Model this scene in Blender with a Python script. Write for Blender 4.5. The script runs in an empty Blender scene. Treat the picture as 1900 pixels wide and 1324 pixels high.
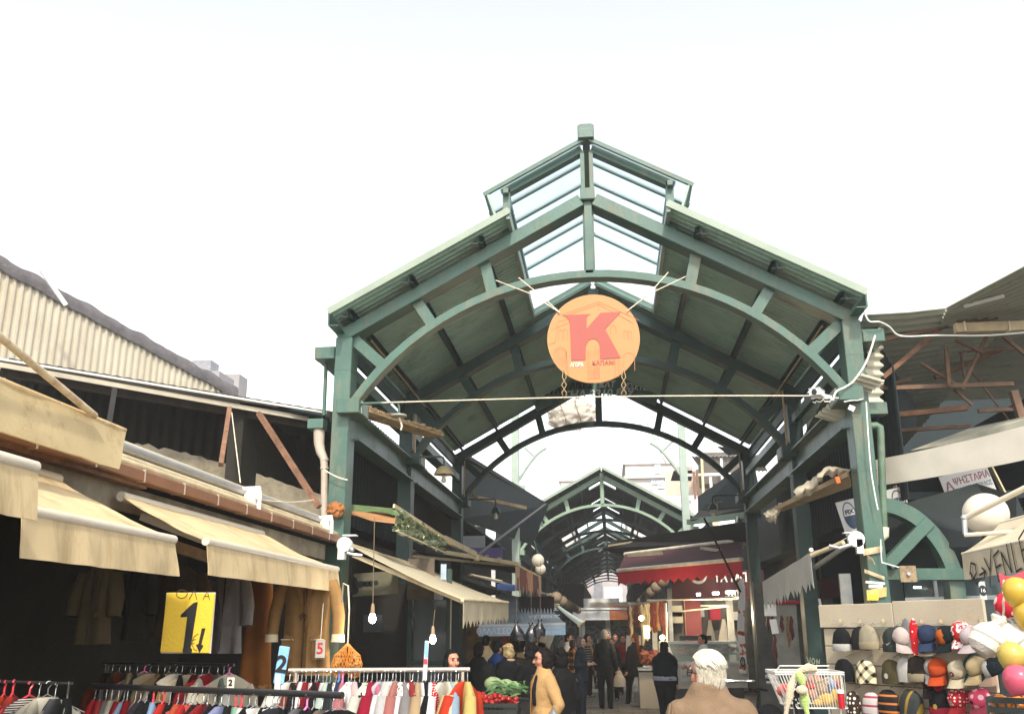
import bpy, math, random
from mathutils import Vector, Matrix, noise as mnoise
random.seed(7)
S = bpy.context.scene
COL = S.collection
R = math.radians
# ------------------------------------------------------------------ camera
CAMZ = 1.75
PITCH, YAW, ROLL = R(16.02), R(5.77), R(0.17)
FPX = 1751.0
cam = bpy.data.cameras.new('camera')
cam.sensor_width = 36.0
cam.lens = 36.0 * FPX / 1900.0
cam.clip_start = 0.05
cam.clip_end = 3000
camo = bpy.data.objects.new('camera', cam)
COL.objects.link(camo)
CAMROT = Matrix.Rotation(YAW, 3, 'Z') @ Matrix.Rotation(math.pi / 2 + PITCH, 3, 'X') @ Matrix.Rotation(-ROLL, 3, 'Z')
camo.matrix_world = Matrix.Translation((0, 0, CAMZ)) @ CAMROT.to_4x4()
S.camera = camo
# ------------------------------------------------------------------ sky and sun
SUN_EL, SUN_AZ = R(44), R(172)          # azimuth clockwise from +Y: behind the camera, slightly to the right
w = bpy.data.worlds.new('World'); S.world = w; w.use_nodes = True
nt = w.node_tree
for n in list(nt.nodes): nt.nodes.remove(n)
out = nt.nodes.new('ShaderNodeOutputWorld'); bg = nt.nodes.new('ShaderNodeBackground')
sky = nt.nodes.new('ShaderNodeTexSky'); sky.sky_type = 'NISHITA'; sky.sun_disc = False
sky.sun_elevation = SUN_EL; sky.sun_rotation = SUN_AZ
sky.air_density = 1.0; sky.dust_density = 1.5; sky.ozone_density = 1.0
hsv = nt.nodes.new('ShaderNodeHueSaturation'); hsv.inputs['Saturation'].default_value = 0.22
hsv.inputs['Value'].default_value = 1.08
nt.links.new(sky.outputs[0], hsv.inputs['Color']); nt.links.new(hsv.outputs[0], bg.inputs[0])
bg.inputs[1].default_value = 0.15
nt.links.new(bg.outputs[0], out.inputs[0])
sl = bpy.data.lights.new('sun', 'SUN'); sl.energy = 1.7; sl.angle = R(4); sl.color = (1, .93, .80)
so = bpy.data.objects.new('sun', sl); COL.objects.link(so)
sd = Vector((math.sin(SUN_AZ) * math.cos(SUN_EL), math.cos(SUN_AZ) * math.cos(SUN_EL), math.sin(SUN_EL)))
so.rotation_euler = sd.to_track_quat('Z', 'Y').to_euler(); so.location = (0, -5, 30)
S.view_settings.view_transform = 'Standard'; S.view_settings.look = 'None'
S.view_settings.exposure = 1.3; S.view_settings.gamma = 1.0
S.cycles.max_bounces = 8; S.cycles.transparent_max_bounces = 12
S.cycles.use_denoising = True
# ------------------------------------------------------------------ where a pixel of the photograph lies
def ray(px, py):
    return CAMROT @ Vector(((px - 950) / FPX, -(py - 662) / FPX, -1))
def P(px, py, Y):
    d = ray(px, py); t = Y / d.y
    return Vector((d.x * t, Y, CAMZ + d.z * t))
def PXX(px, py, X):
    d = ray(px, py); t = X / d.x
    return Vector((X, d.y * t, CAMZ + d.z * t))
def PZ(px, py, Z):
    d = ray(px, py); t = (Z - CAMZ) / d.z
    return Vector((d.x * t, d.y * t, Z))
# ------------------------------------------------------------------ materials
MATS = {}
def srgb(r, g, b):
    f = lambda c: (c / 255) / 12.92 if c <= 10 else ((c / 255 + .055) / 1.055) ** 2.4
    return (f(r), f(g), f(b))
class NT:
    def __init__(s, m): s.t = m.node_tree; s.n = s.t.nodes; s.l = s.t.links
    def add(s, ty, **k):
        n = s.n.new(ty)
        for a, b in k.items(): setattr(n, a, b)
        return n
    def link(s, a, b): s.l.new(a, b)
def mat(name, col, rough=.6, metal=0., var=.25, scale=3., bump=.15, bscale=60., dirt=None, dirt_amt=.5, dirt_scale=2.5,
        streak=0., spec=.4, coord='world', sheen=0., trans=0.):
    """paint / cloth / metal with colour variation, wear and fine relief"""
    if name in MATS: return MATS[name]
    m = bpy.data.materials.new(name); m.use_nodes = True; MATS[name] = m
    T = NT(m); b = T.n['Principled BSDF']
    b.inputs['Roughness'].default_value = rough; b.inputs['Metallic'].default_value = metal
    b.inputs['Specular IOR Level'].default_value = spec
    if sheen: b.inputs['Sheen Weight'].default_value = sheen
    if coord == 'world':
        g = T.add('ShaderNodeNewGeometry'); src = g.outputs['Position']
    else:
        g = T.add('ShaderNodeTexCoord'); src = g.outputs['Object']
    n1 = T.add('ShaderNodeTexNoise'); n1.inputs['Scale'].default_value = scale; n1.inputs['Detail'].default_value = 6
    n1.inputs['Roughness'].default_value = .65
    T.link(src, n1.inputs['Vector'])
    mx = T.add('ShaderNodeMix', data_type='RGBA'); mx.blend_type = 'MIX'
    c = col
    mx.inputs[6].default_value = (*[x * (1 - var) for x in c], 1); mx.inputs[7].default_value = (*[min(.95, x * (1 + var)) for x in c], 1)
    rmp = T.add('ShaderNodeMapRange'); rmp.inputs[1].default_value = .3; rmp.inputs[2].default_value = .7
    T.link(n1.outputs['Fac'], rmp.inputs[0]); T.link(rmp.outputs[0], mx.inputs[0])
    cout = mx.outputs[2]
    if dirt is not None:
        mp = T.add('ShaderNodeMapping'); T.link(src, mp.inputs[0])
        if streak: mp.inputs['Scale'].default_value = (1, 1, 1 - streak)
        n2 = T.add('ShaderNodeTexNoise'); n2.inputs['Scale'].default_value = dirt_scale; n2.inputs['Detail'].default_value = 8
        n2.inputs['Roughness'].default_value = .75
        T.link(mp.outputs[0], n2.inputs['Vector'])
        r2 = T.add('ShaderNodeMapRange'); r2.inputs[1].default_value = .62 - .22 * dirt_amt; r2.inputs[2].default_value = .78 - .1 * dirt_amt
        T.link(n2.outputs['Fac'], r2.inputs[0])
        m2 = T.add('ShaderNodeMix', data_type='RGBA'); T.link(cout, m2.inputs[6]); m2.inputs[7].default_value = (*dirt, 1)
        ml = T.add('ShaderNodeMath', operation='MULTIPLY'); ml.inputs[1].default_value = min(1, .55 + dirt_amt * .4)
        T.link(r2.outputs[0], ml.inputs[0]); T.link(ml.outputs[0], m2.inputs[0]); cout = m2.outputs[2]
        rr = T.add('ShaderNodeMapRange'); rr.inputs[3].default_value = rough; rr.inputs[4].default_value = min(1, rough + .3)
        T.link(r2.outputs[0], rr.inputs[0]); T.link(rr.outputs[0], b.inputs['Roughness'])
    T.link(cout, b.inputs['Base Color'])
    if bump:
        n3 = T.add('ShaderNodeTexNoise'); n3.inputs['Scale'].default_value = bscale; n3.inputs['Detail'].default_value = 4
        T.link(src, n3.inputs['Vector'])
        bp = T.add('ShaderNodeBump'); bp.inputs['Strength'].default_value = bump; bp.inputs['Distance'].default_value = .02
        T.link(n3.outputs['Fac'], bp.inputs['Height']); T.link(bp.outputs[0], b.inputs['Normal'])
    if trans:
        tr = T.add('ShaderNodeBsdfTranslucent'); T.link(cout, tr.inputs['Color'])
        ms = T.add('ShaderNodeMixShader'); ms.inputs[0].default_value = trans
        o = T.n['Material Output']; T.link(b.outputs[0], ms.inputs[1]); T.link(tr.outputs[0], ms.inputs[2]); T.link(ms.outputs[0], o.inputs[0])
    return m
def emit(name, col, strength):
    if name in MATS: return MATS[name]
    m = bpy.data.materials.new(name); m.use_nodes = True; MATS[name] = m
    b = m.node_tree.nodes['Principled BSDF']; b.inputs['Base Color'].default_value = (.9, .9, .85, 1)
    b.inputs['Emission Color'].default_value = (*col, 1); b.inputs['Emission Strength'].default_value = strength
    return m
def glass(name, tint=(.8, .85, .87), trans=.7, rough=.1, milky=.25):
    """pane: part clear, part reflecting, part milky with dust"""
    if name in MATS: return MATS[name]
    m = bpy.data.materials.new(name); m.use_nodes = True; MATS[name] = m
    T = NT(m); b = T.n['Principled BSDF']; b.inputs['Roughness'].default_value = rough
    b.inputs['Base Color'].default_value = (*tint, 1)
    g = T.add('ShaderNodeNewGeometry'); n = T.add('ShaderNodeTexNoise'); n.inputs['Scale'].default_value = 2.2; n.inputs['Detail'].default_value = 6
    T.link(g.outputs['Position'], n.inputs['Vector'])
    tl = T.add('ShaderNodeBsdfTranslucent'); tl.inputs['Color'].default_value = (*tint, 1)
    m1 = T.add('ShaderNodeMixShader'); m1.inputs[0].default_value = milky
    tp = T.add('ShaderNodeBsdfTransparent'); tp.inputs['Color'].default_value = (*[min(1, t * 1.1) for t in tint], 1)
    m2 = T.add('ShaderNodeMixShader')
    r = T.add('ShaderNodeMapRange'); r.inputs[3].default_value = trans - .12; r.inputs[4].default_value = min(.97, trans + .1)
    T.link(n.outputs['Fac'], r.inputs[0]); T.link(r.outputs[0], m2.inputs[0])
    T.link(b.outputs[0], m1.inputs[1]); T.link(tl.outputs[0], m1.inputs[2])
    T.link(m1.outputs[0], m2.inputs[1]); T.link(tp.outputs[0], m2.inputs[2])
    T.link(m2.outputs[0], T.n['Material Output'].inputs[0])
    return m
def patt(name, kind, cols, scale=20., rough=.8, rot=(0, 0, 0), bump=.2):
    """printed or woven cloth: stripes, plaid, dots, spots, floral, marble"""
    if name in MATS: return MATS[name]
    m = bpy.data.materials.new(name); m.use_nodes = True; MATS[name] = m
    T = NT(m); b = T.n['Principled BSDF']; b.inputs['Roughness'].default_value = rough; b.inputs['Specular IOR Level'].default_value = .2
    tc = T.add('ShaderNodeTexCoord'); mp = T.add('ShaderNodeMapping'); T.link(tc.outputs['Object'], mp.inputs[0]); mp.inputs['Rotation'].default_value = rot
    rp = T.add('ShaderNodeValToRGB'); rp.color_ramp.interpolation = 'CONSTANT'
    els = rp.color_ramp.elements
    k = len(cols)
    while len(els) < k: els.new(.5)
    def setr(pos):
        for e, p, c in zip(els, pos, cols): e.position = p; e.color = (*c, 1)
    if kind == 'stripe':
        wv = T.add('ShaderNodeTexWave', wave_type='BANDS', bands_direction='Z', wave_profile='SAW'); wv.inputs['Scale'].default_value = scale
        T.link(mp.outputs[0], wv.inputs[0]); T.link(wv.outputs['Fac'], rp.inputs[0]); setr([i / k for i in range(k)])
    elif kind == 'plaid':
        ck = T.add('ShaderNodeTexWave', wave_type='BANDS', bands_direction='X', wave_profile='SAW'); ck.inputs['Scale'].default_value = scale
        cz = T.add('ShaderNodeTexWave', wave_type='BANDS', bands_direction='Z', wave_profile='SAW'); cz.inputs['Scale'].default_value = scale
        T.link(mp.outputs[0], ck.inputs[0]); T.link(mp.outputs[0], cz.inputs[0])
        a = T.add('ShaderNodeMath', operation='GREATER_THAN'); a.inputs[1].default_value = .62
        c = T.add('ShaderNodeMath', operation='GREATER_THAN'); c.inputs[1].default_value = .62
        T.link(ck.outputs['Fac'], a.inputs[0]); T.link(cz.outputs['Fac'], c.inputs[0])
        d = T.add('ShaderNodeMath', operation='ADD'); T.link(a.outputs[0], d.inputs[0]); T.link(c.outputs[0], d.inputs[1])
        e = T.add('ShaderNodeMath', operation='MULTIPLY'); e.inputs[1].default_value = .4; T.link(d.outputs[0], e.inputs[0])
        T.link(e.outputs[0], rp.inputs[0]); setr([0, .3, .7][:k])
    elif kind == 'dots':
        v = T.add('ShaderNodeTexVoronoi'); v.inputs['Scale'].default_value = scale; v.inputs['Randomness'].default_value = .35
        T.link(mp.outputs[0], v.inputs['Vector']); T.link(v.outputs['Distance'], rp.inputs[0]); setr([0, .34, .5][:k])
    elif kind == 'spots':
        n = T.add('ShaderNodeTexNoise'); n.inputs['Scale'].default_value = scale; n.inputs['Detail'].default_value = 2
        T.link(mp.outputs[0], n.inputs['Vector']); T.link(n.outputs['Fac'], rp.inputs[0]); setr([0, .47, .56, .63][:k])
    T.link(rp.outputs[0], b.inputs['Base Color'])
    if bump:
        n3 = T.add('ShaderNodeTexNoise'); n3.inputs['Scale'].default_value = 90; T.link(tc.outputs['Object'], n3.inputs['Vector'])
        bp = T.add('ShaderNodeBump'); bp.inputs['Strength'].default_value = bump; bp.inputs['Distance'].default_value = .01
        T.link(n3.outputs['Fac'], bp.inputs['Height']); T.link(bp.outputs[0], b.inputs['Normal'])
    return m
# ------------------------------------------------------------------ objects
ORG = {}
def tag(o, label=None, cat=None, group=None, kind=None):
    if label: o['label'] = label
    if cat: o['category'] = cat
    if group: o['group'] = group
    if kind: o['kind'] = kind
    return o
def empty(name, loc, label, cat, group=None, rz=0.):
    o = bpy.data.objects.new(name, None); COL.objects.link(o); o.empty_display_size = .2
    o.location = loc; o.rotation_euler = (0, 0, rz); ORG[o.name] = Vector(loc)
    return tag(o, label, cat, group)
def link(name, me, parent=None, org=None):
    o = bpy.data.objects.new(name, me); COL.objects.link(o)
    if parent is not None: o.parent = parent
    ORG[o.name] = org if org is not None else Vector()
    return o
def tree(o): 
    r = [o]
    for c in o.children: r += tree(c)
    return r
KIDS = {}
def copy_tree(o, parent=None):
    c = o.copy(); COL.objects.link(c); ORG[c.name] = ORG.get(o.name, Vector())
    if parent is not None: c.parent = parent
    for ch in o.children: copy_tree(ch, c)
    return c
class MB:
    def __init__(s): s.v = []; s.f = []; s.m = []
    def add(s, vs, fs, mi=0):
        k = len(s.v); s.v += [tuple(v) for v in vs]; s.f += [tuple(i + k for i in f) for f in fs]; s.m += [mi] * len(fs); return s
    def box(s, c, size, rot=None, mi=0):
        hx, hy, hz = size[0] / 2, size[1] / 2, size[2] / 2; c = Vector(c)
        vs = [Vector((x, y, z)) for x in (-hx, hx) for y in (-hy, hy) for z in (-hz, hz)]
        if rot is not None: vs = [rot @ v for v in vs]
        return s.add([c + v for v in vs], [(0, 1, 3, 2), (4, 6, 7, 5), (0, 4, 5, 1), (2, 3, 7, 6), (0, 2, 6, 4), (1, 5, 7, 3)], mi)
    def beam(s, a, b, wd, ht, up=(0, 0, 1), mi=0):
        """box along a-b; wd across, ht along up"""
        a, b = Vector(a), Vector(b); d = (b - a); L = d.length
        if L < 1e-6: return s
        d.normalize(); u = Vector(up); x = d.cross(u)
        if x.length < 1e-4: x = d.cross(Vector((0, 1, 0)))
        x.normalize(); u = x.cross(d)
        rot = Matrix((x, d, u)).transposed()
        return s.box((a + b) / 2, (wd, L, ht), rot, mi)
    def tube(s, pts, r, n=8, mi=0, cap=True):
        pts = [Vector(p) for p in pts]; rs = r if isinstance(r, (list, tuple)) else [r] * len(pts)
        k = len(s.v); ref = None
        for i, p in enumerate(pts):
            d = (pts[min(i + 1, len(pts) - 1)] - pts[max(i - 1, 0)])
            if d.length < 1e-9: d = Vector((0, 0, 1))
            d.normalize()
            if ref is None:
                ref = Vector((0, 0, 1)) if abs(d.z) < .9 else Vector((1, 0, 0))
            x = ref - d * ref.dot(d)
            if x.length < 1e-4: x = d.orthogonal()
            x.normalize(); y = d.cross(x); ref = x
            for j in range(n):
                a = 2 * math.pi * j / n
                s.v.append(tuple(p + (x * math.cos(a) + y * math.sin(a)) * rs[i]))
        for i in range(len(pts) - 1):
            for j in range(n):
                s.f.append((k + i * n + j, k + i * n + (j + 1) % n, k + (i + 1) * n + (j + 1) % n, k + (i + 1) * n + j)); s.m.append(mi)
        if cap:
            s.f.append(tuple(k + j for j in reversed(range(n)))); s.m.append(mi)
            e = k + (len(pts) - 1) * n; s.f.append(tuple(e + j for j in range(n))); s.m.append(mi)
        return s
    def lathe(s, prof, c=(0, 0, 0), n=16, rot=None, mi=0, sx=1, sy=1):
        c = Vector(c); k = len(s.v)
        for r, z in prof:
            for j in range(n):
                a = 2 * math.pi * j / n; v = Vector((r * math.cos(a) * sx, r * math.sin(a) * sy, z))
                s.v.append(tuple(c + (rot @ v if rot is not None else v)))
        for i in range(len(prof) - 1):
            for j in range(n):
                s.f.append((k + i * n + j, k + i * n + (j + 1) % n, k + (i + 1) * n + (j + 1) % n, k + (i + 1) * n + j)); s.m.append(mi)
        if prof[0][0] > 1e-4: s.f.append(tuple(k + j for j in reversed(range(n)))); s.m.append(mi)
        if prof[-1][0] > 1e-4:
            e = k + (len(prof) - 1) * n; s.f.append(tuple(e + j for j in range(n))); s.m.append(mi)
        return s
    def ball(s, c, r, n=14, m=9, mi=0, sc=(1, 1, 1), rot=None):
        pr = [(max(1e-5, math.sin(math.pi * i / m)) * r, -math.cos(math.pi * i / m) * r) for i in range(m + 1)]
        c = Vector(c); k = len(s.v); s.lathe(pr, (0, 0, 0), n, None, mi)
        for i in range(k, len(s.v)):
            v = Vector(s.v[i]); v = Vector((v.x * sc[0], v.y * sc[1], v.z * sc[2]))
            if rot is not None: v = rot @ v
            s.v[i] = tuple(c + v)
        return s
    def quad(s, a, b, c, d, mi=0): return s.add([a, b, c, d], [(0, 1, 2, 3)], mi)
    def slab(s, pts, th, mi=0, dirn=None):
        """planar polygon with thickness th along its normal"""
        pts = [Vector(p) for p in pts]; n = len(pts)
        nv = Vector(dirn) if dirn is not None else (pts[1] - pts[0]).cross(pts[2] - pts[0]).normalized()
        q = [p - nv * th for p in pts]
        fs = [tuple(range(n)), tuple(reversed(range(n, 2 * n)))] + [(i, n + i, n + (i + 1) % n, (i + 1) % n) for i in range(n)]
        return s.add(pts + q, fs, mi)
    def grid(s, fn, nu, nv, mi=0, th=0.):
        """surface fn(u,v), with a back face th behind it when th is set"""
        k = len(s.v)
        pts = [[Vector(fn(i / nu, j / nv)) for j in range(nv + 1)] for i in range(nu + 1)]
        for row in pts: s.v += [tuple(p) for p in row]
        idx = lambda i, j: k + i * (nv + 1) + j
        for i in range(nu):
            for j in range(nv): s.f.append((idx(i, j), idx(i + 1, j), idx(i + 1, j + 1), idx(i, j + 1))); s.m.append(mi)
        if th:
            k2 = len(s.v)
            for i in range(nu + 1):
                for j in range(nv + 1):
                    du = pts[min(i + 1, nu)][j] - pts[max(i - 1, 0)][j]; dv = pts[i][min(j + 1, nv)] - pts[i][max(j - 1, 0)]
                    nn = du.cross(dv)
                    nn = nn.normalized() if nn.length > 1e-12 else Vector((0, 0, 1))
                    s.v.append(tuple(pts[i][j] - nn * th))
            id2 = lambda i, j: k2 + i * (nv + 1) + j
            for i in range(nu):
                for j in range(nv): s.f.append((id2(i, j), id2(i, j + 1), id2(i + 1, j + 1), id2(i + 1, j))); s.m.append(mi)
            for i in range(nu):
                s.f.append((idx(i, 0), id2(i, 0), id2(i + 1, 0), idx(i + 1, 0))); s.m.append(mi)
                s.f.append((idx(i, nv), idx(i + 1, nv), id2(i + 1, nv), id2(i, nv))); s.m.append(mi)
            for j in range(nv):
                s.f.append((idx(0, j), idx(0, j + 1), id2(0, j + 1), id2(0, j))); s.m.append(mi)
                s.f.append((idx(nu, j), id2(nu, j), id2(nu, j + 1), idx(nu, j + 1))); s.m.append(mi)
        return s
    def xf(s, M, k=0):
        for i in range(k, len(s.v)): s.v[i] = tuple(M @ Vector(s.v[i]))
        return s
    def mesh(s, name, mats, smooth=False, org=Vector(), auto=None):
        me = bpy.data.meshes.new(name)
        me.from_pydata([(v[0] - org.x, v[1] - org.y, v[2] - org.z) for v in s.v], [], s.f)
        mats = mats if isinstance(mats, (list, tuple)) else [mats]
        for m in mats: me.materials.append(m)
        if len(mats) > 1: me.polygons.foreach_set('material_index', s.m)
        if smooth:
            me.polygons.foreach_set('use_smooth', [True] * len(s.f))
            if auto: 
                try: me.set_sharp_from_angle(angle=R(auto))
                except Exception: pass
        me.update(); return me
    def build(s, name, mats, parent=None, smooth=False, bevel=0., local=False, auto=40, seg=1):
        org = Vector() if (parent is None or local) else ORG.get(parent.name, Vector())
        me = s.mesh(name, mats, smooth, org, auto)
        o = link(name, me, parent, org)
        if bevel:
            b = o.modifiers.new('bevel', 'BEVEL'); b.width = bevel; b.segments = seg; b.limit_method = 'ANGLE'; b.angle_limit = R(40)
        return o
def thing(mb, name, mats, label, cat, group=None, **k):
    """a thing that is one mesh"""
    return tag(mb.build(name, mats, **k), label, cat, group)
def text(body, size, m, parent, M, name='lettering', align='CENTER', extrude=.002, bold=0., shear=0., sx=1., local=False, space=1.):
    """flat lettering in the plane of matrix M (x right, y up, z towards the reader)"""
    c = bpy.data.curves.new('txt', 'FONT'); c.body = body; c.size = size; c.align_x = align; c.align_y = 'CENTER'
    c.extrude = extrude; c.offset = bold; c.shear = shear; c.resolution_u = 3; c.space_character = space
    t = bpy.data.objects.new('txt', c); COL.objects.link(t)
    me = bpy.data.meshes.new_from_object(t.evaluated_get(bpy.context.evaluated_depsgraph_get()))
    bpy.data.objects.remove(t); bpy.data.curves.remove(c)
    org = Vector() if (parent is None or local) else ORG.get(parent.name, Vector())
    me.transform(Matrix.Diagonal((sx, 1, 1, 1))); me.transform(M); me.transform(Matrix.Translation(-org))
    me.materials.clear(); me.materials.append(m); me.name = name
    return link(name, me, parent, org)
def plane_M(o, xdir, updir):
    """matrix with origin o, x along xdir, y along updir"""
    x = Vector(xdir).normalized(); u = Vector(updir); z = x.cross(u).normalized(); y = z.cross(x)
    return Matrix(((x.x, y.x, z.x, o[0]), (x.y, y.y, z.y, o[1]), (x.z, y.z, z.z, o[2]), (0, 0, 0, 1)))
def strokes(lines, r, m, parent, M, name='lettering', local=False):
    """hand-drawn marks: flat ribbons a little proud of the surface"""
    b = MB()
    for ln in lines:
        pts = [Vector((x, y, 0)) for x, y in ln]
        for a, c in zip(pts[:-1], pts[1:]):
            d = (c - a)
            if d.length < 1e-6: continue
            d.normalize(); nn = Vector((-d.y, d.x, 0)) * r; a2 = a - d * r * .6; c2 = c + d * r * .6
            b.add([M @ (a2 + nn + Vector((0, 0, .0025))), M @ (a2 - nn + Vector((0, 0, .0025))), M @ (c2 - nn + Vector((0, 0, .0025))), M @ (c2 + nn + Vector((0, 0, .0025)))], [(0, 1, 2, 3)])
    return b.build(name, m, parent, local=local)
def wob(a, b, n, amp, seed=0):
    a, b = Vector(a), Vector(b)
    return [a.lerp(b, i / n) + mnoise.noise_vector(Vector((i * .7 + seed, seed * 3.1, .5))) * (amp if 0 < i < n else 0) for i in range(n + 1)]
def sag(a, b, d, n=10):
    a, b = Vector(a), Vector(b)
    return [a.lerp(b, i / n) - Vector((0, 0, 4 * d * (i / n) * (1 - i / n))) for i in range(n + 1)]
# ================================================================== materials of the place
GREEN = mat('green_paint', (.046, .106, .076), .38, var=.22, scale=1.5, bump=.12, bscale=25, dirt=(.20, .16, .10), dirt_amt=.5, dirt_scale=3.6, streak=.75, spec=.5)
GREEN_D = mat('green_paint_shaded', (.028, .058, .049), .45, var=.25, scale=1.5, bump=.12, bscale=25, dirt=(.045, .045, .035), dirt_amt=.35, dirt_scale=3.0, streak=.7)  # darker copy of the green: shade of rear and inner steel in its colour
PALE = mat('pale_green_paint', (.30, .36, .30), .5, var=.12, dirt=(.25, .24, .2), dirt_amt=.3, streak=.6)
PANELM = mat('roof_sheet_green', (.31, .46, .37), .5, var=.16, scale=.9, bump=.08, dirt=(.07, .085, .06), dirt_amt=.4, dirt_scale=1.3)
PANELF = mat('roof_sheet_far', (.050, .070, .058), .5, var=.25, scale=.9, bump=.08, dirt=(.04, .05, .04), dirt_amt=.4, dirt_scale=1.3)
EDGE = mat('roof_edge_trim', (.25, .30, .23), .45, var=.08, dirt=(.35, .36, .28), dirt_amt=.3)
GLASSM = glass('lantern_glass', (.80, .86, .90), .62, .12, .6)
RUSTM = mat('rusty_steel', (.20, .10, .055), .8, var=.35, scale=8, bump=.5, bscale=40, dirt=(.08, .045, .03), dirt_amt=.5, dirt_scale=6)
COPPER = mat('tan_pipe', (.42, .27, .13), .5, var=.2, scale=6)
GALV = mat('galvanised_steel', (.42, .43, .42), .38, metal=.55, var=.2, scale=4, dirt=(.25, .22, .18), dirt_amt=.4)
WHITEP = mat('white_plastic', (.80, .79, .75), .4, var=.06, dirt=(.45, .40, .32), dirt_amt=.3)
PVC = mat('aged_pipe', (.46, .38, .30), .5, var=.15, dirt=(.22, .17, .12), dirt_amt=.5, streak=.6)
ROPE = mat('pale_rope', (.62, .55, .42), .9, var=.2, scale=30)
BLACKM = mat('black_steel', (.012, .012, .013), .4, var=.3)
XC, WO, WI, ZE, ZB, SL = -0.15, 3.356, 3.133, 5.547, 4.579, .555
YF = (11.6, 15.54, 21.07)
def rz(x): return ZE + (WO - abs(x)) * SL          # top of rafter at offset x from the axis
def hbeam(mb, a, b, w_, h_, t=.018, mi=0):
    """I-section lying along a-b: two flanges and a web"""
    a, b = Vector(a), Vector(b); z = Vector((0, 0, 1))
    mb.beam(a + z * (h_ / 2 - t / 2), b + z * (h_ / 2 - t / 2), w_, t, mi=mi)
    mb.beam(a - z * (h_ / 2 - t / 2), b - z * (h_ / 2 - t / 2), w_, t, mi=mi)
    mb.beam(a, b, t, h_ - 2 * t - .002, mi=mi)
def arch_pts(n=28, crown=6.22):
    half = WI - .03; rise = crown - ZB; Rr = (half * half + rise * rise) / (2 * rise); zc = crown - Rr
    a0 = math.asin(half / Rr)
    return [(Rr * math.sin(-a0 + 2 * a0 * i / n), zc + Rr * math.cos(-a0 + 2 * a0 * i / n)) for i in range(n + 1)], Rr, zc
APTS, AR, AZ = arch_pts()
def frame(Y, par, m, lantern=True, simple=False, xc=XC, detail=True, cols=True):
    bv = 0 if simple else .008
    X = lambda s: xc + s
    for sg in (-1, 1):
        if cols:
            b = MB(); xm = X(sg * (WO + WI) / 2)
            b.box((xm, Y + .16, ZE / 2 - .03), (WO - WI, .32, ZE - .06 - .09))
            c = b.build('column', m, par, bevel=bv)
            if detail:
                for zz in (1.1, 3.55, 5.0):
                    MB().box((xm, Y + .16, zz), (WO - WI + .006, .326, .012)).build('weld_seam', m, c)
        b = MB(); a = (X(sg * (WO - .02)), Y + .16, ZE - .02 - .085); e = (X(sg * .09), Y + .16, rz(.09) - .085 - .01)
        b.beam(a, e, .30, .17); b.build('rafter', m, par, bevel=bv)
        b = MB()
        b.box((X(sg * (WI - .02)), Y + .10, ZB - .10), (.30, .52, .19)); k = b.build('bracket_box', m, par, bevel=bv)
        if detail:
            MB().box((X(sg * (WI - .175)), Y + .10, ZB - .10), (.012, .30, .16)).build('end_plate', PALE if not simple else m, k)
        for (s0, s1) in ((1.40, 1.29), (2.32, 2.08)):
            za = AZ + math.sqrt(AR * AR - s1 * s1)
            b = MB(); b.beam((X(sg * s0), Y + .14, rz(s0) - .165), (X(sg * s1), Y + .14, za), .15, .085, up=(0, 1, 0))
            b.build('strut', m, par, bevel=0 if simple else .004)
        s1 = 2.72; za = AZ + math.sqrt(AR * AR - s1 * s1)
        b = MB(); b.beam((X(sg * (WI + .02)), Y + .14, ZE - .10), (X(sg * s1), Y + .14, za), .15, .10, up=(0, 1, 0)); b.build('corner_strut', m, par, bevel=0 if simple else .004)
    b = MB(); n = len(APTS) - 1
    def fn(u, v):
        i = int(round(u * n)); x, z = APTS[i]; nx, nz = x / AR, (z - AZ) / AR
        q = [(-.05, 0), (.05, 0), (.05, .2), (-.05, .2), (-.05, 0)][int(round(v * 4))]
        return (X(x + nx * q[0]), Y + .05 + q[1], z + nz * q[0])
    b.grid(fn, n, 4); b.build('arch_rib', m, par, smooth=True, auto=30)
    za = AZ + AR
    b = MB(); b.box((X(0), Y + .14, (rz(0) - .1 + za) / 2), (.10, .18, rz(0) - .12 - za)); 
    b.box((X(0), Y + .14, (rz(0) - .1 + za) / 2), (.15, .02, rz(0) - .12 - za)); b.build('king_post', m, par)
    b = MB(); b.box((X(0), Y + .15, rz(0) - .07), (.19, .34, .17)); b.build('apex_plate', m, par, bevel=bv)
    if lantern:
        for sg in (-1, 1):
            b = MB(); b.box((X(sg * 1.10), Y + .15, (rz(1.1) + 7.50) / 2), (.10, .14, 7.50 - rz(1.1))); b.build('lantern_post', m, par)
            b = MB(); b.beam((X(sg * 1.16), Y + .15, 7.46), (X(sg * .07), Y + .15, 8.06), .14, .12); b.build('lantern_rafter', m, par, bevel=0 if simple else .005)
        b = MB()
        for dx in (-.06, .06): b.box((X(dx), Y + .15, (rz(0) + 8.0) / 2 + .01), (.055, .16, 8.0 - rz(0)))
        b.build('lantern_king_post', m, par)
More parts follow.
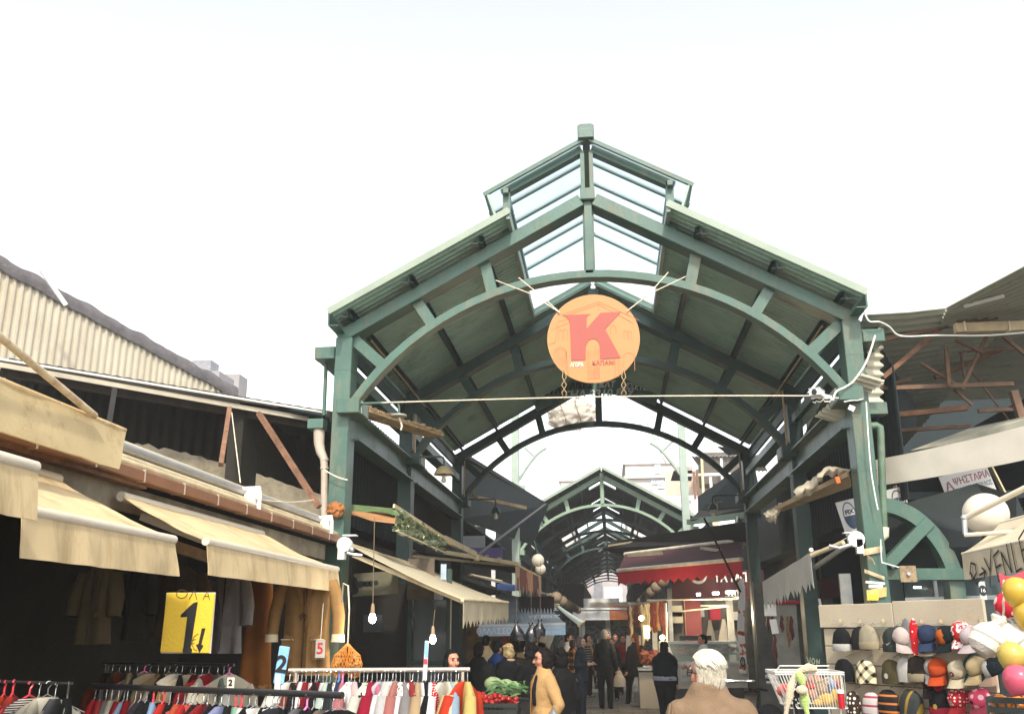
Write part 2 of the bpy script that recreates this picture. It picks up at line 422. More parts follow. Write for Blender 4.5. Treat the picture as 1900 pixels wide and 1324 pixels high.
def roof_side(par, sg, y0, y1, wdt, s_in, s_out, m, xc=XC, ribs=8, gapf=None, lift=.12):
    """ribbed roof sheets laid side by side along the hall, ribs running down the slope"""
    k = int(round((y1 - y0) / wdt)); dy = (y1 - y0) / k
    base = None
    for i in range(k):
        rng_ = gapf(i, sg) if gapf else 1
        if rng_ is None: continue
        a, e = (s_in, s_out) if not gapf else rng_
        ya = y0 + i * dy
        if base is None or gapf:
            b = MB(); prof = []
            for r in range(ribs):
                t0 = r / ribs; prof += [(t0, 0), (t0 + .72 / ribs, 0), (t0 + .78 / ribs, -.012), (t0 + .94 / ribs, -.012)]
            prof.append((.992, 0))
            pt = lambda s_, h: (xc + sg * s_, rz(s_) + lift + h)
            n = len(prof); vs = []
            for s_ in (a, e):
                for t, h in prof: x, z = pt(s_, h); vs.append((x, ya + t * dy, z))
            for s_ in (a, e):
                for t in (0, .992): x, z = pt(s_, .055); vs.append((x, ya + t * dy, z))
            fs = [(j, j + 1, n + j + 1, n + j) for j in range(n - 1)]
            T = 2 * n; fs += [(T, T + 2, T + 3, T + 1), (0, n, T + 2, T), (n - 1, T + 1, T + 3, 2 * n - 1), tuple(range(n)) + (T + 1, T), tuple(reversed(range(n, 2 * n))) + (T + 2, T + 3)]
            if sg < 0: fs = [tuple(reversed(f)) for f in fs]
            b.add(vs, fs); o = b.build('roof_sheet', m, par); 
            if not gapf: base = o; base_y = ya
        else:
            o = link('roof_sheet', base.data, par, ORG[base.name]); o.location.y = ya - base_y
hall = empty('market_hall', (XC, 11.6, 0), 'green steel market hall with arched frames and glazed ridge lantern over the entrance', 'market hall')
for i, Y in enumerate(YF):
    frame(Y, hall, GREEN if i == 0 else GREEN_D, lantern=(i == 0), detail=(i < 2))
Y0, Y1, YL = 11.28, 21.25, 15.45
for sg in (-1, 1):
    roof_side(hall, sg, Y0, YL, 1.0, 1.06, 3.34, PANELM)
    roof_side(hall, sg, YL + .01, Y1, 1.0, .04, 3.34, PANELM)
    for s_ in (1.44, 2.36, 3.16):
        b = MB(); z = rz(s_) + .058
        b.box((XC + sg * s_, (Y0 + Y1) / 2 + .06, z), (.016, Y1 - Y0 - .16, .10)); b.box((XC + sg * (s_ - .03), (Y0 + Y1) / 2 + .06, z + .048), (.06, Y1 - Y0 - .16, .012)); b.box((XC + sg * (s_ - .03), (Y0 + Y1) / 2 + .06, z - .048), (.06, Y1 - Y0 - .16, .012))
        b.build('purlin', GREEN_D, hall)
        b = MB(); b.box((XC + sg * (s_ + .05), 11.52, z - .03), (.09, .10, .012)); b.box((XC + sg * (s_ + .02), 11.52, z), (.012, .10, .08)); b.build('purlin_cleat', GALV, hall)
    # trim along the front edge of the roof
    b = MB(); b.beam((XC + sg * 3.375, Y0 - .025, rz(3.375) + .15), (XC + sg * 1.02, Y0 - .025, rz(1.02) + .15), .022, .09); b.build('verge_trim', EDGE, hall)
    b = MB(); b.box((XC + sg * 3.37, (Y0 + Y1) / 2, rz(3.37) + .07), (.02, Y1 - Y0, .20)); b.box((XC + sg * 3.30, (Y0 + Y1) / 2, rz(3.37) - .035), (.12, Y1 - Y0, .012)); b.build('eave_gutter', GREEN, hall)
    # outrigger box and beams along the side
    b = MB(); b.box((XC + sg * 3.50, 11.70, 5.24), (.28, .16, .17)); b.beam((XC + sg * 3.50, 11.6, 5.23), (XC + sg * 3.50, 21.2, 5.23), .26, .15); b.build('side_gutter', GREEN, hall, bevel=.006)
    for (ya, yb) in ((11.92, 15.54), (15.86, 21.07)):
        b = MB(); hbeam(b, (XC + sg * 3.2, ya, 4.30), (XC + sg * 3.2, yb, 4.30), .26, .36, .022); b.build('side_beam', GREEN, hall)
        b = MB(); b.beam((XC + sg * 3.22, ya, 5.02), (XC + sg * 3.22, yb, 5.02), .09, .13); b.build('side_rail', GREEN, hall)
        b = MB(); b.beam((XC + sg * 3.3, ya, 5.38), (XC + sg * 3.3, yb, 5.38), .05, .16); b.build('eave_rail', GREEN_D, hall)
    # lantern edge: glazing bars, panes, hanging side panes
    YG = 11.58; n = 6; dy = (YL - YG) / n
    for i in range(n):
        ya = YG + i * dy
        lz = lambda s_: 8.16 - .555 * s_
        b = MB(); pts = [(XC + sg * .07, ya + .03, lz(.07)), (XC + sg * 1.34, ya + .03, lz(1.34)), (XC + sg * 1.34, ya + dy - .03, lz(1.34)), (XC + sg * .07, ya + dy - .03, lz(.07))]
        b.slab(pts, .010, dirn=(0, 0, 1)); b.build('lantern_pane', GLASSM, hall)
        b = MB(); b.beam((XC + sg * .04, ya, lz(.04) + .0), (XC + sg * 1.40, ya, lz(1.40)), .045, .055); b.build('glazing_bar', GREEN, hall)
        b = MB(); b.slab([(XC + sg * 1.35, ya + .03, 7.40), (XC + sg * 1.22, ya + .03, 7.02), (XC + sg * 1.22, ya + dy - .03, 7.02), (XC + sg * 1.35, ya + dy - .03, 7.40)], .008, dirn=(1, 0, .3)); b.build('lantern_side_pane', GLASSM, hall)
        b = MB(); b.beam((XC + sg * 1.35, ya, 7.40), (XC + sg * 1.20, ya, 6.96), .03, .03); b.build('side_pane_bar', PALE, hall)
    b = MB(); b.beam((XC + sg * 1.37, YG, 7.395), (XC + sg * 1.37, YL, 7.395), .04, .05); b.build('lantern_edge_bar', GREEN, hall)
    b = MB(); b.beam((XC + sg * 1.29, YG, 7.215), (XC + sg * 1.29, YL, 7.215), .025, .03); b.build('lantern_edge_bar', PALE, hall)
    b = MB(); b.beam((XC + sg * 1.04, Y0, rz(1.04) + .12), (XC + sg * 1.04, YL, rz(1.04) + .12), .05, .14); b.build('roof_curb', PALE, hall)
    b = MB(); b.beam((XC + sg * .05, 15.50, rz(.05) + .16), (XC + sg * 1.06, 15.50, rz(1.06) + .16), .05, .13); b.build('gable_trim', EDGE, hall)
    b = MB(); b.beam((XC + sg * 1.10, Y0 + .3, 7.44), (XC + sg * 1.10, YL - .1, 7.44), .07, .07); b.build('lantern_rail', GREEN, hall)
b = MB(); b.box((XC, 11.62, 8.23), (.22, .22, .20)); b.box((XC, 11.62, 8.342), (.17, .17, .03)); b.build('ridge_cap', GREEN, hall, bevel=.01)
b = MB(); b.beam((XC, Y0 + .5, 8.13), (XC, YL, 8.13), .10, .09); b.build('ridge_bar', GREEN, hall)
# thin tan conduit standing on each bracket box
for sg, Y, z0, z1 in ((-1, 15.54, 4.58, 5.25), (-1, 21.07, 4.58, 5.4), (1, 15.54, 4.58, 5.5), (1, 21.07, 4.58, 5.45)):
    MB().tube([(XC + sg * (WI - .07), Y - .06, z0), (XC + sg * (WI - .07), Y - .06, z1)], .017, 8).build('conduit', COPPER, hall)
for sg in (-1, 1):   # loose copper pipe lying along the eave
    MB().tube([(XC + sg * 2.98, 12.0, 5.50), (XC + sg * 3.0, 16.0, 5.50)], .014, 8).build('eave_pipe', COPPER, hall)
# ---------------------------------------------------------------- far hall
far = empty('far_market_hall', (-.22, 36, 0), 'second green arched market hall further down the lane, with bright roof slots', 'market hall')
XF = -.22
for i in range(13):
    Y = 36 + 5 * i
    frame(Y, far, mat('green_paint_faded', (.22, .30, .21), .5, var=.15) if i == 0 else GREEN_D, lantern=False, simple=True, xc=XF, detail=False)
rg = random.Random(3)
def gapf(i, sg):
    q = i % 5
    if i < 2: return (.02, 3.5)
    if 15 <= i <= 20: return (2.3, 3.5)  # added opening: upper sheets left out so daylight reaches the cross stall
    if q == 2 and i < 4: return (.02, .75)
    if q == 3: return (.55, 3.5)
    if q == 1 and i > 8: return (.45 + rg.random() * .3, 3.5)
    return (.05, 3.5)
for sg in (-1, 1):
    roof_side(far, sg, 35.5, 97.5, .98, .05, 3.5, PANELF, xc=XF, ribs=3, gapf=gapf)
    for s_ in (.9, 1.7, 2.5, 3.3):
        MB().box((XF + sg * s_, 66.5, rz(s_) + .055), (.06, 61.5, .10)).build('purlin', GREEN_D, far)
    MB().beam((XF + sg * 3.55, 35.46, rz(3.55) + .16), (XF + sg * .02, 35.46, rz(.02) + .16), .03, .10).build('verge_trim', EDGE, far)
    MB().beam((XF + sg * 3.2, 36, 4.4), (XF + sg * 3.2, 96, 4.4), .25, .34).build('side_beam', GREEN_D, far)
    MB().beam((XF + sg * 3.45, 36, 5.2), (XF + sg * 3.45, 96, 5.2), .2, .34).build('eave_rail', GREEN_D, far)
MB().beam((XF, 36, rz(0) + .02), (XF, 97, rz(0) + .02), .12, .16).build('ridge_beam', GREEN_D, far)
# tall pale posts between the two halls
for (px, w_, top, Y) in ((957, 13, 740, 30), (1275, 15, 775, 29.5)):
    a = P(px, 1000, Y); t = P(px, top, Y)
    o = empty('tall_post', (a.x, Y, 0), 'tall pale steel post standing ' + ('left' if px < 1100 else 'right') + ' of the lane between the two halls', 'post', 'pale posts between the halls')
    b = MB(); b.box((a.x, Y, t.z / 2), (.23, .23, t.z)); b.build('shaft', PALE, o, bevel=.01)
    if px < 1100:
        b = MB(); b.beam((a.x - 1.6, Y, 6.25), (a.x + .3, Y, 6.05), .16, .16); b.build('cross_arm', PALE, o)
        MB().box((a.x, Y, 6.05), (.32, .32, .2)).build('collar', PALE, o)
    sg = 1 if px < 1100 else -1
    b = MB(); b.tube([(a.x + sg * (.1 + .9 * i / 8), Y, 6.3 + 1.05 * math.sin(i / 8 * 1.35)) for i in range(9)], .05, 6); b.tube([(a.x + sg * .62, Y, 7.05), (a.x + sg * .3, Y, 7.35)], .04, 6); b.build('arch_arm', PALE, o)
# ================================================================== ground
ASPH = mat('asphalt', (.115, .105, .088), .8, var=.35, scale=1.3, bump=.4, bscale=35, dirt=(.035, .03, .026), dirt_amt=.5, dirt_scale=.9)
g = MB()
def gfn(u, v):
    x = -600 + 1200 * u; y = -300 + 1600 * v
    return (x, y, 0)
g.quad((-250, -100, 0), (250, -100, 0), (250, 400, 0), (-250, 400, 0)); tag(g.build('ground', ASPH), kind='structure')
PAVE = mat('street_setts', (.13, .12, .10), .7, var=.3, scale=2, bump=.3, bscale=30, dirt=(.04, .035, .03), dirt_amt=.6, dirt_scale=1.4)
st = MB(); rg = random.Random(11)
rows = []
y = 8.0
k = 0
while y < 27:
    h = .42; x = -2.4 + (.3 if k % 2 else 0)
    while x < 2.4:
        wd = .62; dz = rg.uniform(-.003, .003)
        st.box((x + wd / 2, y + h / 2, -.02 + .026 + dz), (wd - .018, h - .018, .05)); x += wd
    y += h; k += 1
o = st.build('paving', PAVE); tag(o, kind='structure'); 
lt = MB()
for i in range(160):
    x, y = rg.uniform(-2.2, 3.0), rg.uniform(12, 26); s = rg.uniform(.01, .05)
    lt.box((x, y, .037), (s, s * rg.uniform(.4, 1.4), .004), Matrix.Rotation(rg.random() * 3, 3, 'Z'))
tag(lt.build('litter', mat('litter', (.4, .37, .3), .8, var=.5, scale=20)), kind='stuff')
# ================================================================== dark market buildings that close the street on both sides
DARKW = mat('shade_dark_wall', (.016, .013, .007), .85, var=.4, scale=1.2, bump=.4, bscale=12)  # near-black base colour holds the shade of the unlit interiors
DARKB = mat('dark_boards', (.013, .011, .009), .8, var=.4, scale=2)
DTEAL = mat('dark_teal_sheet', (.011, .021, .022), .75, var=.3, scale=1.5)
def corr(mb, fn, n, amp_fn=None): pass
def corrugated(mb, o, along, down, L, H, pitch, amp, th=.004, nrm=None, mi=0, sharp=False):
    """corrugated sheet: ribs follow 'down', waves run along 'along'"""
    o, a, d = Vector(o), Vector(along).normalized(), Vector(down).normalized(); nn = Vector(nrm).normalized() if nrm is not None else a.cross(d).normalized()
    k = max(1, int(L / pitch)); prof = []
    if sharp:
        for i in range(k):
            for t, h in ((0, 0), (.50, 0), (.58, 1), (.92, 1)): prof.append(((i + t) * pitch, h * amp))
        prof.append((k * pitch, 0))
    else:
        for i in range(k * 6 + 1): prof.append((i / 6 * pitch, math.sin(i / 6 * 2 * math.pi) * amp))
    n = len(prof); vs = []
    for s_ in (0, H):
        for t, h in prof: vs.append(o + a * t + d * s_ + nn * h)
    for s_ in (0, H):
        for t, h in prof: vs.append(o + a * t + d * s_ + nn * (h - th))
    fs = []
    for j in range(n - 1):
        fs += [(j, j + 1, n + j + 1, n + j), (2 * n + j, 3 * n + j, 3 * n + j + 1, 2 * n + j + 1), (j, 2 * n + j, 2 * n + j + 1, j + 1), (n + j, n + j + 1, 3 * n + j + 1, 3 * n + j)]
    fs += [(0, n, 3 * n, 2 * n), (n - 1, 3 * n - 1, 4 * n - 1, 2 * n - 1)]
    mb.add(vs, fs, mi); return mb
o = empty('shop_block', (-6, 12, 0), 'dark shop block behind the left columns of the green hall', 'building')
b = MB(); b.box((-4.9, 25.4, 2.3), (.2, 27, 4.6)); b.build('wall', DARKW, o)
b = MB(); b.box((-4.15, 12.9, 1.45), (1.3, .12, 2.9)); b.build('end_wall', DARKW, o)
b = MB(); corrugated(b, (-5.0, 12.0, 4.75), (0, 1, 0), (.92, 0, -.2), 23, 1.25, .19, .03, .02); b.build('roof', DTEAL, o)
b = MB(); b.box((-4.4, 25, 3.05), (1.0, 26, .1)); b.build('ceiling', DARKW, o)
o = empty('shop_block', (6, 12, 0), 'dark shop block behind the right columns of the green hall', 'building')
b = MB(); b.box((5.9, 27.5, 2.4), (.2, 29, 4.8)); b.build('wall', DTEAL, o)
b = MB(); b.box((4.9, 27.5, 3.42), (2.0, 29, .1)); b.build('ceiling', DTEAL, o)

for sg, wd_ in ((-1, 'left'), (1, 'right')):
    o = empty('side_cladding', (sg * 4.2, 17, 3.4), 'dark sheet cladding above the shops on the %s side of the hall' % wd_, 'cladding', 'dark cladding beside the hall')
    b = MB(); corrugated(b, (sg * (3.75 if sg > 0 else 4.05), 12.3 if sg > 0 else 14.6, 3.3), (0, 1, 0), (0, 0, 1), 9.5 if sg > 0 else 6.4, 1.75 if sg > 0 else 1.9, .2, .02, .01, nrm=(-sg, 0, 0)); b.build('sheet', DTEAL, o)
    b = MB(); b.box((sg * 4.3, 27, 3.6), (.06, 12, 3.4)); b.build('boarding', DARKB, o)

for sg, wd_ in ((-1, 'left'), (1, 'right')):
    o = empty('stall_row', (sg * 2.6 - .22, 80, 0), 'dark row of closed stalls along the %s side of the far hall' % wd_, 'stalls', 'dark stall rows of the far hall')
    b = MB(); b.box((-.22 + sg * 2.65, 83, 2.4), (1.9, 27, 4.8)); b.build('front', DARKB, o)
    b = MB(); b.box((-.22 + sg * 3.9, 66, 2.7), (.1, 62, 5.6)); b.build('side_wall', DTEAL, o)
# ================================================================== left: corrugated gable, lean-to, clothes stall
CREAM = mat('cream_sheet', (.50, .44, .335), .55, var=.10, scale=1.2, bump=.1, dirt=(.38, .29, .18), dirt_amt=.35, dirt_scale=1.2, streak=.85)
TILEM = mat('grey_roof_edge', (.13, .115, .12), .8, var=.35, scale=3, bump=.5, bscale=14, dirt=(.26, .23, .22), dirt_amt=.4)
PALEROOF = mat('pale_roof_sheet', (.50, .48, .43), .6, var=.15, dirt=(.28, .24, .19), dirt_amt=.5)
CLOTH = mat('cream_awning_cloth', (.78, .62, .36), .85, var=.12, scale=1.6, bump=.25, bscale=9, dirt=(.36, .24, .10), dirt_amt=.62, dirt_scale=3.2, streak=.85, trans=.32)
CLOTHW = mat('pale_awning_cloth', (.72, .66, .54), .85, var=.08, bump=.12, bscale=12, dirt=(.5, .42, .3), dirt_amt=.3, trans=.3)
TUBEW = mat('white_tube', (.62, .55, .43), .4, var=.08, dirt=(.5, .42, .3), dirt_amt=.3)
TUBEC = mat('cream_tube', (.56, .46, .28), .5, var=.2, scale=3, dirt=(.3, .2, .1), dirt_amt=.5)
PIPEG = mat('grey_pipe', (.42, .41, .39), .35, metal=.4, var=.15)
BROWN = mat('brown_gutter', (.235, .11, .055), .55, var=.2, scale=3, dirt=(.16, .08, .04), dirt_amt=.4)
CONC = mat('dirty_concrete', (.27, .23, .16), .9, var=.3, scale=3, bump=.6, bscale=16, dirt=(.09, .07, .045), dirt_amt=.7, dirt_scale=1.6)
CHROME = mat('chrome', (.7, .68, .64), .2, metal=.9, var=.05, bump=0)
# ---- gable wall of the building behind
o = empty('corrugated_building', (-11, 19, 0), 'building with cream corrugated gable wall under a sagging grey roof edge', 'building')
A, B_ = P(-70, 452, 17.2), P(422, 722, 23.4); dirv = Vector((B_.x - A.x, B_.y - A.y, 0)); L = dirv.length; dirv.normalize(); nrm = Vector((dirv.y, -dirv.x, 0))
b = MB(); pitch = .175; n = int(L / pitch)
ztop = lambda t: A.z + (B_.z - A.z) * t / L
for i in range(n):
    t0 = i * pitch
    for (ta, tb, ha, hb) in ((0, .5, 0, 0), (.5, .58, 0, .05), (.58, .90, .05, .05), (.90, 1, .05, 0)):
        p = A + dirv * (t0 + ta * pitch) + nrm * ha; q = A + dirv * (t0 + tb * pitch) + nrm * hb
        z0 = 4.6
        b.add([(p.x, p.y, z0), (q.x, q.y, z0), (q.x, q.y, ztop(t0 + tb * pitch)), (p.x, p.y, ztop(t0 + ta * pitch))], [(0, 1, 2, 3)])
b.build('wall', CREAM, o)
b = MB(); N = 96
def edge(u, v):
    t = u * (L + .25); bump_ = .05 * abs(math.sin(t * 2.6 + math.sin(t) * .6)) ** .6 + .02 * math.sin(t * 9)
    p = A + dirv * t
    prof = ((.10, -.17), (.16, -.04), (.12, .10), (-.3, .12), (-2.2, .14))[int(round(v * 4))]
    q = p + nrm * prof[0]
    return (q.x, q.y, ztop(t) + prof[1] + bump_ * (1 if v > .2 else .35) + .03 * mnoise.noise(Vector((t * 2, 0, 3))))
b.grid(edge, N, 4); b.build('roof_edge', TILEM, o, smooth=True, auto=50)
MB().beam(P(76, 500, 17.9), P(122, 566, 18.4), .05, .09).build('gutter_piece', WHITEP, o)
# ---- lean-to roof in front of it
lt = empty('lean_to', (-5.5, 10, 0), 'open lean-to with pale corrugated roof and rusty posts above the clothes stall', 'shed')
E0, E1 = P(-40, 660, 10.3), P(606, 766, 12.2)
al = (E1 - E0); Ll = al.length; ald = al.normalized(); up = Vector((-ald.y, ald.x, 0)).normalized() * .955 + Vector((0, 0, .262))
up2 = Vector((-ald.y, ald.x, 0)).normalized() * .985 + Vector((0, 0, .19))
b = MB(); corrugated(b, E0, up2, ald, 3.4, Ll, .16, .024, .008, nrm=ald.cross(up2)); b.build('roof', PALEROOF, lt, smooth=True, auto=60)
MB().beam(E0 + Vector((0, .02, -.06)), E1 + Vector((-.25, 0, -.075)), .03, .06).build('eave_board', mat('cream_eave', (.40, .35, .26), .7, var=.2), lt)
MB().beam(E0 + Vector((.1, .3, -.13)), E1 + Vector((-.2, .25, -.13)), .08, .1).build('eave_beam', mat('dark_timber', (.035, .022, .013), .8, var=.4, scale=5), lt)
for (a, e, wd) in (((426, 757, 11.4), (410, 862, 10.4), .055), ((480, 766, 11.6), (592, 940, 11.2), .06), ((213, 722, 10.8), (200, 800, 10.0), .06), ((508, 762, 12.6), (495, 790, 12.4), .05)):
    MB().beam(P(*a), P(*e), wd, wd).build('post', RUSTM if wd != .06 or a[0] == 480 else DARKB, lt)
b = MB()
def plaster(u, v):
    p = P(215 + 400 * u, 812 + 100 * u ** 1.1, 11.6 + 1.2 * u); h = (.36 + .05 * math.sin(u * 4) + .025 * mnoise.noise(Vector((u * 30, 1, 1)))) * (1 - v) - .12
    return (p.x - .2, p.y + .25, p.z + h - .25 + (.05 * mnoise.noise(Vector((u * 25, 5, 1))) if v < .1 else 0))
b.grid(plaster, 40, 3, th=.2); b.build('broken_plaster_wall', CONC, lt)
bw = E0 + up * 2.4
b = MB(); corrugated(b, (bw.x, bw.y, 2.7), ald, (0, 0, 1), Ll + .6, bw.z - 2.74, .16, .02, .01); b.build('back_wall', DARKW, lt)
MB().tube([P(430, 765, 10.8), P(446, 895, 9.0)], .006, 5).build('hanging_wire', ROPE, lt)
# ---- the clothes stall: walls, gutter, pipes
stall = empty('clothes_stall', (-4, 6.5, 0), 'open fronted clothes stall with dark interior, brown gutter and stacked pipes on its roof', 'market stall')
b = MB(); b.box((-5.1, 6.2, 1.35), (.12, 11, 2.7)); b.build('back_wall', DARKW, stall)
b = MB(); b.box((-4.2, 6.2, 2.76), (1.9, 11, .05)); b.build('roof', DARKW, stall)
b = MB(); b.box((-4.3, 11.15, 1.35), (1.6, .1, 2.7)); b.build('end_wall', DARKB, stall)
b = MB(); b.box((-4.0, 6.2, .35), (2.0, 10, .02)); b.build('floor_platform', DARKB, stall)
GX = -3.2
ga, gb = PXX(-40, 0, GX), 0
def gz(px, y0, x0, y1, x1): return y0 + (y1 - y0) * (px - x0) / (x1 - x0)
yv = lambda y: Vector((GX, y, 0))
gA, gB = P(630, 990, 11.0), P(183, 857, 1.0)
def gpt(px, py):
    """point on the gutter plane"""
    return PXX(px, py, GX)
g0, g1 = gpt(183, 868), gpt(632, 999)
zg = (g0.z + g1.z) / 2
b = MB()
YA, YB = 3.0, g1.y
k = int((YB - YA) / .62)
for i in range(k):
    ya, yb = YA + (YB - YA) * i / k, YA + (YB - YA) * (i + 1) / k
    b = MB(); b.box((GX, (ya + yb) / 2, zg), (.10, yb - ya - .006, .078)); gl = b.build('gutter_length', BROWN, stall, bevel=.008)
    MB().box((GX, yb, zg + .002), (.106, .014, .086)).build('gutter_joint', PVC, stall)
for (r, dx, dz, m_) in ((.030, -.03, .072, TUBEC), (.033, -.10, .118, TUBEC), (.042, -.14, .205, PIPEG), (.024, -.22, .262, TUBEC)):
    MB().tube([(GX + dx, YA, zg + dz), (GX + dx, YB - (.1 if r < .04 else .35), zg + dz)], r, 12).build('roof_pipe', m_, stall, smooth=True)
b = MB(); b.beam((GX - .12, YA, zg - .14), (GX - .12, YB - .25, zg - .15), .03, .17); b.build('fascia_board', CONC, stall)
b = MB(); b.beam((GX - .05, 3.6, zg - .052), (GX - .05, 6.3, zg - .052), .09, .03); b.build('rusty_angle', RUSTM, stall)
for px, py in ((476, 920), (612, 972)):
    c = gpt(px, py); b = MB()
    b.box((GX - .06, c.y, zg + .15), (.10, .05, .12)); b.tube([(GX - .14, c.y - .12, zg + .21), (GX - .02, c.y + .12, zg + .25)], .02, 8); b.ball((GX - .02, c.y + .08, zg + .21), .035, 8, 6); b.tube([(GX + .0, c.y + .06, zg + .02), (GX + .0, c.y + .06, zg + .2)], .026, 8)
    b.build('roller_clamp', WHITEP, stall, smooth=True, auto=40)
# ---- rope ties near the column
b = MB(); b.tube(sag(gpt(612, 965), P(604, 955, 11.5), .1), .008, 5); b.tube(sag(gpt(476, 925), P(582, 927, 11.0), .03), .008, 5); b.tube(sag(P(600, 870, 11.5), P(645, 890, 11.5), .02), .009, 5)
thing(b, 'rope', ROPE, 'pale rope tied from the roller clamps to the left front column', 'rope')
# ---- awnings
def awning(name, back, front, val, m, label, group=None, tube_m=TUBEW, tube_r=.03, scallop=None, n=24, wave=.012, sagv=.02, cloth_th=.006, arms=None, cat='awning', wall_bar=True, extra_m=None, tilt=0.):
    """back/front: two points each (near, far); val: height of the hanging valance"""
    b0, b1, f0, f1 = [Vector(v) for v in (*back, *front)]
    o = empty(name, (f0 + f1) / 2 * 1.0, label, cat, group)
    mb = MB(); sd_ = random.Random(label).random() * 50
    def top(u, v):
        p = b0.lerp(b1, u).lerp(f0.lerp(f1, u), v)
        return p + Vector((0, 0, -sagv * 4 * v * (1 - v) + wave * mnoise.noise(Vector((u * 5 + sd_, v * 3, 0)))))
    mb.grid(top, n, 8, th=cloth_th); mb.build('cloth', m, o, smooth=True, auto=60)
    fd = (f1 - f0); outd = ((f0 + f1) / 2 - (b0 + b1) / 2); outd.z = 0; outd.normalize()
    mb = MB()
    N = n if not scallop else scallop * 6
    def vl(u, v):
        p = f0.lerp(f1, u); h = val * v
        if scallop:
            ph = (u * scallop) % 1.0
            h = v * (val - (.28 * val * (1 - abs(2 * ph - 1)) if u not in (0, 1) else 0))
        off = outd * (.012 + tilt * v + wave * 1.6 * v * mnoise.noise(Vector((u * 9 + sd_, v, 7))) + wave * .5 * v * math.sin(u * 40 + 3 * mnoise.noise(Vector((u * 6, 0, sd_)))))
        return p + off + Vector((0, 0, -tube_r * .6 - h))
    mb.grid(vl, N, 4, th=.004 if outd.dot(fd.cross(Vector((0, 0, -1)))) > 0 else -.004); mb.build('valance', extra_m or m, o, smooth=True, auto=60)
    if tube_m: MB().tube([f0, f1], tube_r, 12).build('front_bar', tube_m, o, smooth=True, auto=40)
    if wall_bar and tube_m: MB().tube([b0, b1], tube_r * 1.3, 10).build('roller', tube_m, o, smooth=True, auto=40)
    for (u, lift) in (arms or []):
        a = b0.lerp(b1, u) - Vector((0, 0, .10)); e = f0.lerp(f1, u) - Vector((0, 0, .02)); mid = a.lerp(e, .5) + fd.normalized() * .18 - Vector((0, 0, lift))
        MB().beam(a, e, .035, .05).build('arm', TUBEC if tube_m is TUBEC else TUBEW, o)
    return o
AX = -2.5; az = 2.26
fy = lambda px: PXX(px, 1000, AX).y
def left_awn(px0, px1, nm, lab, grp, zfar=az, bx=-3.22, val=.19, x=AX, zt=2.60):
    y0, y1 = PXX(px0, 950, x).y, PXX(px1, 1000, x).y
    return awning(nm, ((bx, y0 + .25, zt), (bx, y1 - .05, zt)), ((x, y0, zfar), (x, y1, zfar)), val, CLOTH, lab, grp, tube_r=.026, n=30, wave=.014, tilt=.03, arms=[(.12, .05), (.92, .05)])
left_awn(36, 322, 'stall_awning', 'stained cream awning over the middle of the clothes stall', 'cream awnings along the clothes stall', zfar=2.245)
left_awn(386, 628, 'stall_awning', 'stained cream awning above the tan coats, beside the green column', 'cream awnings along the clothes stall', zfar=2.275)
left_awn(-900, 47, 'stall_awning', 'pale cream awning at the near end of the clothes stall', 'cream awnings along the clothes stall', zfar=2.38, x=-2.3, zt=2.62, val=.2)
# rolled-up upper awning hanging as a board, and its pole
o = empty('upper_valance', PXX(230, 800, -3.0), 'mould stained cream canvas band hung above the clothes stall awnings', 'canvas')
b = MB(); t1 = PXX(231, 801, -3.0); u1 = PXX(200, 862, -2.93); ya = 2.0
def uv_(u, v):
    y = ya + (t1.y - ya) * u; top = Vector((-3.0, y, t1.z)); bot = Vector((-2.92, y - .18 * (u > .5) * (u - .5) * 2, t1.z - .27))
    p = top.lerp(bot, v); return p + Vector((.012 * mnoise.noise(Vector((u * 8, v * 2, 4))), 0, .006 * mnoise.noise(Vector((u * 20, v, 9)))))
b.grid(uv_, 30, 6, th=.012); b.build('canvas', mat('mouldy_canvas', (.62, .49, .27), .85, var=.1, scale=2, dirt=(.28, .17, .07), dirt_amt=.38, dirt_scale=5, trans=.25), o, smooth=True, auto=60)
MB().tube([(-3.0, ya, t1.z + .01), (-3.0, t1.y, t1.z + .01)], .016, 8).build('top_hem', CLOTH, o)
b = MB(); b.tube([PXX(-60, 575, -2.9), PXX(176, 771, -2.95)], .020, 10); thing(b, 'awning_pole', mat('rust_flecked_pole', (.62, .50, .32), .5, var=.15, dirt=(.25, .11, .04), dirt_amt=.7, dirt_scale=9), 'rust flecked slanting pole above the upper canvas band', 'pole', smooth=True)
b = MB(); b.beam(PXX(315, 1010, -3.0), PXX(392, 1035, -3.0), .03, .075); thing(b, 'plank', mat('bare_plank', (.24, .16, .09), .8, var=.3, scale=6), 'bare timber plank between the two middle awnings of the clothes stall', 'plank')
# ---- column fittings on the left: hoppers, downpipe, brackets with lamps
o = empty('downpipe', P(590, 860, 11.7), 'aged plastic downpipe with a green hopper left of the front column', 'drainpipe')
c = P(589, 788, 11.75); b = MB(); b.box(c, (.21, .2, .13)); b.build('hopper', GREEN, o, bevel=.006)
pts = [P(592, 797, 11.75), P(592, 822, 11.75), P(595, 838, 11.75), P(601, 850, 11.75), P(602, 870, 11.75), P(602, 960, 11.75)]
b = MB(); b.tube(pts, [.075, .068, .062, .052, .046, .046], 12); b.build('pipe', PVC, o, smooth=True)
for py in (806, 852, 868): MB().lathe([(.07 if py < 840 else .056, -.015), (.07 if py < 840 else .056, .015)], P(592 if py < 840 else 602, py, 11.75), 12).build('pipe_collar', PVC, o)
b = MB(); b.tube([P(606, 652, 11.85), P(601, 770, 11.85)], .026, 10); thing(b, 'drainpipe', GREEN, 'thin green drainpipe on the outer side of the left front column', 'drainpipe', smooth=True)
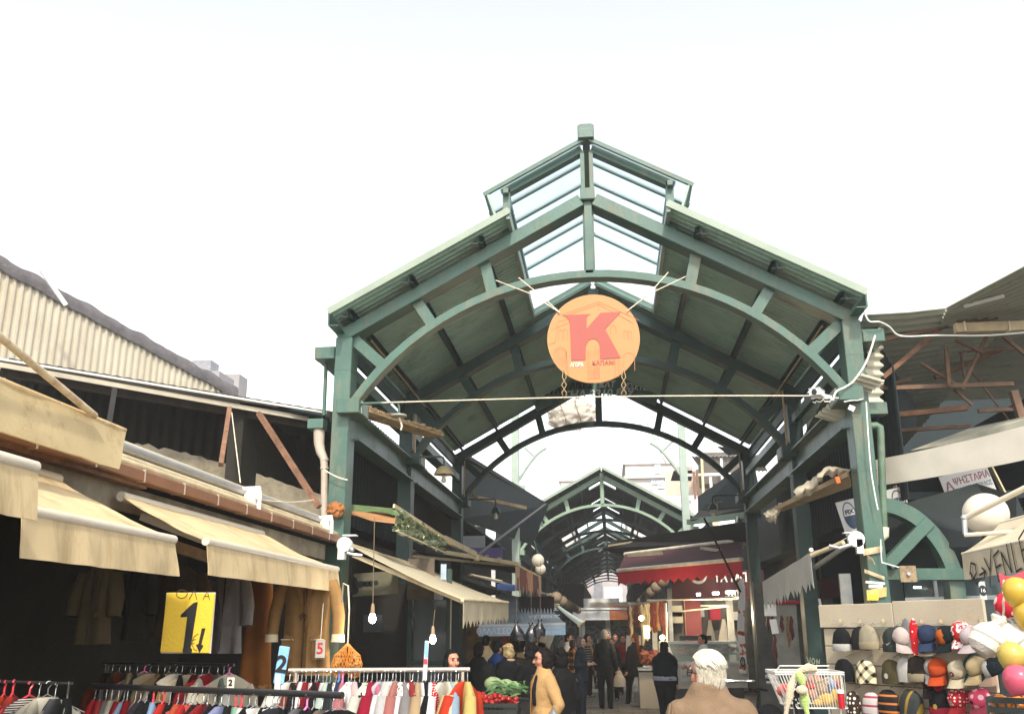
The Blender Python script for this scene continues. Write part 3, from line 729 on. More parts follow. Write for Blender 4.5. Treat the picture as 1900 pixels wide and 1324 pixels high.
def lamp_arm(sg, Y, kind, label, lx=.36, dz=-.10):
    o = empty('bracket_lamp', (XC + sg * (WI - .17), Y, ZB - .08), label, 'lamp', 'lamps on the column brackets')
    x0 = XC + sg * (WI - .17); x1 = x0 - sg * lx; z = ZB - .06
    pts = [(x0, Y - .02, z), (x1 + sg * .05, Y - .02, z), (x1 + sg * .015, Y - .02, z - .015), (x1, Y - .02, z - .05), (x1, Y - .02, z + dz - .06)]
    MB().tube(pts, .016, 8).build('arm', GREEN if kind != 'dark' else GREEN_D, o, smooth=True)
    c = Vector((x1, Y - .02, z + dz - .06))
    if kind == 'disc':
        MB().lathe([(.02, .015), (.10, 0), (.105, -.02), (.02, -.035)], c, 20).build('cap', mat('dull_cap', (.30, .29, .24), .5), o, smooth=True, auto=40)
        MB().tube([c, c + Vector((.03, 0, -.1)), c + Vector((.045, 0, -.15)), c + Vector((.03, 0, -.2))], .012, 6).build('loose_wire', ROPE, o)
    else:
        m_ = mat('enamel_shade', (.62, .48, .27), .35, var=.15, dirt=(.2, .12, .06), dirt_amt=.45, dirt_scale=12) if kind == 'shade' else GREEN_D
        k = 1.0 if kind == 'shade' else .62
        MB().lathe([(.02, .0), (.07 * k, -.01), (.13 * k, -.06), (.165 * k, -.13), (.172 * k, -.15), (.160 * k, -.145), (.12 * k, -.07), (.05 * k, -.03)], c, 24).build('shade', m_, o, smooth=True, auto=60)
        MB().lathe([(.028, -.08), (.028, -.15)], c, 10).build('socket', mat('brown_socket', (.12, .07, .035), .5), o)
        MB().lathe([(.022, -.15), (.028, -.18), (.045, -.235), (.040, -.27), (.0, -.29)], c, 14).build('bulb', mat('unlit_bulb', (.70, .60, .46), .15, var=.05, bump=0), o, smooth=True)
    return o
lamp_arm(-1, 11.55, 'disc', 'bracket lamp that lost its shade, on the left front column', .50)
lamp_arm(-1, 15.50, 'shade', 'bracket lamp with rusty cream enamel shade on the second left column', .40)
lamp_arm(-1, 21.0, 'dark', 'small dark bracket lamp with bulb on the third left column', .62)
lamp_arm(1, 21.0, 'dark', 'small dark bracket lamp on the third right column', .55)
# broken tiles and sheet ends sitting on the left side beam
b = MB(); rg = random.Random(5)
a, e = P(668, 757, 12.2), P(808, 803, 14.6)
b.beam(a + Vector((0, 0, -.05)), e + Vector((0, 0, -.05)), .30, .03)
for i in range(34):
    p = a.lerp(e, i / 33); b.box(p + Vector((.06, 0, rg.uniform(-.02, .02))), (.13, .05, rg.uniform(.03, .06)), Matrix.Rotation(rg.uniform(-.25, .25), 3, 'Z'))
thing(b, 'tile_row', mat('old_tiles', (.48, .33, .17), .85, var=.35, scale=9, bump=.4, dirt=(.12, .08, .05), dirt_amt=.5), 'ragged row of broken tan tiles on the beam behind the left front column', 'tiles')
# tangle of dry nest at the column
b = MB(); c = P(622, 945, 11.5)
b.ball(c, .10, 26, 18, sc=(1.1, .7, 1))
for i, v in enumerate(b.v): q = Vector(v); b.v[i] = tuple(q + mnoise.noise_vector(q * 22) * .025 + mnoise.noise_vector(q * 60) * .012)
thing(b, 'foam_lump', mat('rusty_foam', (.34, .13, .04), .95, var=.5, scale=40, bump=.8), 'rusty orange foam lump stuck on the left front column', 'foam')
# ---- grey rooftop far behind on the left
o = empty('rooftop_building', (-30, 70, 0), 'pale grey concrete building showing above the left roofs', 'building')
a = P(358, 670, 70); c = P(400, 688, 70); e = P(446, 690, 84)
FARW = mat('far_concrete', (.27, .25, .245), .9, var=.10, scale=.3, bump=.1)
b = MB(); b.box((a.x + 1.2, 71, (a.z - 1) / 2), (2.6, 3, a.z - 1)); xa_, xb_, zz_ = P(396, 690, 80).x, P(445, 690, 80).x, P(420, 694, 80).z; b.box(((xa_ + xb_) / 2, 81, zz_ / 2), (xb_ - xa_, 2, zz_)); b.build('wall', FARW, o)
b = MB(); b.box((a.x + .85, 70.5, a.z - .6), (1.6, 1.6, 1.2)); b.build('water_tank', mat('grey_tank', (.22, .22, .235), .6), o)
# ================================================================== clothes: racks, hangers, garments
def cm(rgb, rough=.9):
    n = 'cloth_%02x%02x%02x' % tuple(rgb)
    return mat(n, tuple(min(.85, c * .5) for c in srgb(*rgb)), rough, var=.14, scale=7, bump=.25, bscale=120, coord='obj', spec=.2)
HCHROME = mat('hanger_wire', (.62, .62, .60), .25, metal=.8, var=.05, bump=0)
HRED = mat('red_hanger', (.62, .05, .07), .35, var=.05, bump=0)
HPINK = mat('pink_hanger', (.75, .20, .42), .35, var=.05, bump=0)
HBLUE = mat('blue_hanger', (.12, .2, .5), .35, var=.05, bump=0)
def garment_mesh(kind, seed, wd=.21, ln=.62, th=.028):
    """closed cloth shape hung from shoulders at the origin: x across, y thickness, z down"""
    b = MB(); NU, NV = 28, 14
    def fn(u, v):
        a = 2 * math.pi * u; d = v ** 1.15
        z = -.028 - d * ln
        if v < .16:
            k = v / .16; hw = .045 + (wd - .045) * k ** .85; z = -.028 - .085 * k ** 1.1; t = .018 + (th - .018) * k
        else:
            k = (v - .16) / .84; z = -.113 - k * (ln - .12)
            hw = wd * (1 - .10 * math.sin(k * 2.2)) + .02 * k; t = th * (1 + .35 * k)
        c, s_ = math.cos(a), math.sin(a)
        x = hw * math.copysign(abs(c) ** .8, c); y = t * math.copysign(abs(s_) ** .9, s_)
        f = mnoise.noise(Vector((x * 9 + seed, z * 1.6, seed * 2.7)))
        y += .022 * f * min(1, v * 3) + .012 * math.sin(x * 34 + seed) * min(1, v * 2)
        return (x, y, z)
    b.grid(fn, NU, NV)
    k = len(b.v)
    b.add([fn(i / NU, 1) for i in range(NU)], [tuple(range(NU))])
    if kind != 'vest':      # sleeves hanging at the sides
        for sg in (-1, 1):
            r0 = random.Random(seed * 7 + sg); L_ = ln * r0.uniform(.55, .9)
            pts = [Vector((sg * (wd - .03), 0, -.11)), Vector((sg * (wd + .015), .01, -.21)), Vector((sg * (wd + .02), r0.uniform(-.03, .03), -.13 - L_ * .6)), Vector((sg * (wd + .005), r0.uniform(-.04, .04), -.13 - L_))]
            b.tube(pts, [.035, .042, .038, .034], 9)
    return b
def hanger(kind, par, m):
    b = MB(); r = .0026 if m is HCHROME else .005
    hook = [Vector((-.017 * math.cos(a), 0, 0.052 + .018 * math.sin(a))) for a in [i / 8 * math.pi * 1.25 - .4 for i in range(9)]]
    hook = [Vector((.013 * math.cos(a), 0, .034 + .014 * math.sin(a))) for a in [math.pi * .95 - i / 8 * math.pi * 1.25 for i in range(9)]] + [Vector((.0, 0, .012)), Vector((0, 0, -.012))]
    b.tube(hook, r, 5)
    b.tube([(-.19, 0, -.11), (-.10, 0, -.065), (0, 0, -.015), (.10, 0, -.065), (.19, 0, -.11)], r * 1.2, 5)
    return b.build('hanger', m, par, local=True, smooth=True)
ORD = ['first', 'second', 'third', 'fourth', 'fifth', 'sixth', 'seventh', 'eighth', 'ninth', 'tenth', 'eleventh', 'twelfth', 'thirteenth', 'fourteenth', 'fifteenth', 'sixteenth', 'seventeenth', 'eighteenth', 'nineteenth', 'twentieth']
ORD += ['twenty-' + x for x in ORD[:9]] + ['thirtieth'] + ['thirty-' + x for x in ORD[:9]] + ['fortieth'] + ['forty-' + x for x in ORD[:9]] + ['fiftieth']
PLA = lambda: None
LEOPARD = patt('leopard_print', 'spots', [srgb(60, 40, 30), srgb(235, 225, 210), srgb(90, 60, 45), srgb(230, 220, 205)], 42)
FLORW = patt('floral_white', 'spots', [srgb(240, 238, 225), srgb(230, 235, 215), srgb(30, 35, 30), srgb(215, 150, 150)], 30)
FLORG = patt('floral_green', 'spots', [srgb(90, 150, 70), srgb(190, 215, 170), srgb(235, 240, 225), srgb(60, 110, 60)], 22)
REDDOT = patt('red_dotted', 'dots', [srgb(235, 215, 205), srgb(160, 25, 35)], 75)
STRIPEB = patt('dark_stripe', 'stripe', [srgb(25, 25, 30), srgb(190, 180, 170)], 30)
def rail(name, a, e, r, m, label, cat='clothes rail', legs=True, tz=0.02):
    a, e = Vector(a), Vector(e); o = empty(name, ((a + e) / 2).to_tuple()[:2] + (0,), label, cat)
    MB().tube([a, e], r, 10).build('bar', m, o, smooth=True, auto=40)
    if legs:
        for p in (a.lerp(e, .04), a.lerp(e, .96)):
            b = MB(); b.tube([p - Vector((0, 0, r)), Vector((p.x, p.y, tz))], r * .8, 8); b.build('upright', m, o, smooth=True)
            b = MB(); b.tube([(p.x, p.y - .3, tz + .03), (p.x, p.y + .3, tz + .03)], r * .8, 8); b.build('foot', m, o, smooth=True)
    return o
def hang(a, e, items, where, grp, rng, ang=(15, 60), ln=(.5, .75), us=None, wd=(.18, .22)):
    """items: (colour words, material or rgb, garment word, hanger material)"""
    a, e = Vector(a), Vector(e); n = len(items); base = math.atan2((e - a).y, (e - a).x) + math.pi / 2
    for i, it in enumerate(items):
        cw, m, gw = it[:3]; hm = it[3] if len(it) > 3 else HCHROME
        u = us[i] if us else (i + .5 + rng.uniform(-.25, .25)) / n
        p = a.lerp(e, u) + Vector((0, 0, -.045 + .002 + rng.uniform(-.004, .004)))
        o = empty('hanging_garment', p, '%s %s on %s, %s from its left end' % (cw, gw, where, ORD[i]), 'garment', grp, base + R(rng.uniform(*ang) * rng.choice((1, 1, 1, -1))))
        m = cm(m) if isinstance(m, tuple) else m
        mesh = garment_mesh('vest' if gw in ('vest', 'skirt') else 'top', rng.random() * 90, rng.uniform(*wd), rng.uniform(*ln), rng.uniform(.026, .04))
        mesh.build(gw if gw in ('vest', 'skirt') else 'cloth', m, o, smooth=True, local=True, auto=None)
        hanger('wire', o, hm)
rg = random.Random(21)
STEEL = mat('rail_steel', (.55, .47, .38), .3, metal=.6, var=.1)
sA, sB = P(536, 1243, 6.1), P(872, 1241, 6.1)
rail('silver_clothes_rail', sA, sB, .014, STEEL, 'silver clothes rail full of blouses beside the street, tan bar')
items = [('white', (238, 232, 220), 'jacket'), ('black', (25, 24, 24), 'jacket'), ('rust brown', (140, 62, 36), 'blouse'), ('white', (240, 238, 230), 'blouse'), ('dark red', (150, 25, 35), 'blouse'),
 ('white', (235, 232, 225), 'shirt'), ('black', (22, 22, 24), 'blouse'), ('wine red', (120, 18, 32), 'blouse'), ('white', (240, 240, 236), 'blouse'), ('mint and black', (200, 215, 200), 'blouse'),
 ('charcoal', (40, 44, 48), 'blouse'), ('brown leopard print', LEOPARD, 'blouse'), ('denim blue', (40, 62, 100), 'shirt', HBLUE), ('rose pink', (200, 120, 120), 'blouse', HPINK), ('white', (238, 236, 232), 'vest'),
 ('amber printed', FLORW, 'blouse'), ('pale pink', (228, 200, 196), 'blouse'), ('black', (20, 20, 22), 'shirt'), ('green floral', FLORG, 'blouse'), ('ivory', (232, 226, 208), 'blouse'),
 ('crimson', (168, 25, 55), 'blouse'), ('rose', (206, 120, 140), 'blouse'), ('lilac grey', (205, 200, 208), 'blouse'), ('silver grey', (210, 208, 205), 'shirt'), ('cream', (225, 220, 205), 'blouse'),
 ('white', (242, 240, 236), 'blouse'), ('dusty pink', (190, 120, 112), 'blouse'), ('black and white floral', FLORW, 'blouse'), ('grey', (150, 145, 142), 'blouse'), ('brick red', (160, 52, 50), 'blouse'),
 ('white', (236, 234, 232), 'blouse'), ('beige', (200, 170, 130), 'blouse'), ('white', (240, 238, 234), 'shirt'), ('black', (18, 18, 18), 'blouse'), ('white', (242, 240, 236), 'shirt'),
 ('red dotted', REDDOT, 'blouse'), ('black', (22, 20, 20), 'blouse'), ('ivory', (230, 224, 206), 'blouse'), ('cream', (222, 212, 190), 'blouse'), ('pale blue', (160, 185, 200), 'shirt'),
 ('bright blue', (50, 125, 165), 'shirt'), ('pale yellow', (226, 200, 140), 'blouse'), ('orange red', (214, 66, 36), 'blouse'), ('yellow', (228, 200, 120), 'blouse')]
hang(sA, sB, items, 'the silver rail', 'garments on the silver rail', rg, ang=(4, 22), ln=(.55, .75))
bA, bB = P(172, 1272, 5.35), P(636, 1289, 4.62)
BLACKR = mat('black_rail', (.02, .02, .02), .35, var=.2, dirt=(.12, .1, .08), dirt_amt=.3)
rail('black_clothes_rail', bA, bB, .016, BLACKR, 'black clothes rail in front of the stall, crowded with wire hangers')
cols = [('red', (196, 40, 44)), ('coral red', (205, 70, 66)), ('grey', (150, 146, 138)), ('cream', (222, 214, 190)), ('red', (190, 30, 38)), ('pale blue', (176, 196, 222)), ('crimson', (178, 28, 40)), ('grey', (140, 140, 136)), ('plum', (56, 46, 58)),
 ('black', (22, 22, 24)), ('light blue', (150, 180, 215)), ('black', (24, 24, 26)), ('red', (205, 50, 40)), ('black', (20, 20, 22)), ('orange', (205, 90, 60)), ('red', (196, 44, 38)), ('coral', (214, 92, 80)), ('black', (26, 24, 26)), ('dark red', (150, 30, 36)),
 ('wine', (84, 34, 46)), ('black', (20, 20, 20)), ('lilac', (150, 156, 196)), ('black', (24, 24, 24)), ('mint green', (150, 196, 168)), ('white', (232, 230, 224)), ('black', (20, 20, 20)), ('white', (238, 236, 228)), ('black', (24, 22, 24)),
 ('white', (236, 232, 226)), ('charcoal', (44, 44, 48)), ('black', (18, 18, 20)), ('navy', (40, 44, 60)), ('grey', (110, 110, 110)), ('black', (20, 20, 20)), ('black', (26, 26, 26)), ('taupe', (120, 104, 92)), ('grey', (96, 96, 100)), ('black', (20, 20, 22))]
items = [(c, m, rg.choice(('blouse', 'jumper', 'shirt')), rg.choice((HCHROME,) * 15 + (HPINK, HRED))) for c, m in cols]
hang(bA, bB, items, 'the black rail', 'garments on the black rail', rg, ang=(10, 50), ln=(.5, .7))
kA, kB = P(192, 1229, 7.3), P(434, 1233, 7.1)
rail('rear_clothes_rail', kA, kB, .013, BLACKR, 'dark clothes rail at the back of the stall under the yellow sign')
cols = [('dark brown', (60, 42, 30)), ('olive', (64, 58, 40)), ('rust', (120, 56, 30)), ('brown', (84, 56, 36)), ('cream', (205, 180, 140)), ('dark green', (44, 62, 52)), ('grey', (150, 140, 120)), ('cream', (210, 190, 150)), ('ochre', (180, 140, 70)), ('black', (24, 22, 20)),
 ('beige', (190, 160, 120)), ('white', (226, 218, 200)), ('black', (26, 24, 22)), ('ivory', (220, 206, 176)), ('wine', (110, 24, 30)), ('white', (232, 224, 206)), ('red', (170, 30, 34)), ('grey green', (140, 150, 140)), ('white', (228, 222, 206)), ('cream', (220, 208, 180))]
items = [(c, m, rg.choice(('blouse', 'jacket')), rg.choice((HCHROME,) * 7 + (HPINK,))) for c, m in cols]
hang(kA, kB, items, 'the rear rail', 'garments on the rear rail', rg, ang=(15, 55), ln=(.5, .7))
nA, nB = P(-40, 1262, 4.75), P(135, 1267, 4.75)
rail('near_clothes_rail', nA, nB, .007, BLACKR, 'thin dark clothes rail at the near left corner of the stall')
items = [('orange', (214, 84, 40), 'jumper', HPINK), ('orange', (205, 74, 36), 'jumper', HRED), ('coral', (200, 70, 60), 'blouse', HRED), ('brown patterned', STRIPEB, 'blouse', HRED), ('cream', (224, 214, 190), 'blouse'), ('ivory', (228, 220, 200), 'blouse'), ('grey', (90, 90, 92), 'blouse'), ('black', (24, 24, 26), 'jacket')]
hang(nA, nB, items, 'the near left rail', 'garments on the near left rail', rg, ang=(10, 45), us=[.22, .29, .38, .56, .66, .75, .83, .96], ln=(.5, .65), wd=(.16, .19))
# ---- coats hung high, facing the street
def coat(name, px, py, Y, wpx, hpx, m, label, sleeves=True, cuffs=None, seed=1, rz=.0, fur=None, trousers=False, tilt=0, extra=None):
    k = Y / 1822.; wd = wpx * k / 2; ln = hpx * k; c = P(px, py, Y)
    o = empty(name, c, label, 'coat' if not trousers else 'skirt', 'coats hung at the back of the clothes stall', rz)
    b = MB()
    def fn(u, v):
        a = 2 * math.pi * u
        if v < .14: q = v / .14; hw = wd * (.22 + .62 * q ** .8); z = -.10 * q
        else: q = (v - .14) / .86; hw = wd * (.84 - .08 * math.sin(q * 3.0) + (.10 if sleeves else .30) * q); z = -.10 - q * (ln - .10)
        t = .07 + .02 * v
        x = hw * math.cos(a); y = t * math.sin(a) + .02 * mnoise.noise(Vector((x * 8 + seed, z * 1.5, seed))) + .024 * math.sin(x * 38 + seed + 2 * mnoise.noise(Vector((x * 4, z, seed)))) * v ** .7
        return (x, y, z)
    b.grid(fn, 36, 16); b.add([fn(i / 36, 1) for i in range(36)], [tuple(range(36))])
    b.build('body', m, o, smooth=True, local=True)
    if sleeves:
        for sg in (-1, 1):
            pts = [Vector((sg * wd * .80, 0, -.07)), Vector((sg * wd * .98, -.02, -.18)), Vector((sg * wd * 1.12, -.03, -ln * .42)), Vector((sg * wd * 1.15, -.05, -ln * .66))]
            MB().tube(pts, [.05, .058, .055, .05], 10).build('sleeve', m, o, smooth=True, local=True)
            if cuffs: MB().tube([pts[-1] + Vector((0, 0, .05)), pts[-1] + Vector((0, 0, -.015))], [.056, .060], 10).build('cuff', cuffs, o, smooth=True, local=True)
    if sleeves:
        MB().tube([(.004, -.085, -.05), (.006, -.10, -.3), (.004, -.11, -ln * .97)], .005, 5).build('front_seam', DARKB, o, local=True)
        for sg in (-1, 1):
            b = MB(); b.slab([(sg * .01, -.105, -.30), (sg * wd * .30, -.098, -.15), (sg * wd * .42, -.07, -.05), (sg * wd * .16, -.075, -.03)], .008, dirn=(0, -1, 0)); b.build('lapel', m, o, local=True)
            b = MB(); b.slab([(sg * wd * .35, -.118, -ln * .62), (sg * wd * .62, -.105, -ln * .60), (sg * wd * .62, -.105, -ln * .65), (sg * wd * .35, -.118, -ln * .67)], .006, dirn=(0, -1, 0)); b.build('pocket_flap', m, o, local=True)
    if fur:
        b = MB(); r_ = random.Random(4)
        for i in range(260):
            u = r_.random(); p = Vector(fn(u, 1 - .05 * r_.random())); d = Vector((r_.gauss(0, .02), -.02 + r_.gauss(0, .02), -.05)); b.tube([p, p + d], [.005, .001], 3)
        b.build('fur_hem', fur, o, local=True)
    return o
TAN = cm((196, 150, 92)); TANC = mat('cuff_cream', (.72, .62, .42), .95, bump=.3)
c = coat('tan_coat', 575, 1064, 8.4, 112, 186, TAN, 'tan coat with cream cuffs and patch pockets under the right awning', cuffs=TANC, seed=3)
for sg in (-1, 1):
    b = MB(); b.grid(lambda u, v: (sg * .135 + (u - .5) * .105, -.100 - .006 * math.sin(v * 3), -.56 - .17 * v), 4, 4, th=-.006); b.build('pocket', TAN, c, local=True, smooth=True)
    MB().tube([(sg * .135 - .055, -.112, -.56), (sg * .135 + .055, -.112, -.56)], .005, 5).build('pocket_trim', TANC, c, local=True)
MB().tube([(0, -.10, -.02), (.004, -.108, -.3), (.0, -.108, -.72)], .006, 5).build('front_seam', cm((150, 108, 62)), c, local=True)
b = MB()
for sg in (-1, 1): b.tube([(0, -.108, -.34), (sg * .03, -.12, -.36), (sg * .02, -.12, -.40), (0, -.11, -.35)], .006, 5)
b.tube([(0, -.11, -.35), (.02, -.12, -.5)], .005, 5); b.build('tie', cm((110, 78, 46)), c, local=True)
coat('orange_coat', 486, 1062, 8.6, 58, 216, cm((200, 126, 58)), 'long orange brown coat with shaggy fur hem beside the tan coat', sleeves=False, fur=mat('tawny_fur', (.40, .22, .07), .95, bump=0), seed=8)
coat('grey_jacket', 426, 1062, 8.0, 80, 150, cm((150, 144, 142)), 'grey jacket hanging right of the yellow price sign', seed=5)
coat('dark_jacket', 338, 1050, 7.6, 100, 138, cm((92, 76, 58)), 'dark brown jacket hanging behind the yellow price sign', seed=12)
coat('dark_jacket', 190, 1046, 6.6, 74, 152, cm((96, 82, 56)), 'olive brown jacket hanging at the dark left side of the stall', seed=15)
coat('dark_jacket', 262, 1050, 7.4, 60, 140, cm((50, 50, 42)), 'black jacket hanging between the two brown jackets', seed=18)
coat('tan_skirt', 536, 1244, 8.5, 26, 60, cm((150, 92, 40)), 'short brown fur skirt hanging under the tan coat', sleeves=False, trousers=True, fur=mat('tawny_fur', (.4, .2, .07), .95), seed=9)
# ---- signs of the stall
YEL = mat('yellow_board', (.72, .47, .035), .5, var=.06, dirt=(.45, .28, .05), dirt_amt=.3, dirt_scale=9)
INK = mat('black_ink', (.012, .012, .012), .6, bump=0)
INKT = mat('thin_pencil', (.09, .06, .02), .7, bump=0)
def board(name, pa, pb, Y, m, label, th=.012, cat='sign', rot=0.0, seed=0):
    """upright board between two pixel corners at depth Y"""
    a, c = P(*pa, Y), P(*pb, Y); ct = (a + c) / 2; wd, ht = abs(c.x - a.x), abs(a.z - c.z)
    o = empty(name, ct, label, cat)
    b = MB(); b.box((0, 0, 0), (wd, th, ht)); b.xf(Matrix.Rotation(rot, 4, 'Y')); b.build('panel', m, o, local=True, bevel=.003)
    M = Matrix.Rotation(rot, 4, 'Y') @ plane_M((0, -th / 2 - .001, 0), (1, 0, 0), (0, 0, 1))
    return o, M, wd, ht
o, M, w_, h_ = board('price_sign', (309, 1100), (389, 1210), 5.65, YEL, 'yellow price board marked OLA 1 in Greek with an arrow pointing down', rot=.02)
MB().box((0, .010, 0), (w_ + .006, .008, h_ + .008)).build('backing', mat('grubby_white', (.55, .5, .4), .7), o, local=True)
s = w_ / 80.
circ = lambda cx, cy, rx, ry, n=14: [((cx + rx * math.cos(i / n * 6.4)) * s, (cy + ry * math.sin(i / n * 6.4)) * s) for i in range(n + 1)]
strokes([circ(-14, 44, 9, 6.5), [(-1 * s, 36 * s), (6 * s, 50 * s), (12 * s, 36 * s)], [(22 * s, 36 * s), (28 * s, 49 * s), (33 * s, 36 * s)], [(24 * s, 41 * s), (31 * s, 41 * s)]], .6 * s, INKT, o, M, local=True)
one = [(-2, -46), (12, -46), (13, -40), (10, -38), (14, 32), (7, 31), (-12, 12), (-12, 8), (-1, 9), (-2, -38), (-3, -41)]
b = MB(); b.add([M @ Vector((x * s, y * s, .002)) for x, y in one], [tuple(range(len(one)))]); b.build('numeral', INK, o, local=True)
arw = [(25, -45), (31, -34), (27, -33), (31, -8), (25, -8), (22, -32), (18, -33)]
b = MB(); b.add([M @ Vector((x * s, y * s, .002)) for x, y in arw], [tuple(range(len(arw)))]); b.build('arrow', INK, o, local=True)
strokes([[(20 * s, -16 * s), (13 * s, -22 * s), (11 * s, -32 * s), (16 * s, -40 * s), (21 * s, -42 * s)], [(9 * s, -27 * s), (17 * s, -25 * s)], [(9 * s, -32 * s), (16 * s, -31 * s)]], .5 * s, INKT, o, M, name='euro_mark', local=True)
o, M, w_, h_ = board('price_card', (586, 1186), (602, 1220), 8.2, mat('grey_card', (.42, .40, .36), .7), 'grey card with a red 5 pinned to the tan coat', th=.004)
text('5', h_ * .85, mat('red_ink', (.55, .03, .03), .5, bump=0), o, M, local=True, bold=.002)
MB().tube([(0, 0, h_ / 2), (.004, .01, h_ / 2 + .3)], .003, 4).build('string', ROPE, o, local=True)
o, M, w_, h_ = board('price_plate', (515, 1198), (530, 1268), 5.0, mat('blue_card', (.22, .45, .75), .5), 'tilted blue price plate with a black 2 clipped on the black rail', th=.008, rot=.12)
text('2', h_ * .62, INK, o, M, local=True, bold=.004)
MB().box((-.012, -.004, -h_ * .62), (.030, .016, .14)).build('clip', mat('frosted_clip', (.55, .55, .52), .3), o, local=True)
o, M, w_, h_ = board('price_card', (422, 1256), (434, 1276), 5.3, mat('cream_card', (.7, .64, .5), .7), 'small cream price card with black mark hanging on the black rail', th=.003)
text('2', h_ * .8, INK, o, M, local=True, bold=.002)
o, M, w_, h_ = board('price_plate', (787, 1188), (793, 1262), 6.05, mat('white_card', (.75, .73, .70), .5), 'narrow blue red and white price plate standing on the silver rail', th=.006, rot=.04)
MB().box((.004, -.005, h_ * .27), (w_ * .8, .004, h_ * .36)).build('blue_band', mat('blue_card', (.22, .45, .75), .5), o, local=True)
MB().box((0, -.005, -h_ * .02), (w_ * .9, .004, h_ * .13)).build('red_band', HRED, o, local=True)
# ---- lit bulbs on long cords
BULB = emit('lit_bulb', (1, .97, .9), 9.0)
def bulb(px, py, Y, ytop, label, r=.032):
    c = P(px, py, Y); t = P(px + 4, ytop, Y); o = empty('hanging_bulb', c, label, 'light bulb', 'lit bulbs on long cords')
    MB().tube([c + Vector((0, 0, .10)), t], .004, 5).build('cord', mat('dark_cord', (.16, .12, .07), .7), o)
    MB().lathe([(.010, .115), (.016, .09), (.019, .06), (.020, .03)], c, 12).build('socket', mat('brass_socket', (.30, .21, .12), .4), o, smooth=True)
    MB().lathe([(.016, .035), (.022, .02), (r, -.01), (r * .95, -.03), (r * .6, -.047), (.0, -.052)], c, 16).build('glass', BULB, o, smooth=True)
    l = bpy.data.lights.new('bulb_light', 'POINT'); l.energy = 6; l.color = (1, .9, .75); l.shadow_soft_size = .04
    lo = bpy.data.objects.new('bulb_light', l); COL.objects.link(lo); lo.parent = o; lo.location = (0, -.0, -.09)
bulb(691, 1144, 8.4, 960, 'larger lit bulb on a long cord above the silver rail')
bulb(803, 1183, 9.5, 1130, 'smaller lit bulb hanging right above the silver rail')
# ---- net bag of fruit
o = empty('net_bag', P(645, 1225, 7.0), 'orange net bags of chestnuts tied on a pale cord over the silver rail', 'net bag')
FRU = mat('tan_fruit', (.52, .27, .07), .5, var=.35, scale=30, coord='world'); b = MB(); rg = random.Random(2)
nb = MB(); c0 = P(645, 1196, 7.0)
for sg in (-1, 1):
    c = c0 + Vector((sg * .055, 0, -.13))
    for i in range(75):
        d = Vector((rg.uniform(-1, 1), rg.uniform(-1, 1), rg.uniform(-1, 1)))
        if d.length > 1: continue
        wz = 1 - .35 * max(0, d.z); b.ball(c + Vector((d.x * .045 * wz, d.y * .045 * wz, d.z * .075)), .013, 7, 5)
    pr = [(.004, .14), (.02, .10), (.045, .06), (.058, 0), (.055, -.05), (.03, -.09), (.0, -.10)]
    for j in range(14):
        a = j / 14 * 6.283
        for tw in (1, -1):
            nb.tube([c + Vector((r_ * math.cos(a + tw * z * 9), r_ * math.sin(a + tw * z * 9), z)) + Vector((-sg * .05 * max(0, z - .05) / .09, 0, 0)) for r_, z in pr], .0022, 4)
tag(b.build('fruit', FRU, o, smooth=True), kind='stuff'); nb.build('net', mat('orange_net', (.62, .22, .03), .6), o)
MB().tube([P(637, 1082, 7.2), P(646, 1086, 7.1), P(648, 1130, 7.0), P(645, 1198, 7.0)], .006, 6).build('cord', ROPE, o)
MB().tube([P(637, 1082, 7.2), P(634, 1120, 7.3)], .006, 6).build('cord', ROPE, o)
# ================================================================== middle of the left side: awnings, foil, panels, fish stall
def apt(px, py, Y): return P(px, py, Y)
NAVY = mat('brown_awning_cloth', (.075, .040, .028), .85, var=.2, scale=2, trans=.12)
awning('side_awning', (P(652, 1012, 11.2), P(800, 1058, 15.6)), (P(858, 1112, 11.0), P(942, 1117, 15.4)), .30, mat('cream_awning_light', (.74, .66, .48), .85, var=.08, trans=.45), 'cream awning with zigzag edge opened beside the second left column', tube_m=TUBEC, tube_r=.022, scallop=16, n=40, arms=[(.02, .03), (.6, .05)], sagv=.03)
o = empty('awning_roller', P(640, 1012, 11.0), 'white awning roller end cap on the left front column', 'awning roller')
c = P(640, 1010, 10.95); b = MB(); b.lathe([(.01, -.05), (.085, -.05), (.09, 0), (.085, .05), (.01, .05)], c, 18, Matrix.Rotation(math.pi / 2, 3, 'X')); b.box(c + Vector((-.03, 0, -.10)), (.08, .09, .14)); b.build('end_cap', WHITEP, o, smooth=True, auto=40)
b = MB(); b.box(c + Vector((.06, 0, .105)), (.16, .1, .014)); b.build('hood', WHITEP, o)
b = MB(); b.tube([c + Vector((.05, -.06, -.1)), c + Vector((.12, -.06, -.12)), c + Vector((.22, -.04, -.13))], .022, 8); b.ball(c + Vector((.1, -.07, -.06)), .035, 8, 6); b.build('arm_joint', GALV, o)
awning('brown_awning', (P(760, 1020, 17.5), P(800, 1035, 24)), (P(955, 1046, 18.5), P(1003, 1070, 24)), .50, NAVY, 'dark brown awning with striped fringe hanging in the lane', tube_m=TUBEC, tube_r=.025, scallop=14, n=30, arms=[(.03, -.02)], extra_m=patt('fringe_stripes', 'stripe', [srgb(120, 70, 60), srgb(190, 160, 130), srgb(90, 60, 56), srgb(170, 130, 110)], 3.2, rot=(0, R(90), R(90))))
awning('blue_awning', (P(872, 1066, 24.5), P(930, 1078, 27)), (P(1016, 1103, 25), P(1022, 1102, 27)), .12, mat('grey_awning_cloth', (.10, .09, .075), .85, var=.2), 'dark awning with pale edge above the fish stall awning', tube_m=TUBEC, tube_r=.03, n=16)
o = empty('blue_tarp', P(950, 1088, 24.3), 'strip of bright blue tarp above the fish stall', 'tarp')
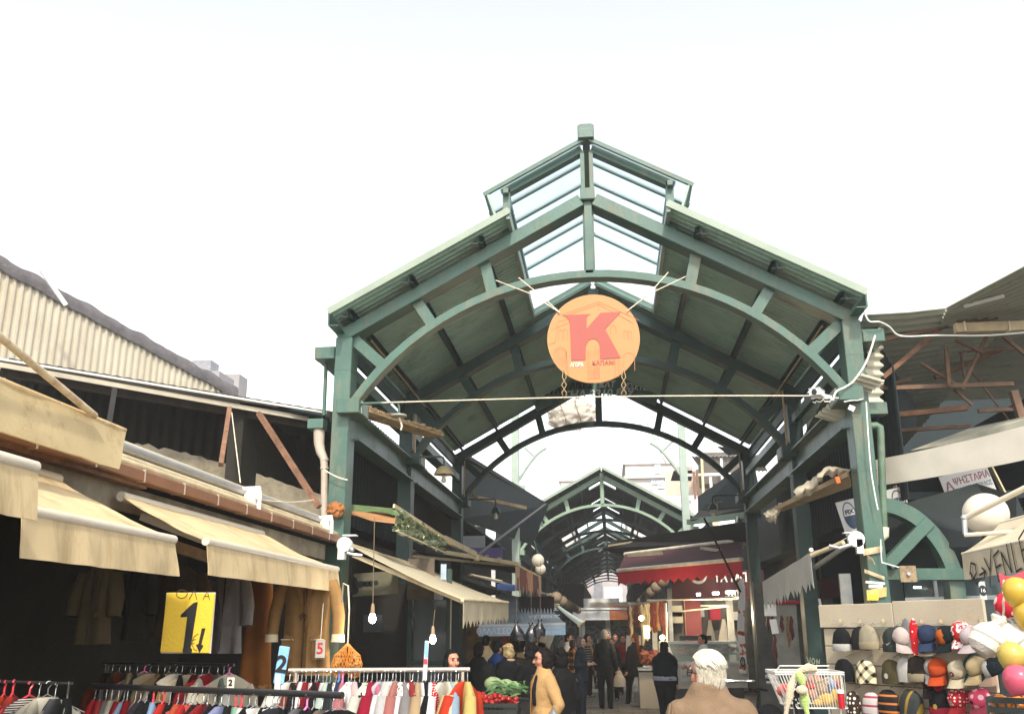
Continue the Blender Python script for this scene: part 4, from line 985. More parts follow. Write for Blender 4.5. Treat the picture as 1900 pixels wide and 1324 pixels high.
b = MB(); b.grid(lambda u, v: P(922 + 62 * u, 1083 + 3 * u + (10 + 2 * math.sin(u * 5)) * v, 24.3 - .3 * v), 12, 3, th=.01); b.build('cloth', mat('blue_tarp_cloth', (.06, .16, .48), .5, var=.15), o)
# canopy board with green tarp, and crumpled foil
o = empty('board_canopy', P(690, 950, 12.4), 'brown boarded canopy edged with green tarp between the left columns', 'canopy')
b = MB(); b.slab([P(640, 944, 12.2), P(735, 953, 12.4), P(733, 968, 12.0), P(690, 963, 11.9), P(646, 948, 12.0)], .02, dirn=(0, 0, 1)); b.beam(P(640, 948, 12.3), P(735, 957, 12.5), .03, .09); b.build('board', mat('orange_brown_board', (.34, .17, .07), .7, var=.25, scale=4), o)
b = MB(); b.grid(lambda u, v: P(640 + 97 * u, 935 + 10 * u + (11 + 3 * math.sin(u * 7)) * v, 12.25 - .1 * v), 14, 3, th=.012); b.build('green_tarp', mat('green_tarp', (.10, .15, .06), .5, var=.3, scale=8), o, smooth=True)
FOIL = mat('crumpled_foil', (.30, .36, .22), .18, metal=.5, var=.7, scale=9, bump=0)
o = empty('foil_sheet', P(780, 985, 13.5), 'crumpled shiny green and silver plastic sheet hanging below the second left column', 'plastic sheet')
b = MB()
def foil(u, v):
    p = P(733 + 92 * u, 940 + 63 * u + (46 - 22 * u) * v, 12.2 + 2.6 * u)
    n_ = Vector((u * 7, v * 5, 2)); return p + Vector((.10 * mnoise.noise(n_) + .06 * mnoise.noise(n_ * 3.1), -.05 * v, .03 * mnoise.noise(n_ * 2)))
b.grid(foil, 40, 16, th=.006); b.build('sheet', FOIL, o)
b = MB(); b.beam(P(731, 938, 12.2), P(828, 1000, 14.8), .03, .05); b.beam(P(826, 998, 14.8), P(884, 1028, 16.5), .02, .09); b.build('edge_strip', TUBEC, o)
b = MB(); b.tube([P(735, 984, 12.2), P(825, 1024, 14.8)], .012, 6); b.build('hem_cord', ROPE, o)
b = MB(); b.slab([P(822, 992, 14.6), P(878, 1024, 16.4), P(860, 1022, 16.2), P(826, 1006, 14.7)], .01); thing(b, 'cream_board', CLOTH, 'thin cream sail of cloth right of the crumpled foil sheet', 'cloth')
b = MB(); b.beam(P(825, 1024, 17), P(962, 1046, 18.4), .05, .07); b.box(P(885, 1034, 17.6), (.09, .09, .11)); thing(b, 'awning_beam', TUBEC, 'tan beam carrying the brown awning beside the purple panel', 'beam')
b = MB(); b.tube([P(875, 1037, 18.0), P(1012, 935, 30)], .035, 8); thing(b, 'brace_pole', mat('dark_pole', (.03, .02, .018), .5), 'dark slanting pole rising from the tan beam to the far hall', 'pole', smooth=True)
# purple panel with printed pastries, grey panel
o, M, w_, h_ = board('printed_panel', (856, 1016), (933, 1044), 22, mat('purple_print', (.19, .14, .42), .5, var=.1), 'purple printed panel with small yellow shapes under the grey board', th=.03)
b = MB(); r_ = random.Random(8)
for i in range(9):
    x, y = r_.uniform(-.42, .42) * w_, r_.uniform(-.36, .36) * h_; n_ = 9
    b.add([M @ Vector((x + .055 * math.cos(j / n_ * 6.28), y + .028 * math.sin(j / n_ * 6.28), .003)) for j in range(n_)], [tuple(range(n_))])
b.build('printed_shapes', mat('print_yellow', (.70, .58, .35), .5), o, local=True)
o, M, w_, h_ = board('grey_board', (858, 994), (900, 1018), 22.1, mat('grey_board', (.42, .46, .47), .5, var=.08), 'plain pale grey board above the purple panel', th=.03)
# dark sloping roof beyond the hall, left and right, wavy translucent sheet and beam
o = empty('side_canopy', P(940, 900, 26), 'dark sloping canopy roof left of the gap between the two halls', 'canopy')
b = MB(); b.slab([P(862, 842, 21.9), P(1014, 936, 34), P(985, 1010, 34), P(846, 960, 21.9)], .08); b.build('roof', DTEAL, o)
MB().beam(P(868, 848, 21.8), P(1014, 936, 34), .06, .1).build('edge', DARKB, o)
MB().beam(P(884, 922, 21.8), P(975, 942, 23.5), .08, .08).build('lamp_tube', mat('tan_tube', (.30, .22, .13), .6), o)
MB().tube([P(872, 905, 21.8), P(882, 925, 21.8)], .02, 6).build('hanger_rod', RUSTM, o)
o = empty('cross_beam', P(900, 972, 30), 'pale green cross beam under a wavy bright sheet, left of the far hall', 'beam')
b = MB(); b.beam(P(846, 972, 29.5), P(1004, 972, 34), .16, .17); b.build('beam', mat('green_paint_faded', (.14, .21, .15)), o)
b = MB(); N = 60
b.grid(lambda u, v: P(862 + 94 * u, 968 - v * (6 + 8 * u + 5 * abs(math.sin(u * 16))), 31), 60, 1, th=.02); b.build('wavy_sheet', mat('bright_sheet', (.80, .80, .74), .5, trans=.6), o)
# ---- fish stall awning with lettering
FB = mat('pale_blue_canvas', (.60, .70, .80), .8, var=.08, scale=1.5, bump=.1, trans=.5)
FB2 = mat('blue_canvas_valance', (.44, .60, .76), .8, var=.08, bump=.1)
o = empty('fish_awning', P(968, 1160, 20), 'pale blue lettered awning of the fish stall', 'awning')
b0, b1, f0, f1 = P(962, 1106, 21.7), P(1026, 1124, 21.7), P(888, 1160, 20), P(1049, 1157, 20)
b0 = P(930, 1098, 21.7); b1 = P(1022, 1128, 21.4)
b = MB(); b.grid(lambda u, v: b0.lerp(b1, u).lerp(f0.lerp(f1, u), v) + Vector((0, 0, -.02 * math.sin(v * 3.1))), 20, 8, th=.01); b.build('cloth', FB, o, smooth=True, auto=60)
b = MB(); b.grid(lambda u, v: f0.lerp(f1, u) + Vector((0, -.02, -.02 - .19 * v)), 20, 3, th=-.008); b.build('valance', FB2, o, smooth=True, auto=60)
MB().tube([f0, f1], .03, 10).build('front_bar', WHITEP, o)
LW = mat('white_lettering', (.85, .85, .84), .6, bump=0)
xd = (f1 - f0).normalized(); ud = ((b0 + b1) / 2 - (f0 + f1) / 2).normalized()
mk = lambda v, u: f0.lerp(f1, u).lerp(b0.lerp(b1, u), v) + Vector((0, -.03, .035))
text('ΠΑΝΤΑ ΥΓΙΕΙΣ', .27, LW, o, plane_M(mk(.22, .5), xd, ud), sx=.85, bold=.006)
text('ΟΛΩΝ ΙΧΘΕΙΣ', .25, LW, o, plane_M(mk(.56, .60), xd, ud), sx=.75, bold=.006)
text('ΤΟΚΙΟΝ', .22, LW, o, plane_M(mk(.86, .5), xd, ud), sx=.8, bold=.006)
text('ΘΑΛΑΣΣΟΠΟΥΛΟΣ', .16, LW, o, plane_M(f0.lerp(f1, .36) + Vector((0, -.045, -.12)), xd, (0, 0, 1)), sx=.92, bold=.004)
text('ΟΛΩΝ ΙΧΘΕΙΣ', .075, LW, o, plane_M(f0.lerp(f1, .84) + Vector((0, -.045, -.07)), xd, (0, 0, 1)), sx=.9)
text('ΠΑΝΤΑ ΥΓΙΕΙΣ', .075, LW, o, plane_M(f0.lerp(f1, .83) + Vector((0, -.045, -.16)), xd, (0, 0, 1)), sx=.9)
b = MB(); n = 11
for i in range(n):
    a, c = P(962 + 66 * i / n, 1106, 19.6), P(962 + 66 * (i + 1) / n, 1106, 19.6)
    m_ = (a + c) / 2; b.slab([a, c, c - Vector((0, 0, .22)), m_ - Vector((0, 0, .34)), a - Vector((0, 0, .22))], .01)
tag(b.build('zigzag_valance', mat('black_cloth', (.014, .012, .011), .9)), 'black zigzag valance in front of the pale blue fish awning', 'valance')
o, M, w_, h_ = board('lettered_panel', (920, 1107), (962, 1128), 22, mat('pale_panel', (.62, .72, .80), .5), 'small pale blue panel with red edge above the fish awning', th=.03)
MB().box((0, -.016, h_ * .48), (w_, .02, h_ * .14)).build('red_edge', mat('red_edge', (.6, .08, .06), .6), o, local=True)
b = MB(); c = P(1095, 1130, 26)
a0, a1, c0, c1 = P(1030, 1124, 25), P(1052, 1122, 28), P(1074, 1162, 24), P(1082, 1154, 28)
awning('pale_awning', (P(1030, 1122, 25), P(1036, 1122, 29)), (P(1074, 1160, 25), P(1084, 1152, 29)), .35, mat('greenish_awning', (.50, .56, .50), .8, trans=.2), 'pale greenish awning right of the fish stall, over the meat hooks', tube_m=TUBEC, tube_r=.035, n=12)
# black bags hanging in front of it
BAG = mat('black_bag', (.010, .010, .012), .25, var=.3, bump=.4, bscale=18)
for i, (px, py, sx, sz, lab) in enumerate(((958, 1172, .085, .23, 'leftmost of the three black bags'), (985, 1175, .075, .24, 'middle one of the three black bags'), (1002, 1166, .085, .20, 'rightmost of the three black bags'))):
    c = P(px, py, 14.0); o = empty('black_bag', c, lab + ' hanging in front of the fish awning', 'plastic bag', 'black bags hung before the fish awning')
    b = MB(); sd = i * 5.3
    b.grid(lambda u, v: c + Vector(((.015 + (sx * min(1, v * 1.6)) * (1 - .3 * max(0, v - .7))) * math.cos(u * 6.2832) * (1 + .18 * mnoise.noise(Vector((u * 6, v * 4, sd)))) + .03 * (i - 1) * v * (-1), .05 * math.sin(u * 6.2832) * min(1, v * 2), sz * (.5 - v) + .02 * mnoise.noise(Vector((u * 5, v, sd))))), 22, 12)
    b.build('bag', BAG, o, smooth=True)
    MB().tube([c + Vector((-.03, 0, sz * .5 + .03)), c + Vector((0, 0, sz * .5 - .03)), c + Vector((.03, 0, sz * .5 + .035))], .012, 5).build('handle', BAG, o)
    MB().tube([c + Vector((0, 0, sz * .5)), c + Vector((.02, 0, .95))], .0025, 4).build('string', mat('dark_cord', (.16, .12, .07), .7), o)
# ---- shop interior between the columns: banner, glazed front, shelves
SHOPY = 14.2
o = empty('narrow_shop', (-3.9, 14.4, 0), 'dark narrow shop with glazed front behind the lit bulbs', 'shop')
b = MB(); b.box(((P(640, 1200, SHOPY).x + P(760, 1200, SHOPY).x) / 2, SHOPY + .1, 1.2), (P(760, 1200, SHOPY).x - P(640, 1200, SHOPY).x, .1, 2.4)); b.build('panel', DARKB, o)
for px in (760, 832):
    MB().box((P(px, 1200, SHOPY).x, SHOPY, 1.3), (.06, .12, 2.6)).build('door_post', GREEN_D, o)
xa, xb = P(762, 1200, SHOPY).x, P(830, 1200, SHOPY).x
b = MB(); b.box(((xa + xb) / 2, SHOPY + .05, 1.25), (xb - xa - .06, .012, 2.2)); b.build('glazing', glass('dark_glass', (.25, .3, .32), .5, .06, .1), o)
for zz in (1.28, 2.38): MB().box(((xa + xb) / 2, SHOPY, zz), (xb - xa, .06, .06)).build('door_rail', GREEN_D, o)
for i, (pa, pb, cl) in enumerate((((766, 1136), (815, 1146), (.75, .78, .8)), ((675, 1140), (709, 1172), (.06, .075, .085)), ((765, 1165), (830, 1222), (.20, .19, .15)), ((818, 1046), (828, 1075), (.42, .52, .62)), ((803, 1096), (822, 1112), (.5, .6, .68)))):
    oo, M, w_, h_ = board('hung_panel', pa, pb, SHOPY + (.3 if i in (0, 2) else -.1), mat('panel_%d' % i, cl, .4), ['white strip of light panel inside the narrow shop', 'grey glossy notice on the dark shop wall behind the larger bulb', 'dull framed picture inside the narrow shop', 'small blue grey mirror under the brown awning', 'small blue pane below the cream side awning'][i], th=.02, cat='panel')
o, M, w_, h_ = board('banner', (641, 1062), (738, 1104), 13.4, mat('olive_banner', (.16, .15, .095), .8, var=.2), 'faded banner with dark round emblem and smudged marks in the narrow shop', th=.02, rot=-.06)
b = MB(); n = 14
for cx, cy, r_ in ((-.36, .12, .085), (-.33, -.2, .07), (-.20, .02, .05), (-.13, .03, .04), (-.07, .02, .045), (0, .02, .045), (.09, .04, .035)):
    b.add([M @ Vector((cx * w_ + r_ * math.cos(j / n * 6.28), cy * h_ + r_ * math.sin(j / n * 6.28), .003)) for j in range(n)], [tuple(range(n))])
b.build('emblem', mat('dark_print', (.02, .025, .025), .7), o, local=True)
o, M, w_, h_ = board('poster_board', (757, 1036), (805, 1112), 14.0, mat('brown_poster', (.13, .10, .07), .8, var=.3, scale=5), 'dull brown poster board on the second left column', th=.02)
# ---- vegetable stall beside the fish stall
o = empty('vegetable_stand', P(930, 1300, 12.5), 'low dark stand holding crates of peppers and greens', 'stand')
ct = P(915, 1300, 12.2); zt = P(907, 1334, 11.9).z
b = MB(); b.box((ct.x, 12.3, zt - .02), (1.5, 1.3, .04)); b.build('top', DARKB, o)
MB().box((ct.x + .1, 12.7, zt + .09), (1.2, .5, .18)).build('riser', DARKB, o)
for dx in (-.7, .7):
    for dy in (-.5, .5): MB().box((ct.x + dx, 12.3 + dy, zt / 2 - .02), (.05, .05, zt - .04)).build('leg', DARKB, o)
def crate(c, wd, dp, ht, m, label, rz=0., name='crate', grp=None):
    o = empty(name, c, label, 'crate', grp, rz)
    b = MB(); t = .012
    for sg in (-1, 1):
        for k in range(3):
            b.box((0, sg * (dp / 2 - t / 2), .03 + k * ht * .36), (wd, t, ht * .22)); b.box((sg * (wd / 2 - t / 2), 0, .03 + k * ht * .36), (t, dp - 2 * t, ht * .22))
        n = int(wd / .05)
        for k in range(n + 1): b.box((-wd / 2 + .006 + k * (wd - .012) / n, sg * (dp / 2 - t / 2), ht / 2), (.012, t * 1.3, ht))
    b.box((0, 0, .006), (wd - .02, dp - .02, .01)); b.build('basket', m, o, local=True)
    return o
CRB = mat('black_crate', (.018, .020, .018), .5)
c = P(915, 1316, 11.9); crate((c.x, 11.9, zt), .62, .42, .20, CRB, 'black plastic crate under the red peppers')
r_ = random.Random(14); b = MB()
for i in range(70):
    p = Vector((c.x + r_.uniform(-.28, .28), 11.9 + r_.uniform(-.19, .19), zt + .21 + r_.uniform(-.02, .06))); b.ball(p, r_.uniform(.028, .038), 8, 6, sc=(1, .9, 1.15), rot=Matrix.Rotation(r_.random() * 3, 3, 'X'))
tag(b.build('red_peppers', mat('red_pepper', (.30, .016, .013), .22, var=.3, scale=12), smooth=True), 'heap of glossy red peppers in the black crate', 'peppers', kind='stuff')
CABM = mat('pale_cabbage', (.24, .32, .15), .6, var=.3, scale=14, bump=.4); LEAFM = mat('leek_green', (.05, .13, .03), .55, var=.4, scale=12)
for i, (px, py) in enumerate(((938, 1272), (915, 1268), (952, 1276))):
    cc = P(px, py, 12.4); b = MB(); b.ball(cc, .10, 14, 10, sc=(1.2, .9, .85)); q = b.build('head', CABM, None, smooth=True); q.name = 'cabbage'
    for v in q.data.vertices: v.co += mnoise.noise_vector(v.co * 14) * .012
    tag(q, ['pale round cabbage in the middle of the greens', 'pale cabbage at the left of the greens', 'pale cabbage at the right of the greens'][i], 'cabbage', 'cabbages on the vegetable stand')
b = MB()
for i in range(60):
    p = P(r_.uniform(905, 972), r_.uniform(1266, 1290), 12.3) ; d = Vector((r_.gauss(0, .09), r_.gauss(0, .05), r_.uniform(.0, .09)))
    w2 = d.cross(Vector((0, -1, .3))).normalized() * .028; b.grid(lambda u, v: p + d * u + w2 * (v - .5) * math.sin(.3 + u * 2.7) + Vector((0, 0, -.06 * u * u)), 4, 2)
tag(b.build('green_leaves', LEAFM, smooth=True), 'loose green leaves around the cabbages', 'greens', kind='stuff')
# fish stall counter, back wall and wares
o = empty('fish_counter', P(960, 1230, 20.8), 'pale counter of the fish stall behind the customers', 'counter')
a, c = P(890, 1240, 20.8), P(1050, 1240, 20.8)
b = MB(); b.box(((a.x + c.x) / 2, 21.1, .45), (c.x - a.x, .9, .9)); b.build('body', mat('white_counter', (.62, .58, .48), .5, var=.1), o)
MB().box(((a.x + c.x) / 2, 21.1, .92), (c.x - a.x + .05, .95, .035)).build('top', GALV, o)
b = MB(); b.box(((a.x + c.x) / 2 - .6, 23.6, 1.1), (c.x - a.x + .2, .1, 2.2)); tag(b.build('fish_stall_wall', mat('ochre_tile_wall', (.20, .13, .06), .5, var=.45, scale=4)), 'ochre back wall of the fish stall', 'wall')
for i, (px, py, w2, h2, cl) in enumerate(((965, 1190, .5, .45, (.62, .45, .22)), (948, 1188, .35, .5, (.45, .05, .03)), (986, 1205, .6, .42, (.66, .50, .26)), (1010, 1195, .28, .6, (.62, .58, .46)))):
    p = P(px, py, 22.4); b = MB(); b.box((0, 0, 0), (w2, .04, h2)); b.xf(Matrix.Translation(p) @ Matrix.Rotation(.2 * (i - 1), 4, 'Y'))
    tag(b.build('stall_board', mat('stall_board_%d' % i, cl, .6, var=.2, scale=5)), ['amber board behind the fish sellers', 'red board at the left behind the fish sellers', 'tilted amber board right of the fish sellers', 'cream upright board at the right end of the fish stall'][i], 'board')
# two globe lamps, and strings of brown paper lanterns far down both sides
GLOBE = mat('opal_globe', (.80, .74, .62), .25, var=.05, bump=0, trans=.4)
for i, (px, py, r2) in enumerate(((998, 1039, 12), (1003, 1055, 10))):
    Y = 27 + i * 1.8; c = P(px, py, Y); o = empty('globe_lamp', c, ['nearer and larger of two opal globe lamps left of the far hall', 'farther and smaller of two opal globe lamps left of the far hall'][i], 'lamp', 'opal globe lamps left of the far hall')
    MB().ball(c, r2 * Y / 1822, 20, 14).build('globe', GLOBE, o, smooth=True); MB().tube([c + Vector((0, 0, r2 * Y / 1822 - .02)), c + Vector((-.1, 0, .55))], .018, 6).build('stem', GREEN_D, o)
LANT = mat('dusty_lantern', (.26, .19, .12), .7, var=.2, trans=.2)
for side, (p0, p1, ya, yb, r0, n, word) in {'left': ((1032, 1108), (1070, 1140), 34, 62, 11.5, 7, 'left'), 'right': ((1230, 1078), (1186, 1122), 32, 60, 12.5, 7, 'right')}.items():
    for i in range(n):
        u = i / (n - 1); Y = ya + (yb - ya) * u; px = 1132 + (p0[0] - 1132) * ya / Y; py = 1165 + (p0[1] - 1165) * ya / Y; c = P(px, py, Y); r2 = r0 * ya / 1822 * .95
        tag(MB().ball(c, r2, 14, 9).build('globe_lantern', LANT, smooth=True), '%s dusty brown globe lantern on the %s of the far hall, counting inward' % (ORD[i], word), 'lantern', 'globe lanterns strung along the far hall')
# ================================================================== right: shed roof with rusty trusses, hat stall, signs
SHEDR = mat('shed_roof_sheet', (.34, .35, .28), .7, var=.22, scale=2, bump=.1, dirt=(.10, .085, .06), dirt_amt=.5, dirt_scale=2)
o = empty('open_shed', (6, 12, 0), 'open shed with corrugated roof on rusty trusses right of the hall', 'shed')
def sheet(a, b_, c, d, name, m=SHEDR, pitch=.10, amp=.014, th=.012):
    """corrugated sheet a-b along the ribs, a-d across"""
    a, b_, c, d = map(Vector, (a, b_, c, d)); mb = MB(); L_ = (d - a).length; k = max(4, int(L_ / pitch)); N = k * 6
    nn = (b_ - a).cross(d - a).normalized()
    mb.grid(lambda u, v: a.lerp(b_, v).lerp(d.lerp(c, v), u) + nn * amp * math.sin(u * k * 6.2832), N, 6, th=th)
    return mb.build(name, m, o, smooth=True, auto=60)
# sagging lower sheet towards the hall, then the higher main slope
r0, r1 = P(1603, 583, 12.4), P(1760, 572, 12.4)
b = MB(); k = 26
EL = [P(1603, 583, 11.8), P(1690, 578, 11.8), P(1760, 570, 11.8), P(1830, 556, 11.8), P(1905, 545, 11.8)]
def low(u, v):
    t = u * 4; i = min(3, int(t)); e = EL[i].lerp(EL[i + 1], t - i)
    q = e + Vector((0, 6.5 * v, -1.25 * v + .25 * v * v)); return q + Vector((0, 0, .016 * math.sin(v * 36 * 6.2832)))
b.grid(low, 12, 216, th=.012); b.build('lower_roof', SHEDR, o, smooth=True, auto=60)
sheet(P(1758, 572, 11.4), P(1960, 465, 9.6), P(1960, 735, 17), P(1680, 745, 18), 'main_roof', pitch=.16, amp=.02)
MB().beam(P(1790, 568, 11.3), P(1862, 549, 10.9), .035, .035).build('edge_strip', WHITEP, o)
OAK = mat('brown_purlin', (.17, .10, .062), .8, var=.3, scale=5)
bars = [((1630, 632), (1768, 603), 12.3, .05), ((1632, 720), (1880, 712), 12.6, .055), ((1650, 771), (1795, 756), 13.0, .07), ((1755, 642), (1761, 716), 12.5, .045), ((1708, 673), (1790, 722), 12.6, .035),
 ((1773, 631), (1822, 653), 12.5, .035), ((1830, 624), (1787, 716), 12.6, .04), ((1858, 565), (1906, 604), 12.2, .05), ((1862, 624), (1906, 660), 12.4, .045), ((1771, 722), (1804, 751), 12.7, .035), ((1788, 652), (1885, 646), 12.9, .03),
 ((1638, 700), (1776, 583), 12.35, .06), ((1776, 598), (1850, 590), 12.0, .04), ((1815, 762), (1880, 759), 13.2, .05), ((1640, 716), (1690, 703), 12.9, .04), ((1640, 800), (1800, 790), 13.6, .05), ((1782, 652), (1790, 700), 13.3, .03), ((1805, 690), (1880, 790), 13.9, .025), ((1700, 640), (1905, 560), 12.9, .06), ((1735, 700), (1905, 628), 13.6, .06)]
for (a, e, Y, wd) in bars: MB().beam(P(*a, Y), P(*e, Y), wd, wd).build('truss_bar', OAK if wd < .058 else RUSTM, o)
MB().box((P(1840, 607, 11.7) + Vector((.0, 0, 0))), (P(1912, 607, 11.7).x - P(1774, 607, 11.7).x, .1, .115)).build('timber_beam', mat('pale_timber', (.46, .36, .22), .8, var=.2, scale=6, dirt=(.25, .17, .1), dirt_amt=.4), o)
for px in (1788, 1870): MB().box(P(px, 607, 11.68), (.014, .12, .125)).build('beam_tie', ROPE, o)
for (a, e) in (((1880, 725), (1896, 778)),): MB().beam(P(*a, 12.5), P(*e, 12.5), .09, .09).build('post', OAK, o)
b = MB(); b.box((6.6, 19.5, 3.2), (5, .1, 6.4)); b.build('dark_back_wall', DTEAL, o)
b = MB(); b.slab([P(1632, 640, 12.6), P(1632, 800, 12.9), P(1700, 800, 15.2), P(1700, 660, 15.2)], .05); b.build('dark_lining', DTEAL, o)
b = MB(); a = P(1608, 615, 11.95); k = 9
b.grid(lambda u, v: P(1636 + 4 * math.sin(u * 9 * 6.28) - (1 - v) * (6 + 24 * min(1, u * 2.2)), 607 + 150 * u, 11.98 + .25 * v), 108, 3, th=.012); b.build('corrugated_offcut', mat('cream_offcut', (.55, .52, .40), .6, var=.1), o, smooth=True)
# cable sagging over the purlins
def cable(pts, r, label, m=ROPE, name='cable'):
    p = [Vector(q) for q in pts]; out_ = []
    for i in range(len(p) - 1):
        p0, p1, p2, p3 = p[max(i - 1, 0)], p[i], p[i + 1], p[min(i + 2, len(p) - 1)]
        for j in range(6):
            t = j / 6; out_.append(.5 * ((2 * p1) + (p2 - p0) * t + (2 * p0 - 5 * p1 + 4 * p2 - p3) * t * t + (3 * p1 - p0 - 3 * p2 + p3) * t ** 3))
    out_.append(p[-1]); b = MB(); b.tube(out_, r, 6); return thing(b, name, m, label, 'cable', smooth=True)
CABM = mat('white_cable', (.75, .73, .66), .5, var=.05)
cable([P(1601, 570, 11.5), P(1612, 595, 11.5), P(1632, 597, 11.5), P(1650, 606, 11.6), P(1672, 623, 11.7), P(1740, 622, 11.7), P(1830, 622, 11.5), P(1910, 616, 11.2)], .011, 'pale cable draped from the right column over the shed purlins', CABM)
cable([P(1624, 622, 11.4), P(1608, 670, 11.4), P(1585, 705, 11.4), P(1568, 718, 11.4), P(1552, 726, 11.3), P(1545, 742, 11.3)], .012, 'pale cable looping down the right front column to the camera', CABM)
cable([P(1607, 745, 11.45), P(1615, 860, 11.45), P(1624, 920, 11.45), P(1629, 945, 11.45)], .008, 'thin pale cable hanging down the right front column', CABM)
cable([P(1634, 1000, 11.5), P(1636, 1040, 11.5), P(1641, 1044, 11.5), P(1668, 1052, 11.4)], .007, 'short pale cable to the rusty plate of the green arch', CABM)
cable([P(668, 748, 11.55), P(900, 741, 11.4), P(1100, 736, 11.3), P(1300, 734, 11.4), P(1505, 734, 11.5)], .009, 'straight rope stretched across the hall entrance below the round sign')
# security camera on the right bracket
o = empty('security_camera', P(1518, 733, 11.4), 'white security camera with dark lens on the right front bracket', 'camera')
c = P(1516, 730, 11.35); b = MB(); rot = Matrix.Rotation(-.5, 3, 'Z'); b.box(c, (.13, .20, .075), rot); b.box(c + Vector((0, 0, .045)), (.145, .22, .012), rot); b.build('housing', WHITEP, o, bevel=.01)
MB().lathe([(.03, 0), (.034, .012), (.02, .014), (.0, .014)], c + rot @ Vector((0.0, -.10, 0)), 14, rot @ Matrix.Rotation(math.pi / 2, 3, 'X')).build('lens', BLACKM, o)
MB().tube([c + Vector((.05, .05, 0)), c + Vector((.18, .08, -.03))], .02, 8).build('mount', WHITEP, o)
b = MB(); b.tube(wob(P(1505, 738, 11.4), P(1556, 738, 11.4), 12, .03, 3), .010, 6); b.tube(wob(P(1508, 745, 11.4), P(1548, 742, 11.4), 10, .035, 5), .008, 6); thing(b, 'wire_tangle', CABM, 'tangle of pale wires beside the security camera', 'cable')
b = MB(); b.tube([P(1484, 733, 15.3), P(1484, 770, 15.3), P(1480, 776, 15.3), P(1474, 783, 15.3)], .022, 7); b.box(P(1484, 756, 15.3), (.08, .08, .06)); thing(b, 'pipe_stub', GREEN, 'broken green lamp pipe hanging beside the second right column', 'pipe')
b = MB(); b.box(P(1580, 757, 11.4), (.07, .02, .06), Matrix.Rotation(.5, 3, 'Y')); b.tube(wob(P(1566, 745, 11.42), P(1602, 740, 11.42), 6, .02, 2), .007, 5); thing(b, 'tag', WHITEP, 'small white tag tied to the right front bracket', 'tag')
cs = MB(); corrugated(cs, P(1512, 772, 12.3), (P(1560, 728, 11.75) - P(1512, 772, 12.3)), (.95, .1, -.3), 1.15, .28, .09, .018, .008)
cs2 = thing(cs, 'sheet_stack', mat('cream_offcut', (.55, .52, .40), .6), 'pale corrugated sheet ends sticking out over the right side beam', 'roof sheet')
# drainage on the right front column
o = empty('downpipe', P(1632, 860, 11.8), 'green downpipe with cream elbow right of the front column', 'drainpipe')
MB().box(P(1624, 760, 11.75), (.24, .2, .15)).build('hopper', GREEN, o, bevel=.006)
b = MB(); b.tube([P(1612, 790, 11.75), P(1626, 789, 11.75), P(1633, 793, 11.75), P(1634, 803, 11.75), P(1640, 978, 11.75)], [.045, .045, .047, .045, .045], 12); b.build('pipe', mat('mossy_pipe', (.10, .16, .105), .5, var=.3, scale=6, dirt=(.35, .32, .22), dirt_amt=.4, streak=.8), o, smooth=True)
b = MB(); b.tube([P(1641, 978, 11.75), P(1641, 992, 11.75), P(1634, 997, 11.75), P(1629, 1000, 11.7)], .055, 12); b.tube([P(1632, 1000, 11.7), P(1634, 1045, 11.7)], .016, 8); b.build('elbow', mat('cream_pvc', (.62, .55, .42), .4, var=.1), o, smooth=True)
b = MB(); b.tube([P(1594, 625, 11.85), P(1606, 770, 11.85)], .022, 10); thing(b, 'drainpipe', GREEN, 'thin green drainpipe on the outer side of the right front column', 'drainpipe', smooth=True)
# ---- green half arch with strut and beam beside the column, rusty plate
o = empty('side_arch', P(1720, 1060, 11.8), 'green half arch with slanting strut beside the right front column', 'arch')
pts = [(1622, 934), (1660, 938), (1700, 957), (1735, 990), (1762, 1032), (1776, 1075), (1780, 1120), (1781, 1330)]
pp = []
for i in range(len(pts) - 1):
    for j in range(5): pp.append(tuple(pts[i][q] + (pts[i + 1][q] - pts[i][q]) * j / 5 for q in (0, 1)))
pp.append(pts[-1]); W3 = [P(x, y, 11.8) for x, y in pp]
for _ in range(4): W3 = [W3[0]] + [(W3[i - 1] + W3[i] * 2 + W3[i + 1]) / 4 for i in range(1, len(W3) - 1)] + [W3[-1]]
b = MB(); n = len(W3) - 1
def rib(u, v):
    i = int(round(u * n)); d = (W3[min(i + 1, n)] - W3[max(i - 1, 0)]).normalized(); nn = Vector((-d.z, 0, d.x)) * .085
    q = int(round(v * 4)); return W3[i] + nn * (1, -1, -1, 1, 1)[q] + Vector((0, (0, 0, .24, .24, 0)[q], 0))
b.grid(rib, n, 4); b.build('rib', GREEN, o, smooth=True, auto=30)
MB().beam(P(1645, 1048, 11.85), P(1722, 968, 11.85), .17, .14).build('strut', GREEN, o, bevel=.005)
MB().beam(P(1632, 1065, 11.95), P(1800, 1065, 11.75), .12, .135).build('beam', GREEN, o, bevel=.005)
MB().box(P(1685, 1064, 11.66), (.185, .014, .185)).build('rusty_plate', mat('rusty_plate', (.26, .19, .11), .7, var=.4, scale=14, dirt=(.12, .06, .03), dirt_amt=.5, dirt_scale=10), o)
MB().lathe([(.02, 0), (.02, .03), (0, .03)], P(1685, 1064, 11.65), 8, Matrix.Rotation(math.pi / 2, 3, 'X')).build('bolt', GALV, o)
